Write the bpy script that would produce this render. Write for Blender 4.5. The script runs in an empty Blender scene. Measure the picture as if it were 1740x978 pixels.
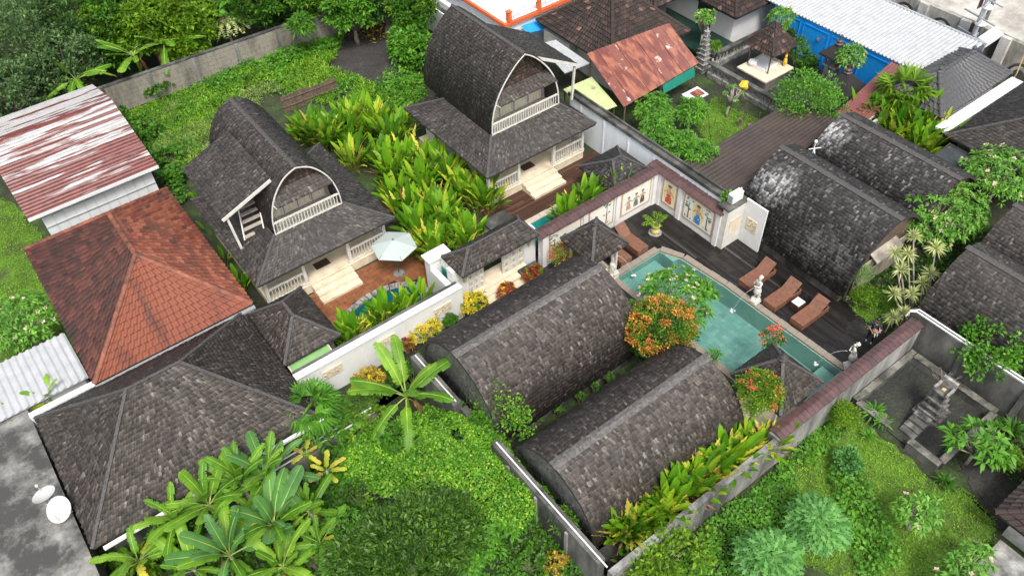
import bpy, bmesh, math, random
import numpy as np
from mathutils import Vector, Matrix

SC = bpy.context.scene
COL = SC.collection
R = math.radians
random.seed(7)
RNG = np.random.default_rng(11)

# ------------------------------------------------------------------ camera
# The site grid is the world frame: x runs along the bungalow ridges, y across them.
FPX, PITCH, ROLL, AZ, CAMH = 1405.0, R(46.82), R(-2.355), R(54.28), 30.0
_dA = Vector((math.sin(AZ), math.cos(AZ), 0)); _dB = Vector((-math.cos(AZ), math.sin(AZ), 0))
def _w(v): return Vector((v.dot(_dA), v.dot(_dB), v.z))
_F = Vector((0, math.cos(PITCH), -math.sin(PITCH))); _Rr = Vector((1, 0, 0)); _U = _Rr.cross(_F)
CR = _w(math.cos(ROLL) * _Rr + math.sin(ROLL) * _U)
CU = _w(-math.sin(ROLL) * _Rr + math.cos(ROLL) * _U)
CF = _w(_F)
CAMP = Vector((0, 0, CAMH))
cam = bpy.data.cameras.new('camera'); camo = bpy.data.objects.new('camera', cam); COL.objects.link(camo)
M = Matrix.Identity(4)
for i, c in enumerate((CR, CU, -CF)):
    for j in range(3): M[j][i] = c[j]
M.translation = CAMP
camo.matrix_world = M
cam.sensor_fit = 'HORIZONTAL'; cam.sensor_width = 36; cam.lens = 36 * FPX / 1740
cam.clip_start = 0.5; cam.clip_end = 2000
SC.camera = camo

def ray(px, py): return (px - 870) / FPX * CR - (py - 489) / FPX * CU + CF
def at(px, py, z=0.0):                       # survey of the photograph: a pixel seen at height z
    d = ray(px, py); t = (CAMH - z) / -d.z
    p = CAMP + t * d
    return (p.x, p.y, z)
def on_y(px, py, y0):
    d = ray(px, py); t = y0 / d.y; p = CAMP + t * d
    return (p.x, p.z)
def on_x(px, py, x0):
    d = ray(px, py); t = x0 / d.x; p = CAMP + t * d
    return (p.y, p.z)

# ------------------------------------------------------------------ light: bright overcast
SUN_EL, SUN_AZ = 58.0, -112.0                 # azimuth counted from +x towards +y
w = bpy.data.worlds.new('World'); SC.world = w; w.use_nodes = True
nt = w.node_tree; bg = nt.nodes['Background']
sky = nt.nodes.new('ShaderNodeTexSky'); sky.sky_type = 'NISHITA'; sky.sun_disc = False
sky.sun_elevation = R(SUN_EL); sky.sun_rotation = R(90 - SUN_AZ); sky.dust_density = 4.0; sky.air_density = 1.0
hs = nt.nodes.new('ShaderNodeHueSaturation'); hs.inputs['Saturation'].default_value = 0.35
nt.links.new(sky.outputs[0], hs.inputs['Color']); nt.links.new(hs.outputs[0], bg.inputs[0])
bg.inputs[1].default_value = 0.13
sl = bpy.data.lights.new('sun', 'SUN'); sl.energy = 1.5; sl.angle = R(14); sl.color = (1, 0.96, 0.9)
so = bpy.data.objects.new('sun', sl); COL.objects.link(so)
sd = Vector((math.cos(R(SUN_EL)) * math.cos(R(SUN_AZ)), math.cos(R(SUN_EL)) * math.sin(R(SUN_AZ)), math.sin(R(SUN_EL))))
so.rotation_euler = sd.to_track_quat('Z', 'Y').to_euler(); so.location = (60, -60, 90)
SC.view_settings.view_transform = 'Standard'; SC.view_settings.look = 'None'
SC.view_settings.exposure = 1.08; SC.view_settings.gamma = 1.0
try: SC.view_settings.use_curve_mapping = False
except Exception: pass
SC.cycles.max_bounces = 6; SC.cycles.diffuse_bounces = 3; SC.cycles.transmission_bounces = 4
SC.cycles.use_denoising = True

# ------------------------------------------------------------------ materials
def _mat(name):
    m = bpy.data.materials.new(name); m.use_nodes = True
    t = m.node_tree; b = t.nodes['Principled BSDF']
    return m, t, b
def _n(t, kind, **kw):
    n = t.nodes.new(kind)
    for k, v in kw.items():
        if hasattr(n, k): setattr(n, k, v)
        else: n.inputs[k].default_value = v
    return n
def c4(c): return (c[0], c[1], c[2], 1)
def ramp(t, stops, fac):
    r = t.nodes.new('ShaderNodeValToRGB'); cr = r.color_ramp
    while len(cr.elements) < len(stops): cr.elements.new(0.5)
    for e, (p, c) in zip(cr.elements, stops): e.position = p; e.color = c4(c)
    t.links.new(fac, r.inputs[0]); return r.outputs[0]
def mix(t, a, b, fac, mode='MIX'):
    n = t.nodes.new('ShaderNodeMix'); n.data_type = 'RGBA'; n.blend_type = mode
    for s, v in ((6, a), (7, b)):
        if isinstance(v, tuple): n.inputs[s].default_value = c4(v)
        else: t.links.new(v, n.inputs[s])
    if isinstance(fac, float): n.inputs[0].default_value = fac
    else: t.links.new(fac, n.inputs[0])
    return n.outputs[2]
def pos(t): return t.nodes.new('ShaderNodeNewGeometry').outputs['Position']
def noise(t, scale, detail=4, vec=None, sx=None, rough=0.6):
    n = _n(t, 'ShaderNodeTexNoise'); n.inputs['Scale'].default_value = scale; n.inputs['Detail'].default_value = detail
    n.inputs['Roughness'].default_value = rough
    v = vec or pos(t)
    if sx:
        mp = _n(t, 'ShaderNodeMapping'); mp.inputs['Scale'].default_value = sx
        t.links.new(v, mp.inputs[0]); v = mp.outputs[0]
    t.links.new(v, n.inputs['Vector']); return n.outputs[0]
def bump(t, b, h, strength=0.4, dist=0.03):
    n = _n(t, 'ShaderNodeBump'); n.inputs['Strength'].default_value = strength; n.inputs['Distance'].default_value = dist
    t.links.new(h, n.inputs['Height']); t.links.new(n.outputs[0], b.inputs['Normal'])
def plain(name, col, rough=0.7, var=0.25, scale=3.0, dirt=None, dirtamt=0.5, metal=0.0, sx=None, bmp=0.15):
    m, t, b = _mat(name)
    n1 = noise(t, scale, 5, sx=sx)
    dark = tuple(x * (1 - var) for x in col); lite = tuple(min(1, x * (1 + var)) for x in col)
    c = ramp(t, [(0.3, dark), (0.7, lite)], n1)
    if dirt:
        n2 = noise(t, scale * 0.45, 7, sx=sx, rough=0.7)
        k = ramp(t, [(1 - dirtamt - 0.13, (0, 0, 0)), (1 - dirtamt + 0.13, (1, 1, 1))], n2)
        c = mix(t, c, dirt, k)
    t.links.new(c, b.inputs['Base Color'])
    b.inputs['Roughness'].default_value = rough; b.inputs['Metallic'].default_value = metal
    if bmp: bump(t, b, noise(t, scale * 6, 4, sx=sx), bmp)
    return m
def islands(name, stops, rough=0.8, patch=None, patchsc=0.4, patchlo=0.45, patchhi=0.7, spec=0.4, grain=0.25, gs=25, psx=None, glare_spots=None):
    """every loose piece (shingle, tile) gets its own tone from the ramp"""
    m, t, b = _mat(name)
    g = t.nodes.new('ShaderNodeNewGeometry')
    c = ramp(t, stops, g.outputs['Random Per Island'])
    n = noise(t, gs, 3)
    c = mix(t, c, ramp(t, [(0.3, (0.45, 0.45, 0.45)), (0.7, (1.25, 1.25, 1.25))], n), grain * 2, 'MULTIPLY')
    if patch:
        k = ramp(t, [(patchlo, (0, 0, 0)), (patchhi, (1, 1, 1))], noise(t, patchsc, 6, sx=psx))
        c = mix(t, c, mix(t, c, patch, 0.65), k)
    for (sp, sr, scol) in glare_spots or ():           # patches of sky glare painted into the roof colour
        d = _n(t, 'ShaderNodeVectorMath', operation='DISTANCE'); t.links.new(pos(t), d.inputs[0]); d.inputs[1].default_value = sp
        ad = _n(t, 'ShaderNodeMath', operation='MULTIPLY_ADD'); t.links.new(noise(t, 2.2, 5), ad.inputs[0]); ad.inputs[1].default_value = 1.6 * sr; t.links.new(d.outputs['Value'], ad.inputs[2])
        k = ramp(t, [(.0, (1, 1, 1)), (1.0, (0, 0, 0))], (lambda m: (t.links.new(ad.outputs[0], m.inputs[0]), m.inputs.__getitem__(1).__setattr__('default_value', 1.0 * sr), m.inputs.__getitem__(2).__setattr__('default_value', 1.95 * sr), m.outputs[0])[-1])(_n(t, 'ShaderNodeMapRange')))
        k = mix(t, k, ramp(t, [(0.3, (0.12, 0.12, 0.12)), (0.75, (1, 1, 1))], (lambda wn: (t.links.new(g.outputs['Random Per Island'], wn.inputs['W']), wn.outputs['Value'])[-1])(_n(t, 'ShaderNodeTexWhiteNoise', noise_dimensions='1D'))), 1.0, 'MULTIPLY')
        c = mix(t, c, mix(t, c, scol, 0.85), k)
    t.links.new(c, b.inputs['Base Color']); b.inputs['Roughness'].default_value = rough
    b.inputs['Specular IOR Level'].default_value = spec
    return m
def foliage(name, stops, rough=0.5, trans=0.28, spec=0.25, obj=False):
    m, t, b = _mat(name)
    if obj: f = t.nodes.new('ShaderNodeObjectInfo').outputs['Random']
    else: f = t.nodes.new('ShaderNodeNewGeometry').outputs['Random Per Island']
    c = ramp(t, stops, f)
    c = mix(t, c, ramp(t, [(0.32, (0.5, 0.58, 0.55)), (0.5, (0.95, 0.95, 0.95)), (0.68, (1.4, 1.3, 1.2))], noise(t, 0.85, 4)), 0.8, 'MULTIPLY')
    t.links.new(c, b.inputs['Base Color']); b.inputs['Roughness'].default_value = rough
    b.inputs['Specular IOR Level'].default_value = spec
    tr = t.nodes.new('ShaderNodeBsdfTranslucent'); t.links.new(mix(t, c, (1.0, 1.0, 0.35), 0.12), tr.inputs[0])
    ms = t.nodes.new('ShaderNodeMixShader'); ms.inputs[0].default_value = trans
    t.links.new(b.outputs[0], ms.inputs[1]); t.links.new(tr.outputs[0], ms.inputs[2])
    t.links.new(ms.outputs[0], t.nodes['Material Output'].inputs[0])
    return m

MT = {}
_sh = [(0.0, (0.027, 0.0235, 0.021)), (0.3, (0.045, 0.039, 0.0345)), (0.75, (0.068, 0.059, 0.052)), (0.97, (0.1, 0.088, 0.078)), (1.0, (0.18, 0.16, 0.143))]
MT['shingle'] = islands('weathered_shingle', _sh, 0.62, patch=(.022, .02, .02), patchsc=.7, patchlo=.45, patchhi=.75, gs=14, grain=.4)
MT['shingle_brown'] = islands('brown_shingle', [(0, (0.032, 0.026, 0.0225)), (0.3, (0.054, 0.044, 0.038)), (0.75, (0.084, 0.07, 0.06)), (0.96, (0.125, 0.105, 0.092)), (1, (0.22, 0.19, 0.168))], 0.65, patch=(.026, .022, .02), patchsc=.8, patchlo=.46, patchhi=.75, gs=14, grain=.4)
MT['shingle_pale'] = islands('glare_painted_shingle', [(0.0, (0.017, 0.0155, 0.0145)), (0.4, (0.033, 0.03, 0.028)), (0.8, (0.058, 0.053, 0.049)), (0.95, (0.1, 0.093, 0.087)), (1.0, (0.22, 0.21, 0.2))], 0.55, patch=(.02, .019, .019), patchsc=.7, patchlo=.45, patchhi=.75, gs=14, grain=.4, glare_spots=[((29.1, 17.75, 3.2), 1.1, (0.55, 0.55, 0.55)), ((34.2, 18.5, 3.6), 1.05, (0.5, 0.5, 0.5)), (at(1370, 420, 2.2), 1.2, (.2, .195, .19)), (at(1430, 440, 2.0), 1.0, (.17, .165, .16))])  # the pale spots are sky glare put into the shingle colour
MT['shingle_thatch'] = islands('brown_gable_shingle', [(0, (0.05, 0.033, 0.025)), (0.6, (0.085, 0.056, 0.043)), (1, (0.16, 0.11, 0.085))], 0.75)
MT['shingle_grey'] = islands('sky_lightened_gable_shingle', [(0, (0.2, 0.196, 0.186)), (0.6, (0.3, 0.29, 0.275)), (1, (0.4, 0.39, 0.37))], 0.75, patch=(.12, .12, .11), patchsc=.8, patchlo=.52)  # lighter than the roof shingles: reflected sky light painted into the gables
MT['shingle_dark'] = islands('dark_shingle', [(0, (0.02, 0.019, 0.02)), (0.6, (0.045, 0.042, 0.042)), (0.95, (0.08, 0.075, 0.072)), (1, (0.2, 0.19, 0.18))], 0.6)
MT['deck_under'] = plain('roof_underlay', (0.03, 0.027, 0.025), 0.9)
MT['ridge'] = plain('ridge_board', (0.075, 0.07, 0.066), 0.7, 0.6, 14, dirt=(.16, .15, .14), dirtamt=.4)
MT['ridge_dark'] = plain('hip_cap_shingle', (0.06, 0.055, 0.051), 0.75, 0.5, 14)
MT['white'] = plain('white_paint', (0.66, 0.66, 0.64), 0.6, 0.06, 1.2, dirt=(0.5, 0.5, 0.47), dirtamt=0.3)
MT['white_stained'] = plain('stained_white_wall', (0.7, 0.74, 0.77), 0.75, 0.08, 0.9, dirt=(0.3, 0.31, 0.31), dirtamt=0.27, sx=(1, 1, 0.45))
MT['trim'] = plain('white_trim', (0.56, 0.54, 0.49), 0.6, 0.12, 3, dirt=(.36, .33, .29), dirtamt=.3)
MT['cream'] = plain('cream_stone', (0.62, 0.53, 0.39), 0.65, 0.16, 2.5, dirt=(0.42, 0.34, 0.23), dirtamt=0.35)
MT['concrete'] = plain('stained_concrete', (0.33, 0.325, 0.305), 0.85, 0.3, 1.1, dirt=(0.05, 0.05, 0.045), dirtamt=0.52, sx=(1.3, 1.3, 0.3), bmp=0.3)
MT['concrete_dark'] = plain('mossy_concrete', (0.16, 0.155, 0.145), 0.9, 0.35, 1.1, dirt=(0.028, 0.03, 0.025), dirtamt=0.55, sx=(1, 1, 0.4), bmp=0.3)
MT['slab_roof'] = plain('weathered_cement_roof', (0.27, 0.265, 0.245), 0.9, 0.45, 1.5, dirt=(0.045, 0.045, 0.042), dirtamt=0.55, bmp=0.4)
MT['pale_concrete'] = plain('pale_concrete', (0.55, 0.53, 0.49), 0.85, 0.2, 1.4, dirt=(0.2, 0.19, 0.17), dirtamt=0.42)
MT['block'] = islands('concrete_block', [(0, (0.15, 0.13, 0.1)), (0.6, (0.26, 0.235, 0.195)), (1, (0.38, 0.35, 0.3))], 0.9, patch=(0.03, 0.03, 0.02), patchsc=0.9, patchlo=0.46, patchhi=0.66, psx=(1, 1, .3))
MT['deck'] = islands('wet_dark_decking', [(0, (0.01, 0.009, 0.0088)), (0.6, (0.015, 0.013, 0.0122)), (0.96, (0.024, 0.021, 0.0195)), (1, (0.07, 0.064, 0.06))], 0.33, patch=(0.06, 0.055, 0.052), patchsc=0.6, patchlo=0.56, patchhi=0.75)
MT['deck_brown'] = islands('brown_decking', [(0, (0.045, 0.022, 0.014)), (0.7, (0.075, 0.038, 0.024)), (1, (0.11, 0.06, 0.04))], 0.45)
MT['floor_tile'] = plain('terracotta_deck_tile', (0.2, 0.078, 0.034), 0.45, 0.35, 2.2)
MT['lounger'] = plain('brown_teak', (0.17, 0.075, 0.045), 0.5, 0.3, 6, sx=(1, 1, 1))
MT['lounger_dark'] = plain('dark_teak', (0.05, 0.025, 0.017), 0.6, 0.3, 6)
MT['maroon'] = plain('maroon_cap_tile', (0.085, 0.045, 0.043), 0.5, 0.3, 2.2, dirt=(0.05, 0.03, 0.03), dirtamt=0.42)
MT['terracotta'] = islands('terracotta_tile', [(0, (0.11, 0.03, 0.018)), (0.5, (0.185, 0.052, 0.027)), (0.85, (0.26, 0.085, 0.045)), (1, (0.04, 0.02, 0.016))], 0.7, patch=(0.055, 0.025, 0.02), patchsc=0.8, patchlo=0.5, patchhi=0.68, psx=(1.5, .45, .45))
MT['ridge_orange'] = plain('orange_ridge_tile', (0.25, 0.08, 0.042), 0.7, 0.35, 3, dirt=(.035, .018, .015), dirtamt=.46)
MT['terracotta_mossy'] = islands('mossy_terracotta_tile', [(0, (0.035, 0.013, 0.01)), (0.6, (0.066, 0.021, 0.015)), (1, (0.11, 0.034, 0.023))], 0.75, patch=(0.02, 0.014, 0.013), patchsc=0.5, patchlo=0.44, patchhi=0.64)
MT['tile_dark'] = islands('old_dark_roof_tile', [(0, (0.017, 0.012, 0.01)), (0.75, (0.036, 0.023, 0.018)), (0.95, (0.065, 0.037, 0.028)), (1, (0.26, 0.13, 0.1))], 0.75)
MT['tile_black'] = islands('black_roof_tile', [(0, (0.05, 0.05, 0.052)), (1, (0.085, 0.085, 0.088))], 0.5)
MT['gap'] = plain('near_black_underlay', (0.012, 0.011, 0.01), 0.9)  # even near-black tone for the bases under tiles and edge stones
MT['metal_white'] = plain('white_sheet_metal', (0.64, 0.65, 0.66), 0.4, 0.06, 1.3, dirt=(0.5, 0.5, 0.5), dirtamt=0.3)
MT['galv'] = plain('galvanised_steel', (0.45, 0.47, 0.49), 0.4, 0.15, 3, metal=0.5)
MT['black'] = plain('black_paint', (0.015, 0.015, 0.016), 0.5)
MT['glass'] = plain('dark_window_glass', (0.03, 0.035, 0.035), 0.1)
MT['curtain'] = plain('cream_curtain', (0.6, 0.57, 0.42), 0.8, 0.2, 12, sx=(1, 1, 0.1))
MT['bark'] = plain('bark', (0.16, 0.13, 0.1), 0.9, 0.4, 6)
MT['bark_pale'] = plain('pale_bark', (0.3, 0.27, 0.23), 0.85, 0.3, 6)
MT['stone_white'] = plain('white_carved_stone', (0.55, 0.53, 0.48), 0.7, 0.15, 8, dirt=(0.25, 0.23, 0.2), dirtamt=0.35)
MT['stone_grey'] = plain('grey_carved_stone', (0.3, 0.29, 0.27), 0.85, 0.3, 6, dirt=(0.06, 0.06, 0.055), dirtamt=0.48)
MT['paver'] = islands('paving_slab', [(0, (0.36, 0.31, 0.24)), (1, (0.55, 0.49, 0.4))], 0.8)
MT['coping'] = islands('sandstone_coping', [(0, (0.17, 0.145, 0.115)), (1, (0.29, 0.25, 0.2))], 0.75)
MT['blue'] = plain('bright_blue_paint', (0.006, 0.26, 0.72), 0.55, 0.12, 1.2)
MT['orange'] = plain('orange_paint', (0.62, 0.12, 0.035), 0.6, 0.15, 3)
MT['ornament'] = plain('ochre_relief', (0.5, 0.45, 0.33), 0.8, 0.35, 14, dirt=(0.2, 0.17, 0.1), dirtamt=0.45)
MT['mural'] = plain('cream_mural_ground', (0.7, 0.68, 0.6), 0.7, 0.08, 5)
MT['mural_edge'] = plain('brown_mural_border', (0.45, 0.29, 0.17), 0.7, 0.3, 14)
MT['paint_red'] = plain('red_mural_paint', (0.5, 0.07, 0.05), 0.7, 0.4, 20)
MT['paint_blue'] = plain('blue_mural_paint', (0.04, 0.2, 0.5), 0.7, 0.4, 20)
MT['paint_green'] = plain('grey_green_mural_paint', (0.1, 0.17, 0.15), 0.7, 0.4, 20)
MT['paint_tan'] = plain('tan_mural_paint', (0.42, 0.3, 0.2), 0.7, 0.4, 20)
MT['paint_yellow'] = plain('pale_yellow_mural_paint', (0.68, 0.55, 0.26), 0.7, 0.2, 12)
MT['paint_dark'] = plain('dark_brown_mural_paint', (0.1, 0.055, 0.045), 0.7, 0.4, 20)
MT['skin'] = plain('skin', (0.42, 0.24, 0.16), 0.5, 0.05)
MT['navy'] = plain('navy_cloth', (0.015, 0.025, 0.055), 0.8)
MT['hair'] = plain('black_hair', (0.012, 0.01, 0.01), 0.5)
MT['cloth_white'] = plain('white_cloth', (0.7, 0.7, 0.7), 0.8, 0.05)
MT['shoe'] = plain('grey_trainer', (0.3, 0.33, 0.38), 0.7)
MT['umbrella'] = plain('pale_sage_canvas', (0.33, 0.38, 0.355), 0.8, 0.06, 2)
MT['teal_cloth'] = plain('teal_tarpaulin', (0.01, 0.2, 0.14), 0.6, 0.25, 4)
MT['yellow_pot'] = plain('pale_yellow_glaze', (0.62, 0.55, 0.18), 0.35, 0.12, 6)
MT['wood'] = plain('weathered_board', (0.12, 0.085, 0.06), 0.8, 0.35, 5, sx=(1, 1, 1))
MT['wood_pale'] = plain('pale_weathered_wood', (0.36, 0.32, 0.27), 0.75, 0.25, 5)
MT['bamboo'] = plain('dry_bamboo', (0.5, 0.36, 0.16), 0.7, 0.25, 8)
MT['straw'] = plain('dry_leaf', (0.28, 0.14, 0.06), 0.8, 0.4, 8)
MT['cloth_yellow'] = plain('yellow_cloth', (0.7, 0.42, 0.03), 0.8, 0.2, 4)
MT['thatch_black'] = plain('black_palm_thatch', (0.018, 0.017, 0.017), 0.95, 0.4, 14, bmp=0.6)

# ground
def mat_ground(name, a, b_, c, sc=0.5, rough=0.95):
    m, t, b = _mat(name)
    col = ramp(t, [(0.32, a), (0.5, b_), (0.68, c)], noise(t, sc, 8, rough=0.68))
    col = mix(t, col, ramp(t, [(0.35, (0.55, 0.55, 0.55)), (0.65, (1.3, 1.3, 1.3))], noise(t, 9, 4)), 0.8, 'MULTIPLY')
    t.links.new(col, b.inputs['Base Color']); b.inputs['Roughness'].default_value = rough
    bump(t, b, noise(t, 7, 6), 0.7, 0.08)
    return m
MT['ground'] = mat_ground('mossy_ground', (0.022, 0.019, 0.015), (0.028, 0.038, 0.014), (0.045, 0.095, 0.014))
MT['soil'] = mat_ground('black_soil', (0.022, 0.02, 0.019), (0.034, 0.031, 0.029), (0.05, 0.047, 0.042), 0.8)
MT['lawn'] = mat_ground('lawn', (0.045, 0.06, 0.014), (0.07, 0.14, 0.01), (0.11, 0.22, 0.014), 0.7)
MT['court'] = mat_ground('dark_court_paving', (0.014, 0.0145, 0.013), (0.023, 0.024, 0.02), (0.036, 0.046, 0.022), 0.7, 0.7)
MT['street'] = plain('pale_street_paving', (0.42, 0.4, 0.36), 0.9, 0.2, 0.8, dirt=(0.2, 0.19, 0.16), dirtamt=0.45)

def mat_water(name, deep, rough=0.03, sc=5.0, st=0.06):
    m, t, b = _mat(name)
    c = ramp(t, [(0.35, tuple(x * 0.8 for x in deep)), (0.65, tuple(min(1, x * 1.2) for x in deep))], noise(t, 0.9, 6))
    t.links.new(c, b.inputs['Base Color']); b.inputs['Roughness'].default_value = rough; b.inputs['IOR'].default_value = 1.33
    b.inputs['Specular IOR Level'].default_value = 0.5
    bump(t, b, noise(t, sc, 3), st, 0.1)
    return m
def mat_clearwater(name, tint):
    m, t, b = _mat(name)
    b.inputs['Base Color'].default_value = c4(tint); b.inputs['Roughness'].default_value = 0.0
    b.inputs['IOR'].default_value = 1.33; b.inputs['Transmission Weight'].default_value = 1.0
    bump(t, b, noise(t, 3.2, 4), 0.3, 0.08)
    # let daylight reach the pool floor through the surface
    tb = t.nodes.new('ShaderNodeBsdfTransparent'); tb.inputs[0].default_value = c4(tint)
    gl = t.nodes.new('ShaderNodeBsdfGlossy'); gl.inputs['Roughness'].default_value = 0.02
    fr = t.nodes.new('ShaderNodeFresnel'); fr.inputs[0].default_value = 1.33
    bn = [n for n in t.nodes if n.type == 'BUMP'][0]
    t.links.new(bn.outputs[0], fr.inputs['Normal']); t.links.new(bn.outputs[0], gl.inputs['Normal'])
    ms = t.nodes.new('ShaderNodeMixShader'); t.links.new(fr.outputs[0], ms.inputs[0])
    t.links.new(tb.outputs[0], ms.inputs[1]); t.links.new(gl.outputs[0], ms.inputs[2])
    t.links.new(ms.outputs[0], t.nodes['Material Output'].inputs[0])
    return m
MT['water'] = mat_clearwater('pool_water', (0.66, 0.88, 0.86))
MT['water_dark'] = mat_clearwater('deep_teal_water', (0.4, 0.78, 0.74))
MT['jet'] = plain('foaming_water', (0.55, 0.62, 0.63), 0.1, 0.05)
MT['pool_tile'] = islands('green_pool_stone', [(0, (0.24, 0.31, 0.28)), (0.5, (0.28, 0.36, 0.32)), (1, (0.34, 0.42, 0.37))], 0.4, patch=(.12, .25, .23), patchsc=.6)
MT['pool_dark'] = plain('dark_teal_pool_lining', (0.01, 0.11, 0.105), 0.4, 0.25, 3)

def corr(name, col, rust=None, lo=0.45, hi=0.55, sc=0.5, sx=None, rough=0.45, rust2=None, grow=None):
    m, t, b = _mat(name)
    c = ramp(t, [(0.3, tuple(x * 0.85 for x in col)), (0.7, tuple(min(1, x * 1.08) for x in col))], noise(t, 2, 4))
    if rust:
        nz = noise(t, sc, 7, sx=sx, rough=0.6)
        if grow:                                   # more rust towards the low edge of the sheet, y = grow[0]
            sp = _n(t, 'ShaderNodeSeparateXYZ'); t.links.new(pos(t), sp.inputs[0])
            m1 = _n(t, 'ShaderNodeMapRange'); t.links.new(sp.outputs[1], m1.inputs[0])
            for q, v in zip((1, 2, 3, 4), grow): m1.inputs[q].default_value = v
            a = _n(t, 'ShaderNodeMath', operation='ADD'); t.links.new(nz, a.inputs[0]); t.links.new(m1.outputs[0], a.inputs[1]); nz = a.outputs[0]
        k = ramp(t, [(lo, (0, 0, 0)), (hi, (1, 1, 1))], nz)
        rc = ramp(t, [(0.35, rust), (0.7, rust2 or tuple(min(1, x * 1.5) for x in rust))], noise(t, 3, 5))
        c = mix(t, c, rc, k)
    t.links.new(c, b.inputs['Base Color']); b.inputs['Roughness'].default_value = rough
    return m
MT['shed_roof'] = corr('rust_streaked_white_sheet', (0.35, 0.35, 0.345), (0.085, 0.02, 0.018), 0.5, 0.53, 1.15, (0.16, 2.0, 2.0), rust2=(0.16, 0.04, 0.03), grow=(40.2, 46.4, .13, -.03))
MT['rust_roof'] = corr('rusted_red_sheet', (0.14, 0.034, 0.026), (0.24, 0.075, 0.04), 0.47, 0.6, 1.6, (1.6, .5, .5), rough=0.55, rust2=(0.33, 0.13, 0.07))
MT['rust_roof_pale'] = corr('scraped_red_sheet', (0.18, 0.055, 0.038), (0.5, 0.4, 0.34), 0.55, 0.66, 1.6, rough=0.6)
MT['green_roof'] = corr('faded_green_sheet', (0.45, 0.52, 0.25), (0.1, 0.11, 0.07), 0.62, 0.7, 1.0)
MT['brown_roof'] = corr('dark_brown_sheet', (0.05, 0.035, 0.027), (0.03, 0.021, 0.017), 0.45, 0.6, 0.8)
MT['maroon_roof'] = corr('maroon_sheet', (0.17, 0.055, 0.05), None)
MT['white_roof'] = corr('white_sheet', (0.37, 0.38, 0.39), (0.26, 0.27, 0.28), 0.6, 0.8, 0.9)

# foliage
G = lambda *s: [(i / (len(s) - 1), c) for i, c in enumerate(s)]
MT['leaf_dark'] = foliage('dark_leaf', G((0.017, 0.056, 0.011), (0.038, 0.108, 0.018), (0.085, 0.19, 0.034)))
MT['leaf_greygreen'] = foliage('grey_green_leaf', G((0.036, 0.082, 0.026), (0.07, 0.145, 0.048), (0.15, 0.24, 0.085)))
MT['leaf_mid'] = foliage('mid_green_leaf', G((0.024, 0.085, 0.006), (0.045, 0.145, 0.01), (0.085, 0.22, 0.018)))
MT['leaf_lime'] = foliage('lime_leaf', G((0.055, 0.135, 0.006), (0.1, 0.215, 0.009), (0.2, 0.34, 0.02)))
MT['leaf_bright'] = foliage('bright_leaf', G((0.045, 0.16, 0.012), (0.075, 0.23, 0.018), (0.14, 0.33, 0.035)))
MT['leaf_moundlight'] = foliage('pale_creeper_leaf', G((0.03, 0.13, 0.006), (0.065, 0.22, 0.01), (0.13, 0.32, 0.018), (0.3, 0.44, 0.06)))
MT['leaf_frangi'] = foliage('fresh_frangipani_leaf', G((0.06, 0.19, 0.018), (0.11, 0.28, 0.03), (0.2, 0.41, 0.07)))
MT['leaf_olive'] = foliage('olive_leaf', G((0.02, 0.065, 0.006), (0.042, 0.115, 0.009), (0.1, 0.21, 0.02)), spec=.3)
MT['leaf_silver'] = foliage('silvery_leaf', G((0.05, 0.17, 0.03), (0.085, 0.24, 0.05), (0.14, 0.33, 0.09)))
MT['leaf_orange'] = foliage('orange_young_leaf', G((0.09, 0.16, 0.01), (0.55, 0.17, 0.03), (0.68, 0.21, 0.05), (0.7, 0.36, 0.1)), trans=0.3)
MT['leaf_red'] = foliage('crimson_leaf', G((0.12, 0.01, 0.012), (0.25, 0.02, 0.02), (0.45, 0.12, 0.03)))
MT['leaf_yellow'] = foliage('yellow_croton_leaf', G((0.2, 0.2, 0.01), (0.6, 0.44, 0.012), (0.74, 0.58, 0.025), (0.66, 0.52, 0.06)))
MT['leaf_ochre'] = foliage('ochre_croton_leaf', G((0.1, 0.1, 0.012), (0.42, 0.26, 0.025), (0.55, 0.38, 0.05)))
MT['leaf_cream'] = foliage('cream_striped_leaf', G((0.3, 0.36, 0.1), (0.5, 0.54, 0.22), (0.62, 0.66, 0.36)))
MT['flower_pink'] = foliage('pink_flower', G((0.62, 0.42, 0.32), (0.75, 0.62, 0.52)))
MT['flower_coral'] = foliage('coral_flower', G((0.6, 0.08, 0.06), (0.68, 0.18, 0.1)))
MT['grass'] = foliage('grass_blade', G((0.07, 0.17, 0.008), (0.13, 0.29, 0.014), (0.25, 0.43, 0.04)))
MT['grass_pale'] = foliage('pale_grass_blade', G((0.1, 0.18, 0.035), (0.18, 0.28, 0.06), (0.29, 0.38, 0.12)))
MT['banana'] = foliage('banana_leaf', G((0.07, 0.2, 0.012), (0.125, 0.29, 0.018), (0.2, 0.38, 0.035)), 0.42, 0.35, obj=True)
MT['banana_blue'] = foliage('blue_green_banana_leaf', G((0.06, 0.18, 0.04), (0.11, 0.27, 0.07)), 0.42, 0.3, obj=True)
MT['midrib'] = foliage('pale_midrib', G((0.3, 0.42, 0.09), (0.36, 0.46, 0.12)), 0.5, 0.2)
MT['heli'] = foliage('paddle_leaf', G((0.045, 0.16, 0.006), (0.09, 0.25, 0.009), (0.18, 0.38, 0.014)), 0.4, 0.38, obj=True)
MT['heli_lime'] = foliage('lime_paddle_leaf', G((0.14, 0.3, 0.009), (0.24, 0.42, 0.015), (0.4, 0.52, 0.04)), 0.42, 0.4, obj=True)
MT['heli_yellow'] = foliage('yellowed_paddle_leaf', G((0.4, 0.44, 0.03), (0.58, 0.54, 0.06), (0.55, 0.4, 0.1)), 0.5, 0.35, obj=True)
MT['heli_brown'] = foliage('withered_leaf', G((0.16, 0.07, 0.03), (0.3, 0.16, 0.07)), 0.8, 0.15, obj=True)

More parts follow.
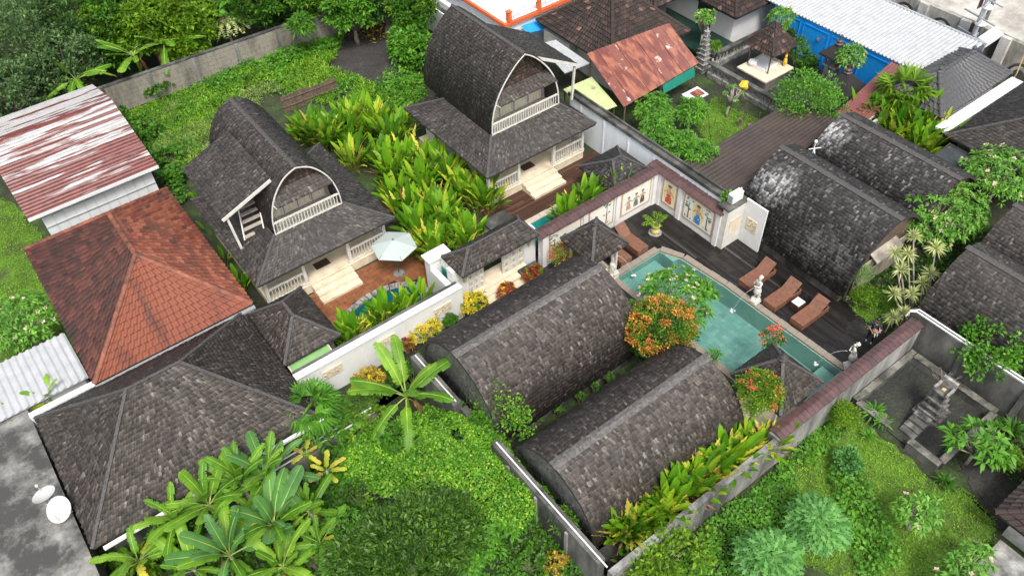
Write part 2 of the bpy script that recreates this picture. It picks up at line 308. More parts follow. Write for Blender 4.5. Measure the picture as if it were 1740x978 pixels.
# ------------------------------------------------------------------ helpers
def wloc(o):
    v = Vector((0, 0, 0))
    while o is not None: v += o.location; o = o.parent
    return v
def link(name, data, parent=None, loc=(0, 0, 0)):
    o = bpy.data.objects.new(name, data); COL.objects.link(o); o.location = loc
    if parent is not None: o.parent = parent
    return o
def tag(o, label, cat, group=None, kind=None):
    o['label'] = label; o['category'] = cat
    if group: o['group'] = group
    if kind: o['kind'] = kind
    return o
def thing(name, label, cat, loc=(0, 0, 0), group=None):
    return tag(link(name, None, None, loc), label, cat, group)
def mesh_np(name, V, F, mats, smooth=False, mi=None):
    """V (n,3) array, F (m,k) array with one face size"""
    me = bpy.data.meshes.new(name)
    V = np.asarray(V, dtype=np.float32); F = np.asarray(F, dtype=np.int32); k = F.shape[1]
    me.vertices.add(len(V)); me.vertices.foreach_set('co', V.ravel())
    me.loops.add(F.size); me.loops.foreach_set('vertex_index', F.ravel())
    me.polygons.add(len(F)); me.polygons.foreach_set('loop_start', np.arange(0, F.size, k, dtype=np.int32))
    for m in (mats if isinstance(mats, (list, tuple)) else [mats]): me.materials.append(m)
    if mi is not None: me.polygons.foreach_set('material_index', np.asarray(mi, dtype=np.int32))
    me.update(calc_edges=True)
    if smooth: me.polygons.foreach_set('use_smooth', np.ones(len(F), dtype=bool))
    return me
def part_np(name, V, F, mats, parent=None, kind=None, smooth=False):
    off = np.array(wloc(parent)) if parent is not None else np.zeros(3)
    o = link(name, mesh_np(name, np.asarray(V) - off, F, mats, smooth), parent)
    if kind: o['kind'] = kind
    return o

class MB:
    def __init__(s): s.v = []; s.f = []; s.m = []
    def add(s, vs, fs, m=0):
        n = len(s.v); s.v += [tuple(v) for v in vs]; s.f += [tuple(i + n for i in f) for f in fs]; s.m += [m] * len(fs)
        return s
    def box(s, a, b, m=0):
        x0, x1 = sorted((a[0], b[0])); y0, y1 = sorted((a[1], b[1])); z0, z1 = sorted((a[2], b[2]))
        return s.add([(x0, y0, z0), (x1, y0, z0), (x1, y1, z0), (x0, y1, z0), (x0, y0, z1), (x1, y0, z1), (x1, y1, z1), (x0, y1, z1)],
              [(3, 2, 1, 0), (4, 5, 6, 7), (0, 1, 5, 4), (1, 2, 6, 5), (2, 3, 7, 6), (3, 0, 4, 7)], m)
    def prism(s, poly, vec, m=0):
        n = len(poly); vec = Vector(vec); top = [Vector(p) + vec for p in poly]
        return s.add(list(poly) + top, [tuple(range(n))[::-1], tuple(range(n, 2 * n))] + [(i, (i + 1) % n, n + (i + 1) % n, n + i) for i in range(n)], m)
    def slab(s, q, th, m=0):                 # quad or polygon q, thickened against its normal
        a, b, c = (Vector(q[i]) for i in (0, 1, 2)); nn = (b - a).cross(c - a).normalized()
        if nn.z < -1e-6: nn = -nn
        return s.prism([Vector(p) - nn * th for p in q], nn * th, m)
    def bar(s, p, q, wd, ht=None, m=0, up=(0, 0, 1)):
        p, q = Vector(p), Vector(q); d = (q - p)
        if d.length < 1e-6: return s
        d.normalize(); u = Vector(up)
        if abs(d.dot(u)) > .95: u = Vector((1, 0, 0))
        sx = d.cross(u).normalized() * wd / 2; sy = d.cross(sx).normalized() * (ht or wd) / 2
        return s.add([p - sx - sy, p + sx - sy, p + sx + sy, p - sx + sy, q - sx - sy, q + sx - sy, q + sx + sy, q - sx + sy],
              [(3, 2, 1, 0), (4, 5, 6, 7), (0, 1, 5, 4), (1, 2, 6, 5), (2, 3, 7, 6), (3, 0, 4, 7)], m)
    def tube(s, pts, r, n=7, m=0):
        pts = [Vector(p) for p in pts]; k = len(pts); vs = []; fs = []
        rr = r if isinstance(r, (list, tuple)) else [r] * k
        pu = None
        for i, p in enumerate(pts):
            d = (pts[min(i + 1, k - 1)] - pts[max(i - 1, 0)]).normalized()
            u = pu if pu is not None else (Vector((0, 0, 1)) if abs(d.z) < .9 else Vector((1, 0, 0)))
            a = d.cross(u).normalized(); b = a.cross(d).normalized(); pu = b
            vs += [p + (a * math.cos(2 * math.pi * j / n) + b * math.sin(2 * math.pi * j / n)) * rr[i] for j in range(n)]
        for i in range(k - 1):
            fs += [(i * n + j, i * n + (j + 1) % n, (i + 1) * n + (j + 1) % n, (i + 1) * n + j) for j in range(n)]
        fs += [tuple(range(n))[::-1], tuple(range((k - 1) * n, k * n))]
        return s.add(vs, fs, m)
    def lathe(s, prof, c, n=14, m=0):
        vs = []; fs = []
        for r, z in prof: vs += [(c[0] + r * math.cos(2 * math.pi * j / n), c[1] + r * math.sin(2 * math.pi * j / n), c[2] + z) for j in range(n)]
        for i in range(len(prof) - 1):
            fs += [(i * n + j, i * n + (j + 1) % n, (i + 1) * n + (j + 1) % n, (i + 1) * n + j) for j in range(n)]
        fs += [tuple(range(n))[::-1], tuple(range((len(prof) - 1) * n, len(prof) * n))]
        return s.add(vs, fs, m)
    def blob(s, c, r, m=0, seed=0, n=8, rough=.2):
        rg = random.Random(seed); vs = []; fs = []; k = n // 2 + 1
        for i in range(k):
            th = math.pi * i / (k - 1)
            for j in range(n):
                q = 1 + rg.uniform(-rough, rough)
                vs.append((c[0] + r[0] * q * math.sin(th) * math.cos(2 * math.pi * j / n), c[1] + r[1] * q * math.sin(th) * math.sin(2 * math.pi * j / n), c[2] + r[2] * q * math.cos(th)))
        for i in range(k - 1): fs += [(i * n + j, (i + 1) * n + j, (i + 1) * n + (j + 1) % n, i * n + (j + 1) % n) for j in range(n)]
        return s.add(vs, fs, m)
    def mesh(s, name, mats, off=(0, 0, 0), smooth=False):
        me = bpy.data.meshes.new(name)
        me.from_pydata([(v[0] - off[0], v[1] - off[1], v[2] - off[2]) for v in s.v], [], s.f)
        for m in (mats if isinstance(mats, (list, tuple)) else [mats]): me.materials.append(m)
        me.polygons.foreach_set('material_index', s.m)
        if smooth: me.polygons.foreach_set('use_smooth', [True] * len(s.f))
        me.update(); return me
    def build(s, name, mats, parent=None, kind=None, smooth=False):
        o = link(name, s.mesh(name, mats, wloc(parent) if parent is not None else (0, 0, 0), smooth), parent)
        if kind: o['kind'] = kind
        return o
def bx(name, a, b, m, parent=None): return MB().box(a, b).build(name, m, parent)
def struct(o): o['kind'] = 'structure'; return o
def sheet(name, poly, z, m, th=0.05):
    """a ground sheet of its own thickness with its top at z"""
    return struct(MB().prism([(p[0], p[1], z - th) for p in poly], (0, 0, th)).build(name, m))
def dup(o, loc=None, rotz=None, label=None, parent=None):
    c = o.copy(); COL.objects.link(c)
    if parent is not None: c.parent = parent
    if loc is not None: c.location = loc
    if rotz is not None: c.rotation_euler = (0, 0, rotz)
    if label: c['label'] = label
    for ch in o.children: dup(ch, parent=c)
    return c

# ---- shingles and tiles: rows of small overlapping pieces
def shingle_rows(rows, wd, lift=0.035, over=0.35, jit=0.03, skip=0.0, rnd=None, taper=0.0, offs=0.5):
    rnd = rnd or random; V = []; F3 = []; F4 = []
    for ri, (L0, R0, L1, R1) in enumerate(rows):
        L0, R0, L1, R1 = map(Vector, (L0, R0, L1, R1))
        W = (R0 - L0).length
        if W < 0.04: continue
        up = ((L1 - L0) + (R1 - R0)) / 2
        nn = (R0 - L0).cross(up)
        if nn.length < 1e-9: continue
        nn.normalize()
        n = max(1, round(W / wd)); k0 = (ri % 2) * offs
        cuts = [0.0] + [min(1, max(0, (i + k0 + rnd.uniform(-.18, .18)) / n)) for i in range(0 if k0 else 1, n)] + [1.0]
        for a, b in zip(cuts[:-1], cuts[1:]):
            if b - a < 1e-4 or rnd.random() < skip: continue
            j = rnd.uniform(-jit, jit); g = 0.004 / max(W, .1)
            p0 = L0.lerp(R0, a + g); p1 = L0.lerp(R0, b - g)
            q0 = L1.lerp(R1, a + g); q1 = L1.lerp(R1, b - g)
            e0 = (q0 - p0); e1 = (q1 - p1)
            q0 = p0 + e0 * (1 + over); q1 = p1 + e1 * (1 + over)
            p0 = p0 - e0 * j / max(e0.length, .05); p1 = p1 - e1 * j / max(e1.length, .05)
            h = lift * rnd.uniform(.6, 1.4); i0 = len(V)
            V += [p0 + nn * h, p1 + nn * h, q1 + nn * .006, q0 + nn * .006, p0, p1]
            F4 += [(i0, i0 + 1, i0 + 2, i0 + 3), (i0 + 4, i0 + 5, i0 + 1, i0)]
    return V, F4
def plane_rows(p0, p1, q0, q1, h):
    """rows up a roof plane from eave p0-p1 to top q0-q1"""
    p0, p1, q0, q1 = map(Vector, (p0, p1, q0, q1))
    e = (p1 - p0).normalized() if (p1 - p0).length > 1e-6 else (q1 - q0).normalized()
    d = (q0 - p0); hh = (d - e * d.dot(e)).length
    n = max(1, round(hh / h)); out = []
    for i in range(n):
        a, b = i / n, (i + 1) / n
        out.append((p0.lerp(q0, a), p1.lerp(q1, a), p0.lerp(q0, b), p1.lerp(q1, b)))
    return out
def curve_rows(prof, fn, h):
    """prof: list of 2D points from base to ridge; fn(u, v, end) -> 3D point at end 0 / 1"""
    P = [Vector((a, b)) for a, b in prof]; L = [0]
    for a, b in zip(P[:-1], P[1:]): L.append(L[-1] + (b - a).length)
    n = max(1, round(L[-1] / h))
    def pt(s):
        for i in range(len(P) - 1):
            if s <= L[i + 1] + 1e-9: return P[i].lerp(P[i + 1], (s - L[i]) / (L[i + 1] - L[i]))
        return P[-1]
    S = [pt(L[-1] * i / n) for i in range(n + 1)]
    return [(fn(a.x, a.y, 0), fn(a.x, a.y, 1), fn(b.x, b.y, 0), fn(b.x, b.y, 1)) for a, b in zip(S[:-1], S[1:])]
def smooth_prof(pts, n=4):
    """Catmull-Rom through profile points"""
    P = [Vector(p) for p in pts]; out = []
    for i in range(len(P) - 1):
        a = P[max(i - 1, 0)]; b = P[i]; c = P[i + 1]; d = P[min(i + 2, len(P) - 1)]
        for k in range(n):
            t = k / n
            out.append(.5 * ((2 * b) + (c - a) * t + (2 * a - 5 * b + 4 * c - d) * t * t + (3 * b - a - 3 * c + d) * t ** 3))
    out.append(P[-1]); return [(p.x, p.y) for p in out]
def shingle_part(rows, wd, m, parent, name='shingles', **k):
    V, F = shingle_rows(rows, wd, **k)
    return part_np(name, [tuple(v) for v in V], F, m, parent, kind='stuff')

def hip_roof(root, x0, x1, y0, y1, ze, zr, rx0=None, rx1=None, ry=None, axis='x', m='shingle', wd=.105, h=.175, cap='ridge_dark', th=.12, sag=0.0, lift=.03, capw=.13, rows_out=None):
    """hipped roof with ridge along x or y; returns corner and ridge points"""
    A, B, C, D = (x0, y0, ze), (x1, y0, ze), (x1, y1, ze), (x0, y1, ze)
    if axis == 'x':
        yc = (y0 + y1) / 2 if ry is None else ry
        P, Q = (rx0, yc, zr), (rx1, yc, zr)
        faces = [(A, B, P, Q), (B, C, Q, Q), (C, D, Q, P), (D, A, P, P)]
        hips = [(A, P), (B, Q), (C, Q), (D, P)]
    else:
        xc = (x0 + x1) / 2 if ry is None else ry
        P, Q = (xc, rx0, zr), (xc, rx1, zr)
        faces = [(A, B, P, P), (B, C, P, Q), (C, D, Q, Q), (D, A, Q, P)]
        hips = [(A, P), (B, P), (C, Q), (D, Q)]
    mb = MB()
    dz = Vector((0, 0, -.02))
    mb.add([Vector(v) + dz for v in (A, B, C, D, P, Q)], [(0, 1, 5, 4), (1, 2, 5), (2, 3, 4, 5), (3, 0, 4)] if axis == 'x' else [(0, 1, 4), (1, 2, 5, 4), (2, 3, 5), (3, 0, 4, 5)])
    mb.box((x0 + .03, y0 + .03, ze - th), (x1 - .03, y1 - .03, ze - .022))
    roof = mb.build('roof', MT['deck_under'], root)
    rows = []
    for f in faces: rows += plane_rows(*f, h)
    if rows_out is not None: rows_out += rows
    else: shingle_part(rows, wd, MT[m], root, lift=lift)
    if cap:
        cb = MB()
        for a, b in hips + ([(P, Q)] if (Vector(P) - Vector(Q)).length > .05 else []):
            a, b = Vector(a), Vector(b); n = max(2, int((b - a).length / .35)); 
            for i in range(n):
                u = a.lerp(b, i / n); v = a.lerp(b, (i + 1.15) / n)
                cb.bar(u + Vector((0, 0, .05)), v + Vector((0, 0, .03)), capw, .06)
        cb.build('ridge_cap', MT[cap] if isinstance(cap, str) else cap, root)
    return faces, hips, (P, Q)

def corrugated(root, p0, p1, q0, q1, m, pitch=.2, amp=.03, along='v', name='roof_sheet', th=.02):
    """ribbed metal sheet over the quad p0 p1 (low edge) q0 q1 (high edge); ribs run low to high, or along the eave"""
    p0, p1, q0, q1 = map(Vector, (p0, p1, q0, q1))
    if along == 'u': p0, p1, q0, q1 = q0, p0, q1, p1
    nn = (p1 - p0).cross(q0 - p0).normalized()
    if nn.z < 0: nn = -nn
    W = max((p1 - p0).length, (q1 - q0).length); n = max(2, round(W / pitch)); V = []; F = []
    prof = [(0, 0), (.3, 0), (.42, 1), (.78, 1), (.9, 0)]
    us = []
    for i in range(n):
        for a, hgt in prof: us.append(((i + a) / n, hgt * amp))
    us.append((1, 0))
    for u, hgt in us:
        V += [p0.lerp(p1, u) + nn * hgt, q0.lerp(q1, u) + nn * hgt]
    for i in range(len(us) - 1): F.append((2 * i, 2 * i + 2, 2 * i + 3, 2 * i + 1))
    k = len(V); V += [p0 - nn * th, p1 - nn * th, q1 - nn * th, q0 - nn * th]; F.append((k + 3, k + 2, k + 1, k))
    return part_np(name, [tuple(v) for v in V], F, m, root)

# ---- leaves
def _unit(a): return a / np.maximum(np.linalg.norm(a, axis=1, keepdims=True), 1e-9)
def leaf_arrays(P, D, L, W, droop=0.0, fold=.12, rg=RNG):
    n = len(P); D = _unit(D); L = np.broadcast_to(L, (n,))[:, None]; W = np.broadcast_to(W, (n,))[:, None]
    up = np.tile([0, 0, 1.0], (n, 1)) + rg.normal(0, .35, (n, 3))
    S = _unit(np.cross(D, up)); N = _unit(np.cross(S, D))
    mid = P + D * L * .5 + N * L * fold * .5
    tip = P + D * L - np.array([0, 0, 1.0]) * (L * droop)
    V = np.stack([P, mid + S * W * .5, tip, mid - S * W * .5], 1).reshape(-1, 3)
    b = np.arange(n) * 4
    F = np.concatenate([np.stack([b, b + 1, b + 3], 1), np.stack([b + 1, b + 2, b + 3], 1)], 0)
    return V, F
def crown_leaves(c, r, nclump, per, L, W, rg, up=.35, cr=.33, shell=(.6, 1.0), low=-.35):
    c = np.array(c, float); r = np.array(r, float)
    d = _unit(rg.normal(0, 1, (nclump * 3, 3))); d = d[d[:, 2] > low][:nclump]
    C = c + d * r * rg.uniform(shell[0], shell[1], (len(d), 1))
    rc = r.mean() * cr * rg.uniform(.6, 1.3, len(d))
    k = np.repeat(np.arange(len(d)), per); n = len(k)
    u = _unit(rg.normal(0, 1, (n, 3))); u[:, 2] = np.where(u[:, 2] < -.2, -u[:, 2], u[:, 2])
    P = C[k] + u * rc[k][:, None] * rg.uniform(.5, 1.05, (n, 1)) * [1, 1, .75]
    D = u * .8 + rg.normal(0, .55, (n, 3)) + [0, 0, up * .4] + d[k] * .25
    s = rg.uniform(.65, 1.3, n)
    return leaf_arrays(P, D, L * s, W * s, droop=.15, rg=rg), C
def rosette_arrays(T, A, nleaf, L, W, rg, elev=(.1, .8), droop=.25):
    T = np.asarray(T, float); A = _unit(np.asarray(A, float)); n = len(T); k = np.repeat(np.arange(n), nleaf)
    ref = np.where(np.abs(A[:, 2:3]) > .9, [1.0, 0, 0], [0, 0, 1.0]); X = _unit(np.cross(A, ref)); Y = np.cross(A, X)
    az = np.tile(np.arange(nleaf) * 2 * math.pi / nleaf * 1.618 * nleaf / 2.0, n) + np.repeat(rg.uniform(0, 6, n), nleaf) + rg.normal(0, .25, len(k))
    el = rg.uniform(elev[0], elev[1], len(k))
    D = (X[k] * np.cos(az)[:, None] + Y[k] * np.sin(az)[:, None]) * np.cos(el)[:, None] + A[k] * np.sin(el)[:, None]
    s = rg.uniform(.7, 1.15, len(k))
    return leaf_arrays(T[k] + D * L * .06, D, L * s, W * s, droop=droop, rg=rg)
def merge(*AF):
    V = []; F = []; o = 0
    for v, f in AF: V.append(v); F.append(f + o); o += len(v)
    return np.concatenate(V), np.concatenate(F)
def inside(P, poly):
    x, y = P[:, 0], P[:, 1]; r = np.zeros(len(P), bool); n = len(poly)
    for i in range(n):
        x0, y0 = poly[i][:2]; x1, y1 = poly[(i + 1) % n][:2]
        if y0 == y1: continue
        c = ((y0 > y) != (y1 > y)) & (x < (x1 - x0) * (y - y0) / (y1 - y0) + x0); r ^= c
    return r
def scatter(poly, n, rg):
    xs = [p[0] for p in poly]; ys = [p[1] for p in poly]
    P = np.stack([rg.uniform(min(xs), max(xs), n), rg.uniform(min(ys), max(ys), n)], 1)
    return P[inside(P, poly)]
def vnoise(P, sc, seed):
    """smooth value noise in 2D for heights and gaps"""
    g = np.random.default_rng(seed).uniform(0, 1, (64, 64)); q = P * sc + 1000; i = np.floor(q).astype(int); f = q - i; f = f * f * (3 - 2 * f)
    a = lambda dx, dy: g[(i[:, 0] + dx) % 64, (i[:, 1] + dy) % 64]
    return (a(0, 0) * (1 - f[:, 0]) + a(1, 0) * f[:, 0]) * (1 - f[:, 1]) + (a(0, 1) * (1 - f[:, 0]) + a(1, 1) * f[:, 0]) * f[:, 1]
def ground_cover(name, label, cat, poly, dens, L, W, m, seed, hgt=.25, gap=0.0, upw=.5, tuft=0, base=0.0, hill=None):
    rg = np.random.default_rng(seed); xs = [p[0] for p in poly]; ys = [p[1] for p in poly]
    n = int((max(xs) - min(xs)) * (max(ys) - min(ys)) * dens)
    P = scatter(poly, n, rg)
    k = .6 * vnoise(P, .55, seed) + .4 * vnoise(P, 1.7, seed + 1)
    if gap: P, k = P[k > gap], k[k > gap]
    z = base + hgt * np.clip(k - .25, 0, 1) * 1.6 * rg.uniform(.55, 1.05, len(P))
    if hill is not None: z = z + hill(P)
    P3 = np.concatenate([P, z[:, None]], 1)
    if tuft:
        kk = np.repeat(np.arange(len(P3)), tuft); P3 = P3[kk] + rg.normal(0, .05, (len(kk), 3)) * [1, 1, 0]
    D = rg.normal(0, 1, (len(P3), 3)) * [1, 1, .5] + [0, 0, upw]
    s = rg.uniform(.6, 1.35, len(P3))
    V, F = leaf_arrays(P3, D, L * s, W * s, droop=.2, rg=rg)
    o = part_np(name, V, F, m); tag(o, label, cat, kind='stuff'); return o

def limbs(mb, base, tips, r0, fork=.45, rg=None, n=6):
    b = Vector(base); tips = [Vector(t) for t in tips]; cen = sum(tips, Vector()) / len(tips)
    f = b.lerp(cen, fork); f.x = b.x * .6 + f.x * .4; f.y = b.y * .6 + f.y * .4
    mb.tube([b, b.lerp(f, .5) + Vector((random.uniform(-.08, .08), random.uniform(-.08, .08), 0)), f], [r0, r0 * .8, r0 * .65], n + 2)
    for t in tips:
        mdl = f.lerp(t, .5) + Vector((random.uniform(-.15, .15), random.uniform(-.15, .15), .12 * (t - f).length))
        mb.tube([f, mdl, t], [r0 * .5, r0 * .32, r0 * .14], n - 1)
def tree(name, label, cat, base, cz, rad, m, nclump=60, per=40, L=.22, W=.11, r0=.14, seed=1, group=None, extra=None, bark='bark', cr=.33, c=None, low=-.35):
    """trunk + limbs + crown of small leaves; crown centred at height cz over the base (or at c)"""
    rg = np.random.default_rng(seed); t = thing(name, label, cat, (base[0], base[1], 0), group)
    cc = c or (base[0], base[1], cz)
    (V, F), C = crown_leaves(cc, rad, nclump, per, L, W, rg, cr=cr, low=low)
    part_np('crown', V, F, MT[m], t)
    if extra:
        for (m2, nc2, pr2, L2, W2, rs) in extra:
            (V2, F2), _ = crown_leaves(cc, tuple(x * rs for x in rad), nc2, pr2, L2, W2, rg, cr=cr * .7, shell=(.85, 1.02), low=.0)
            part_np('young_leaves' if 'flower' not in m2 else 'blossom', V2, F2, MT[m2], t)
    mb = MB(); limbs(mb, (base[0], base[1], -.1), [C[i] for i in range(0, min(len(C), 14), 2)], r0)
    mb.build('trunk', MT[bark], t, smooth=True); return t
def rosette_tree(name, label, cat, base, c, rad, m, ntip=70, nleaf=9, L=.3, W=.085, r0=.1, seed=1, flowers=0, fm='flower_pink', bark='bark_pale', group=None, bare=0.0, low=-.2, droop=.25, fork=.45):
    """frangipani-like: branches that end in rosettes of long leaves"""
    rg = np.random.default_rng(seed); t = thing(name, label, cat, (base[0], base[1], 0), group)
    d = _unit(rg.normal(0, 1, (ntip * 4, 3))); d = d[d[:, 2] > low][:ntip]
    T = np.array(c) + d * np.array(rad) * rg.uniform(.55, 1.0, (len(d), 1))
    A = d * [.7, .7, .5] + [0, 0, .7] + rg.normal(0, .15, d.shape)
    V, F = rosette_arrays(T, A, nleaf, L, W, rg, droop=droop)
    keep = rg.uniform(0, 1, len(T)) > bare
    if bare:
        Tk = T[keep]; V, F = rosette_arrays(Tk, A[keep], nleaf, L, W, rg, droop=droop)
    part_np('crown', V, F, MT[m], t)
    if flowers:
        k = rg.integers(0, len(T), flowers); V, F = rosette_arrays(T[k] + A[k] * .12, A[k], 5, .13, .1, rg, elev=(.2, .6), droop=0)
        part_np('blossom', V, F, MT[fm], t)
    mb = MB(); st = max(1, len(T) // (60 if bare else 22)); limbs(mb, (base[0], base[1], -.1), [T[i] for i in range(0, len(T), st)], r0, fork=fork)
    mb.build('trunk', MT[bark], t, smooth=True); return t
def shrub(name, label, cat, c, rad, m, ntip=60, nleaf=8, L=.2, W=.07, seed=1, group=None, elev=(.2, 1.0), m2=None, share=.3):
    """low plant: rosettes over a dome, stems to the ground; c on the ground"""
    rg = np.random.default_rng(seed); t = thing(name, label, cat, (c[0], c[1], 0), group)
    d = _unit(rg.normal(0, 1, (ntip * 3, 3))); d = d[d[:, 2] > -.25][:ntip]
    T = np.array([c[0], c[1], rad[2] * .75]) + d * np.array(rad) * rg.uniform(.5, 1.0, (len(d), 1)) * [1, 1, .55]
    T[:, 2] = np.maximum(T[:, 2], .08)
    A = d * .6 + [0, 0, .8]; n2 = int(len(T) * share) if m2 else 0
    V, F = rosette_arrays(T[n2:], A[n2:], nleaf, L, W, rg, elev=elev); part_np('foliage', V, F, MT[m], t)
    if n2: V, F = rosette_arrays(T[:n2], A[:n2], nleaf, L, W, rg, elev=elev); part_np('foliage', V, F, MT[m2], t)
    mb = MB()
    for i in range(0, len(T), max(1, len(T) // 12)): mb.tube([(c[0] + random.uniform(-.08, .08), c[1] + random.uniform(-.08, .08), -.03), tuple((T[i] + [c[0], c[1], 0]) / 2), tuple(T[i])], [.025, .018, .01], 5)
    mb.build('stems', MT['bark'], t); return t

# ---- big leaves: one mesh per kind, shared by leaf objects
def banana_leaf(L, W, seed, tear=.3, arch=.5, petiole=.2):
    """long blade with near parallel sides, torn into strips; midrib proud of it"""
    rg = random.Random(seed); V = []; F = []; MI = []
    def c(s): return Vector((s * L * (1 - .18 * arch * s), 0, s * L * .25 - arch * L * .62 * s * s))
    n = 24
    def halfw(q): return W / 2 * min(1, (q / .1)) ** .55 * (max(0.0, 1 - max(0, (q - .7) / .3) ** 2.6)) ** .6
    for side in (1, -1):
        i = 0; sag = rg.uniform(.05, .3)
        while i < n:
            k = 1 if rg.random() < tear else rg.randint(2, 5); k = min(k, n - i); torn = rg.random() < min(.95, tear * 1.8)
            sag = .6 * sag + .4 * rg.uniform(.0, .5 if tear > .15 else .25); slip = rg.uniform(.1, .4) if torn else 0.0; cut = rg.uniform(.72, 1.0) if torn else 1.0
            for j in range(k):
                q0, q1 = (i + j) / n, (i + j + 1) / n; a, b = c(petiole + (1 - petiole) * q0), c(petiole + (1 - petiole) * q1)
                w0, w1 = halfw(q0) * cut, halfw(q1) * cut
                e0 = slip if j == 0 else 0; e1 = slip if j == k - 1 else 0; d = b - a
                def out(p, wv, fr, sh): return p + Vector((.22 * wv, side * wv * fr, wv * (.34 * fr - (.12 + sag) * fr * fr * 1.5))) + d * sh * fr
                m = len(V)
                V += [a, b, out(b, w1, .5, -e1 * .3), out(a, w0, .5, e0 * .3), out(b, w1, 1, -e1), out(a, w0, 1, e0)]
                F += [(m, m + 1, m + 2, m + 3), (m + 3, m + 2, m + 4, m + 5)] if side > 0 else [(m + 3, m + 2, m + 1, m), (m + 5, m + 4, m + 2, m + 3)]; MI += [0, 0]
            i += k
    pts = [c(i / 12) for i in range(13)]
    for i in range(12):
        wv = .05 * (1 - i / 13.5) * max(.6, L / 2); a, b = pts[i], pts[i + 1]; k = len(V); z = Vector((0, 0, .02))
        V += [a + Vector((0, wv * .5, 0)), b + Vector((0, wv * .46, 0)), b + z, a + z, a - Vector((0, wv * .5, 0)), b - Vector((0, wv * .46, 0))]
        F += [(k, k + 1, k + 2, k + 3), (k + 3, k + 2, k + 5, k + 4)]; MI += [1, 1]
    return V, F, MI
def paddle_leaf(L, W, seed, tat=0.0, bend=.3):
    """upright stalked blade along +z, leaning to +x"""
    rg = random.Random(seed); V = []; F = []; n = 8; st = .36
    def c(s): return Vector((bend * L * s * s * .7, 0, L * s * (1 - .15 * bend * s)))
    for side in (1, -1):
        for i in range(n):
            q0, q1 = i / n, (i + 1) / n; a, b = c(st + (1 - st) * q0), c(st + (1 - st) * q1)
            hw = lambda q: W / 2 * math.sin(math.pi * min(1, .05 + q * .95) ** .85) ** .6 if q < 1 else .006
            w0, w1 = hw(q0), hw(q1)
            if tat: w0 *= 1 - tat * rg.random(); w1 *= 1 - tat * rg.random()
            k = len(V); fx = .35
            V += [a, b, b + Vector((-fx * w1, side * w1, 0)), a + Vector((-fx * w0, side * w0, 0))]; F.append((k, k + 1, k + 2, k + 3))
    for i in range(4):
        a, b = c(st * i / 4), c(st * (i + 1) / 4); k = len(V); r = .014
        V += [a + Vector((0, r, 0)), b + Vector((0, r, 0)), b - Vector((0, r, 0)), a - Vector((0, r, 0))]; F.append((k, k + 1, k + 2, k + 3))
    return V, F
def lobed_leaf(L, W, seed):
    """deeply cut leaf seen flat, along +x"""
    rg = random.Random(seed); V = [Vector((0, 0, 0))]; F = []
    for lob in range(9):
        a = (lob - 4) * .52; r = L * (1 - .07 * abs(lob - 4)) * rg.uniform(.85, 1.1); cx = L * .35
        d = Vector((math.cos(a), math.sin(a), 0)); s = Vector((-d.y, d.x, 0)); o = Vector((cx, 0, .05))
        k = len(V)
        V += [o - s * .03, o + d * r * .35 + s * .05 * L, o + d * r * .42 + s * .2 * L + Vector((0, 0, -.02)), o + d * r * .55 + s * .05 * L, o + d * r * .62 + s * .14 * L, o + d * r * .72 + s * .03 * L, o + d * r + Vector((0, 0, -.12 * L)),
              o + d * r * .72 - s * .03 * L, o + d * r * .62 - s * .14 * L, o + d * r * .55 - s * .05 * L, o + d * r * .42 - s * .2 * L + Vector((0, 0, -.02)), o + d * r * .35 - s * .05 * L]
        F += [(k, k + 1, k + 2, k + 3), (k, k + 3, k + 4, k + 5), (k, k + 5, k + 6, k + 7), (k, k + 7, k + 8, k + 9), (k, k + 9, k + 10, k + 11)]
    k = len(V); V += [Vector((0, .012, 0)), Vector((L * .38, .012, .05)), Vector((L * .38, -.012, .05)), Vector((0, -.012, 0))]; F.append((k, k + 1, k + 2, k + 3))
    return V, F
def meshlist(fn, args, mats):
    out = []
    for a in args:
        r = fn(*a); me = bpy.data.meshes.new('leaf'); me.from_pydata([tuple(v) for v in r[0]], [], r[1])
        for m in (mats if isinstance(mats, (list, tuple)) else [mats]): me.materials.append(m)
        if len(r) > 2: me.polygons.foreach_set('material_index', r[2])
        me.polygons.foreach_set('use_smooth', [True] * len(r[1])); me.update(); out.append(me)
    return out
BAN = meshlist(banana_leaf, [(2.15, .39, 1, .4, .6), (1.95, .36, 2, .7, .85), (2.25, .41, 3, .2, .4), (1.85, .34, 4, .9, 1.05), (2.05, .36, 5, .6, .7), (1.5, .32, 14, .15, .25)], [MT['banana'], MT['midrib']])
BANB = meshlist(banana_leaf, [(2.3, .46, 6, .3, .5), (2.1, .4, 7, .7, .8), (2.4, .48, 8, .15, .35)], [MT['banana_blue'], MT['midrib']])
BANDRY = meshlist(banana_leaf, [(1.7, .4, 9, .7, 1.25), (1.6, .4, 10, .6, 1.1)], [MT['heli_brown'], MT['heli_brown']])
BANYEL = meshlist(banana_leaf, [(1.4, .34, 12, .6, .8), (1.3, .36, 13, .5, .7)], [MT['heli_yellow'], MT['midrib']])
PAD = meshlist(paddle_leaf, [(1.35, .28, 1, 0, .25), (1.15, .3, 2, .1, .45), (1.5, .27, 3, 0, .15), (1.2, .25, 4, .3, .55), (.85, .2, 14, 0, .3)], MT['heli'])
PADL = meshlist(paddle_leaf, [(1.25, .24, 5, .15, .35), (1.05, .26, 6, .3, .5), (1.4, .23, 7, .1, .2), (.8, .17, 15, .1, .35)], MT['heli_lime'])
PADY = meshlist(paddle_leaf, [(1.2, .2, 8, .75, .45), (1.35, .18, 9, .8, .3), (1.0, .2, 10, .7, .7)], MT['heli_yellow'])
PADB = meshlist(paddle_leaf, [(.9, .12, 11, .7, 1.1), (1.1, .1, 12, .8, .4)], MT['heli_brown'])
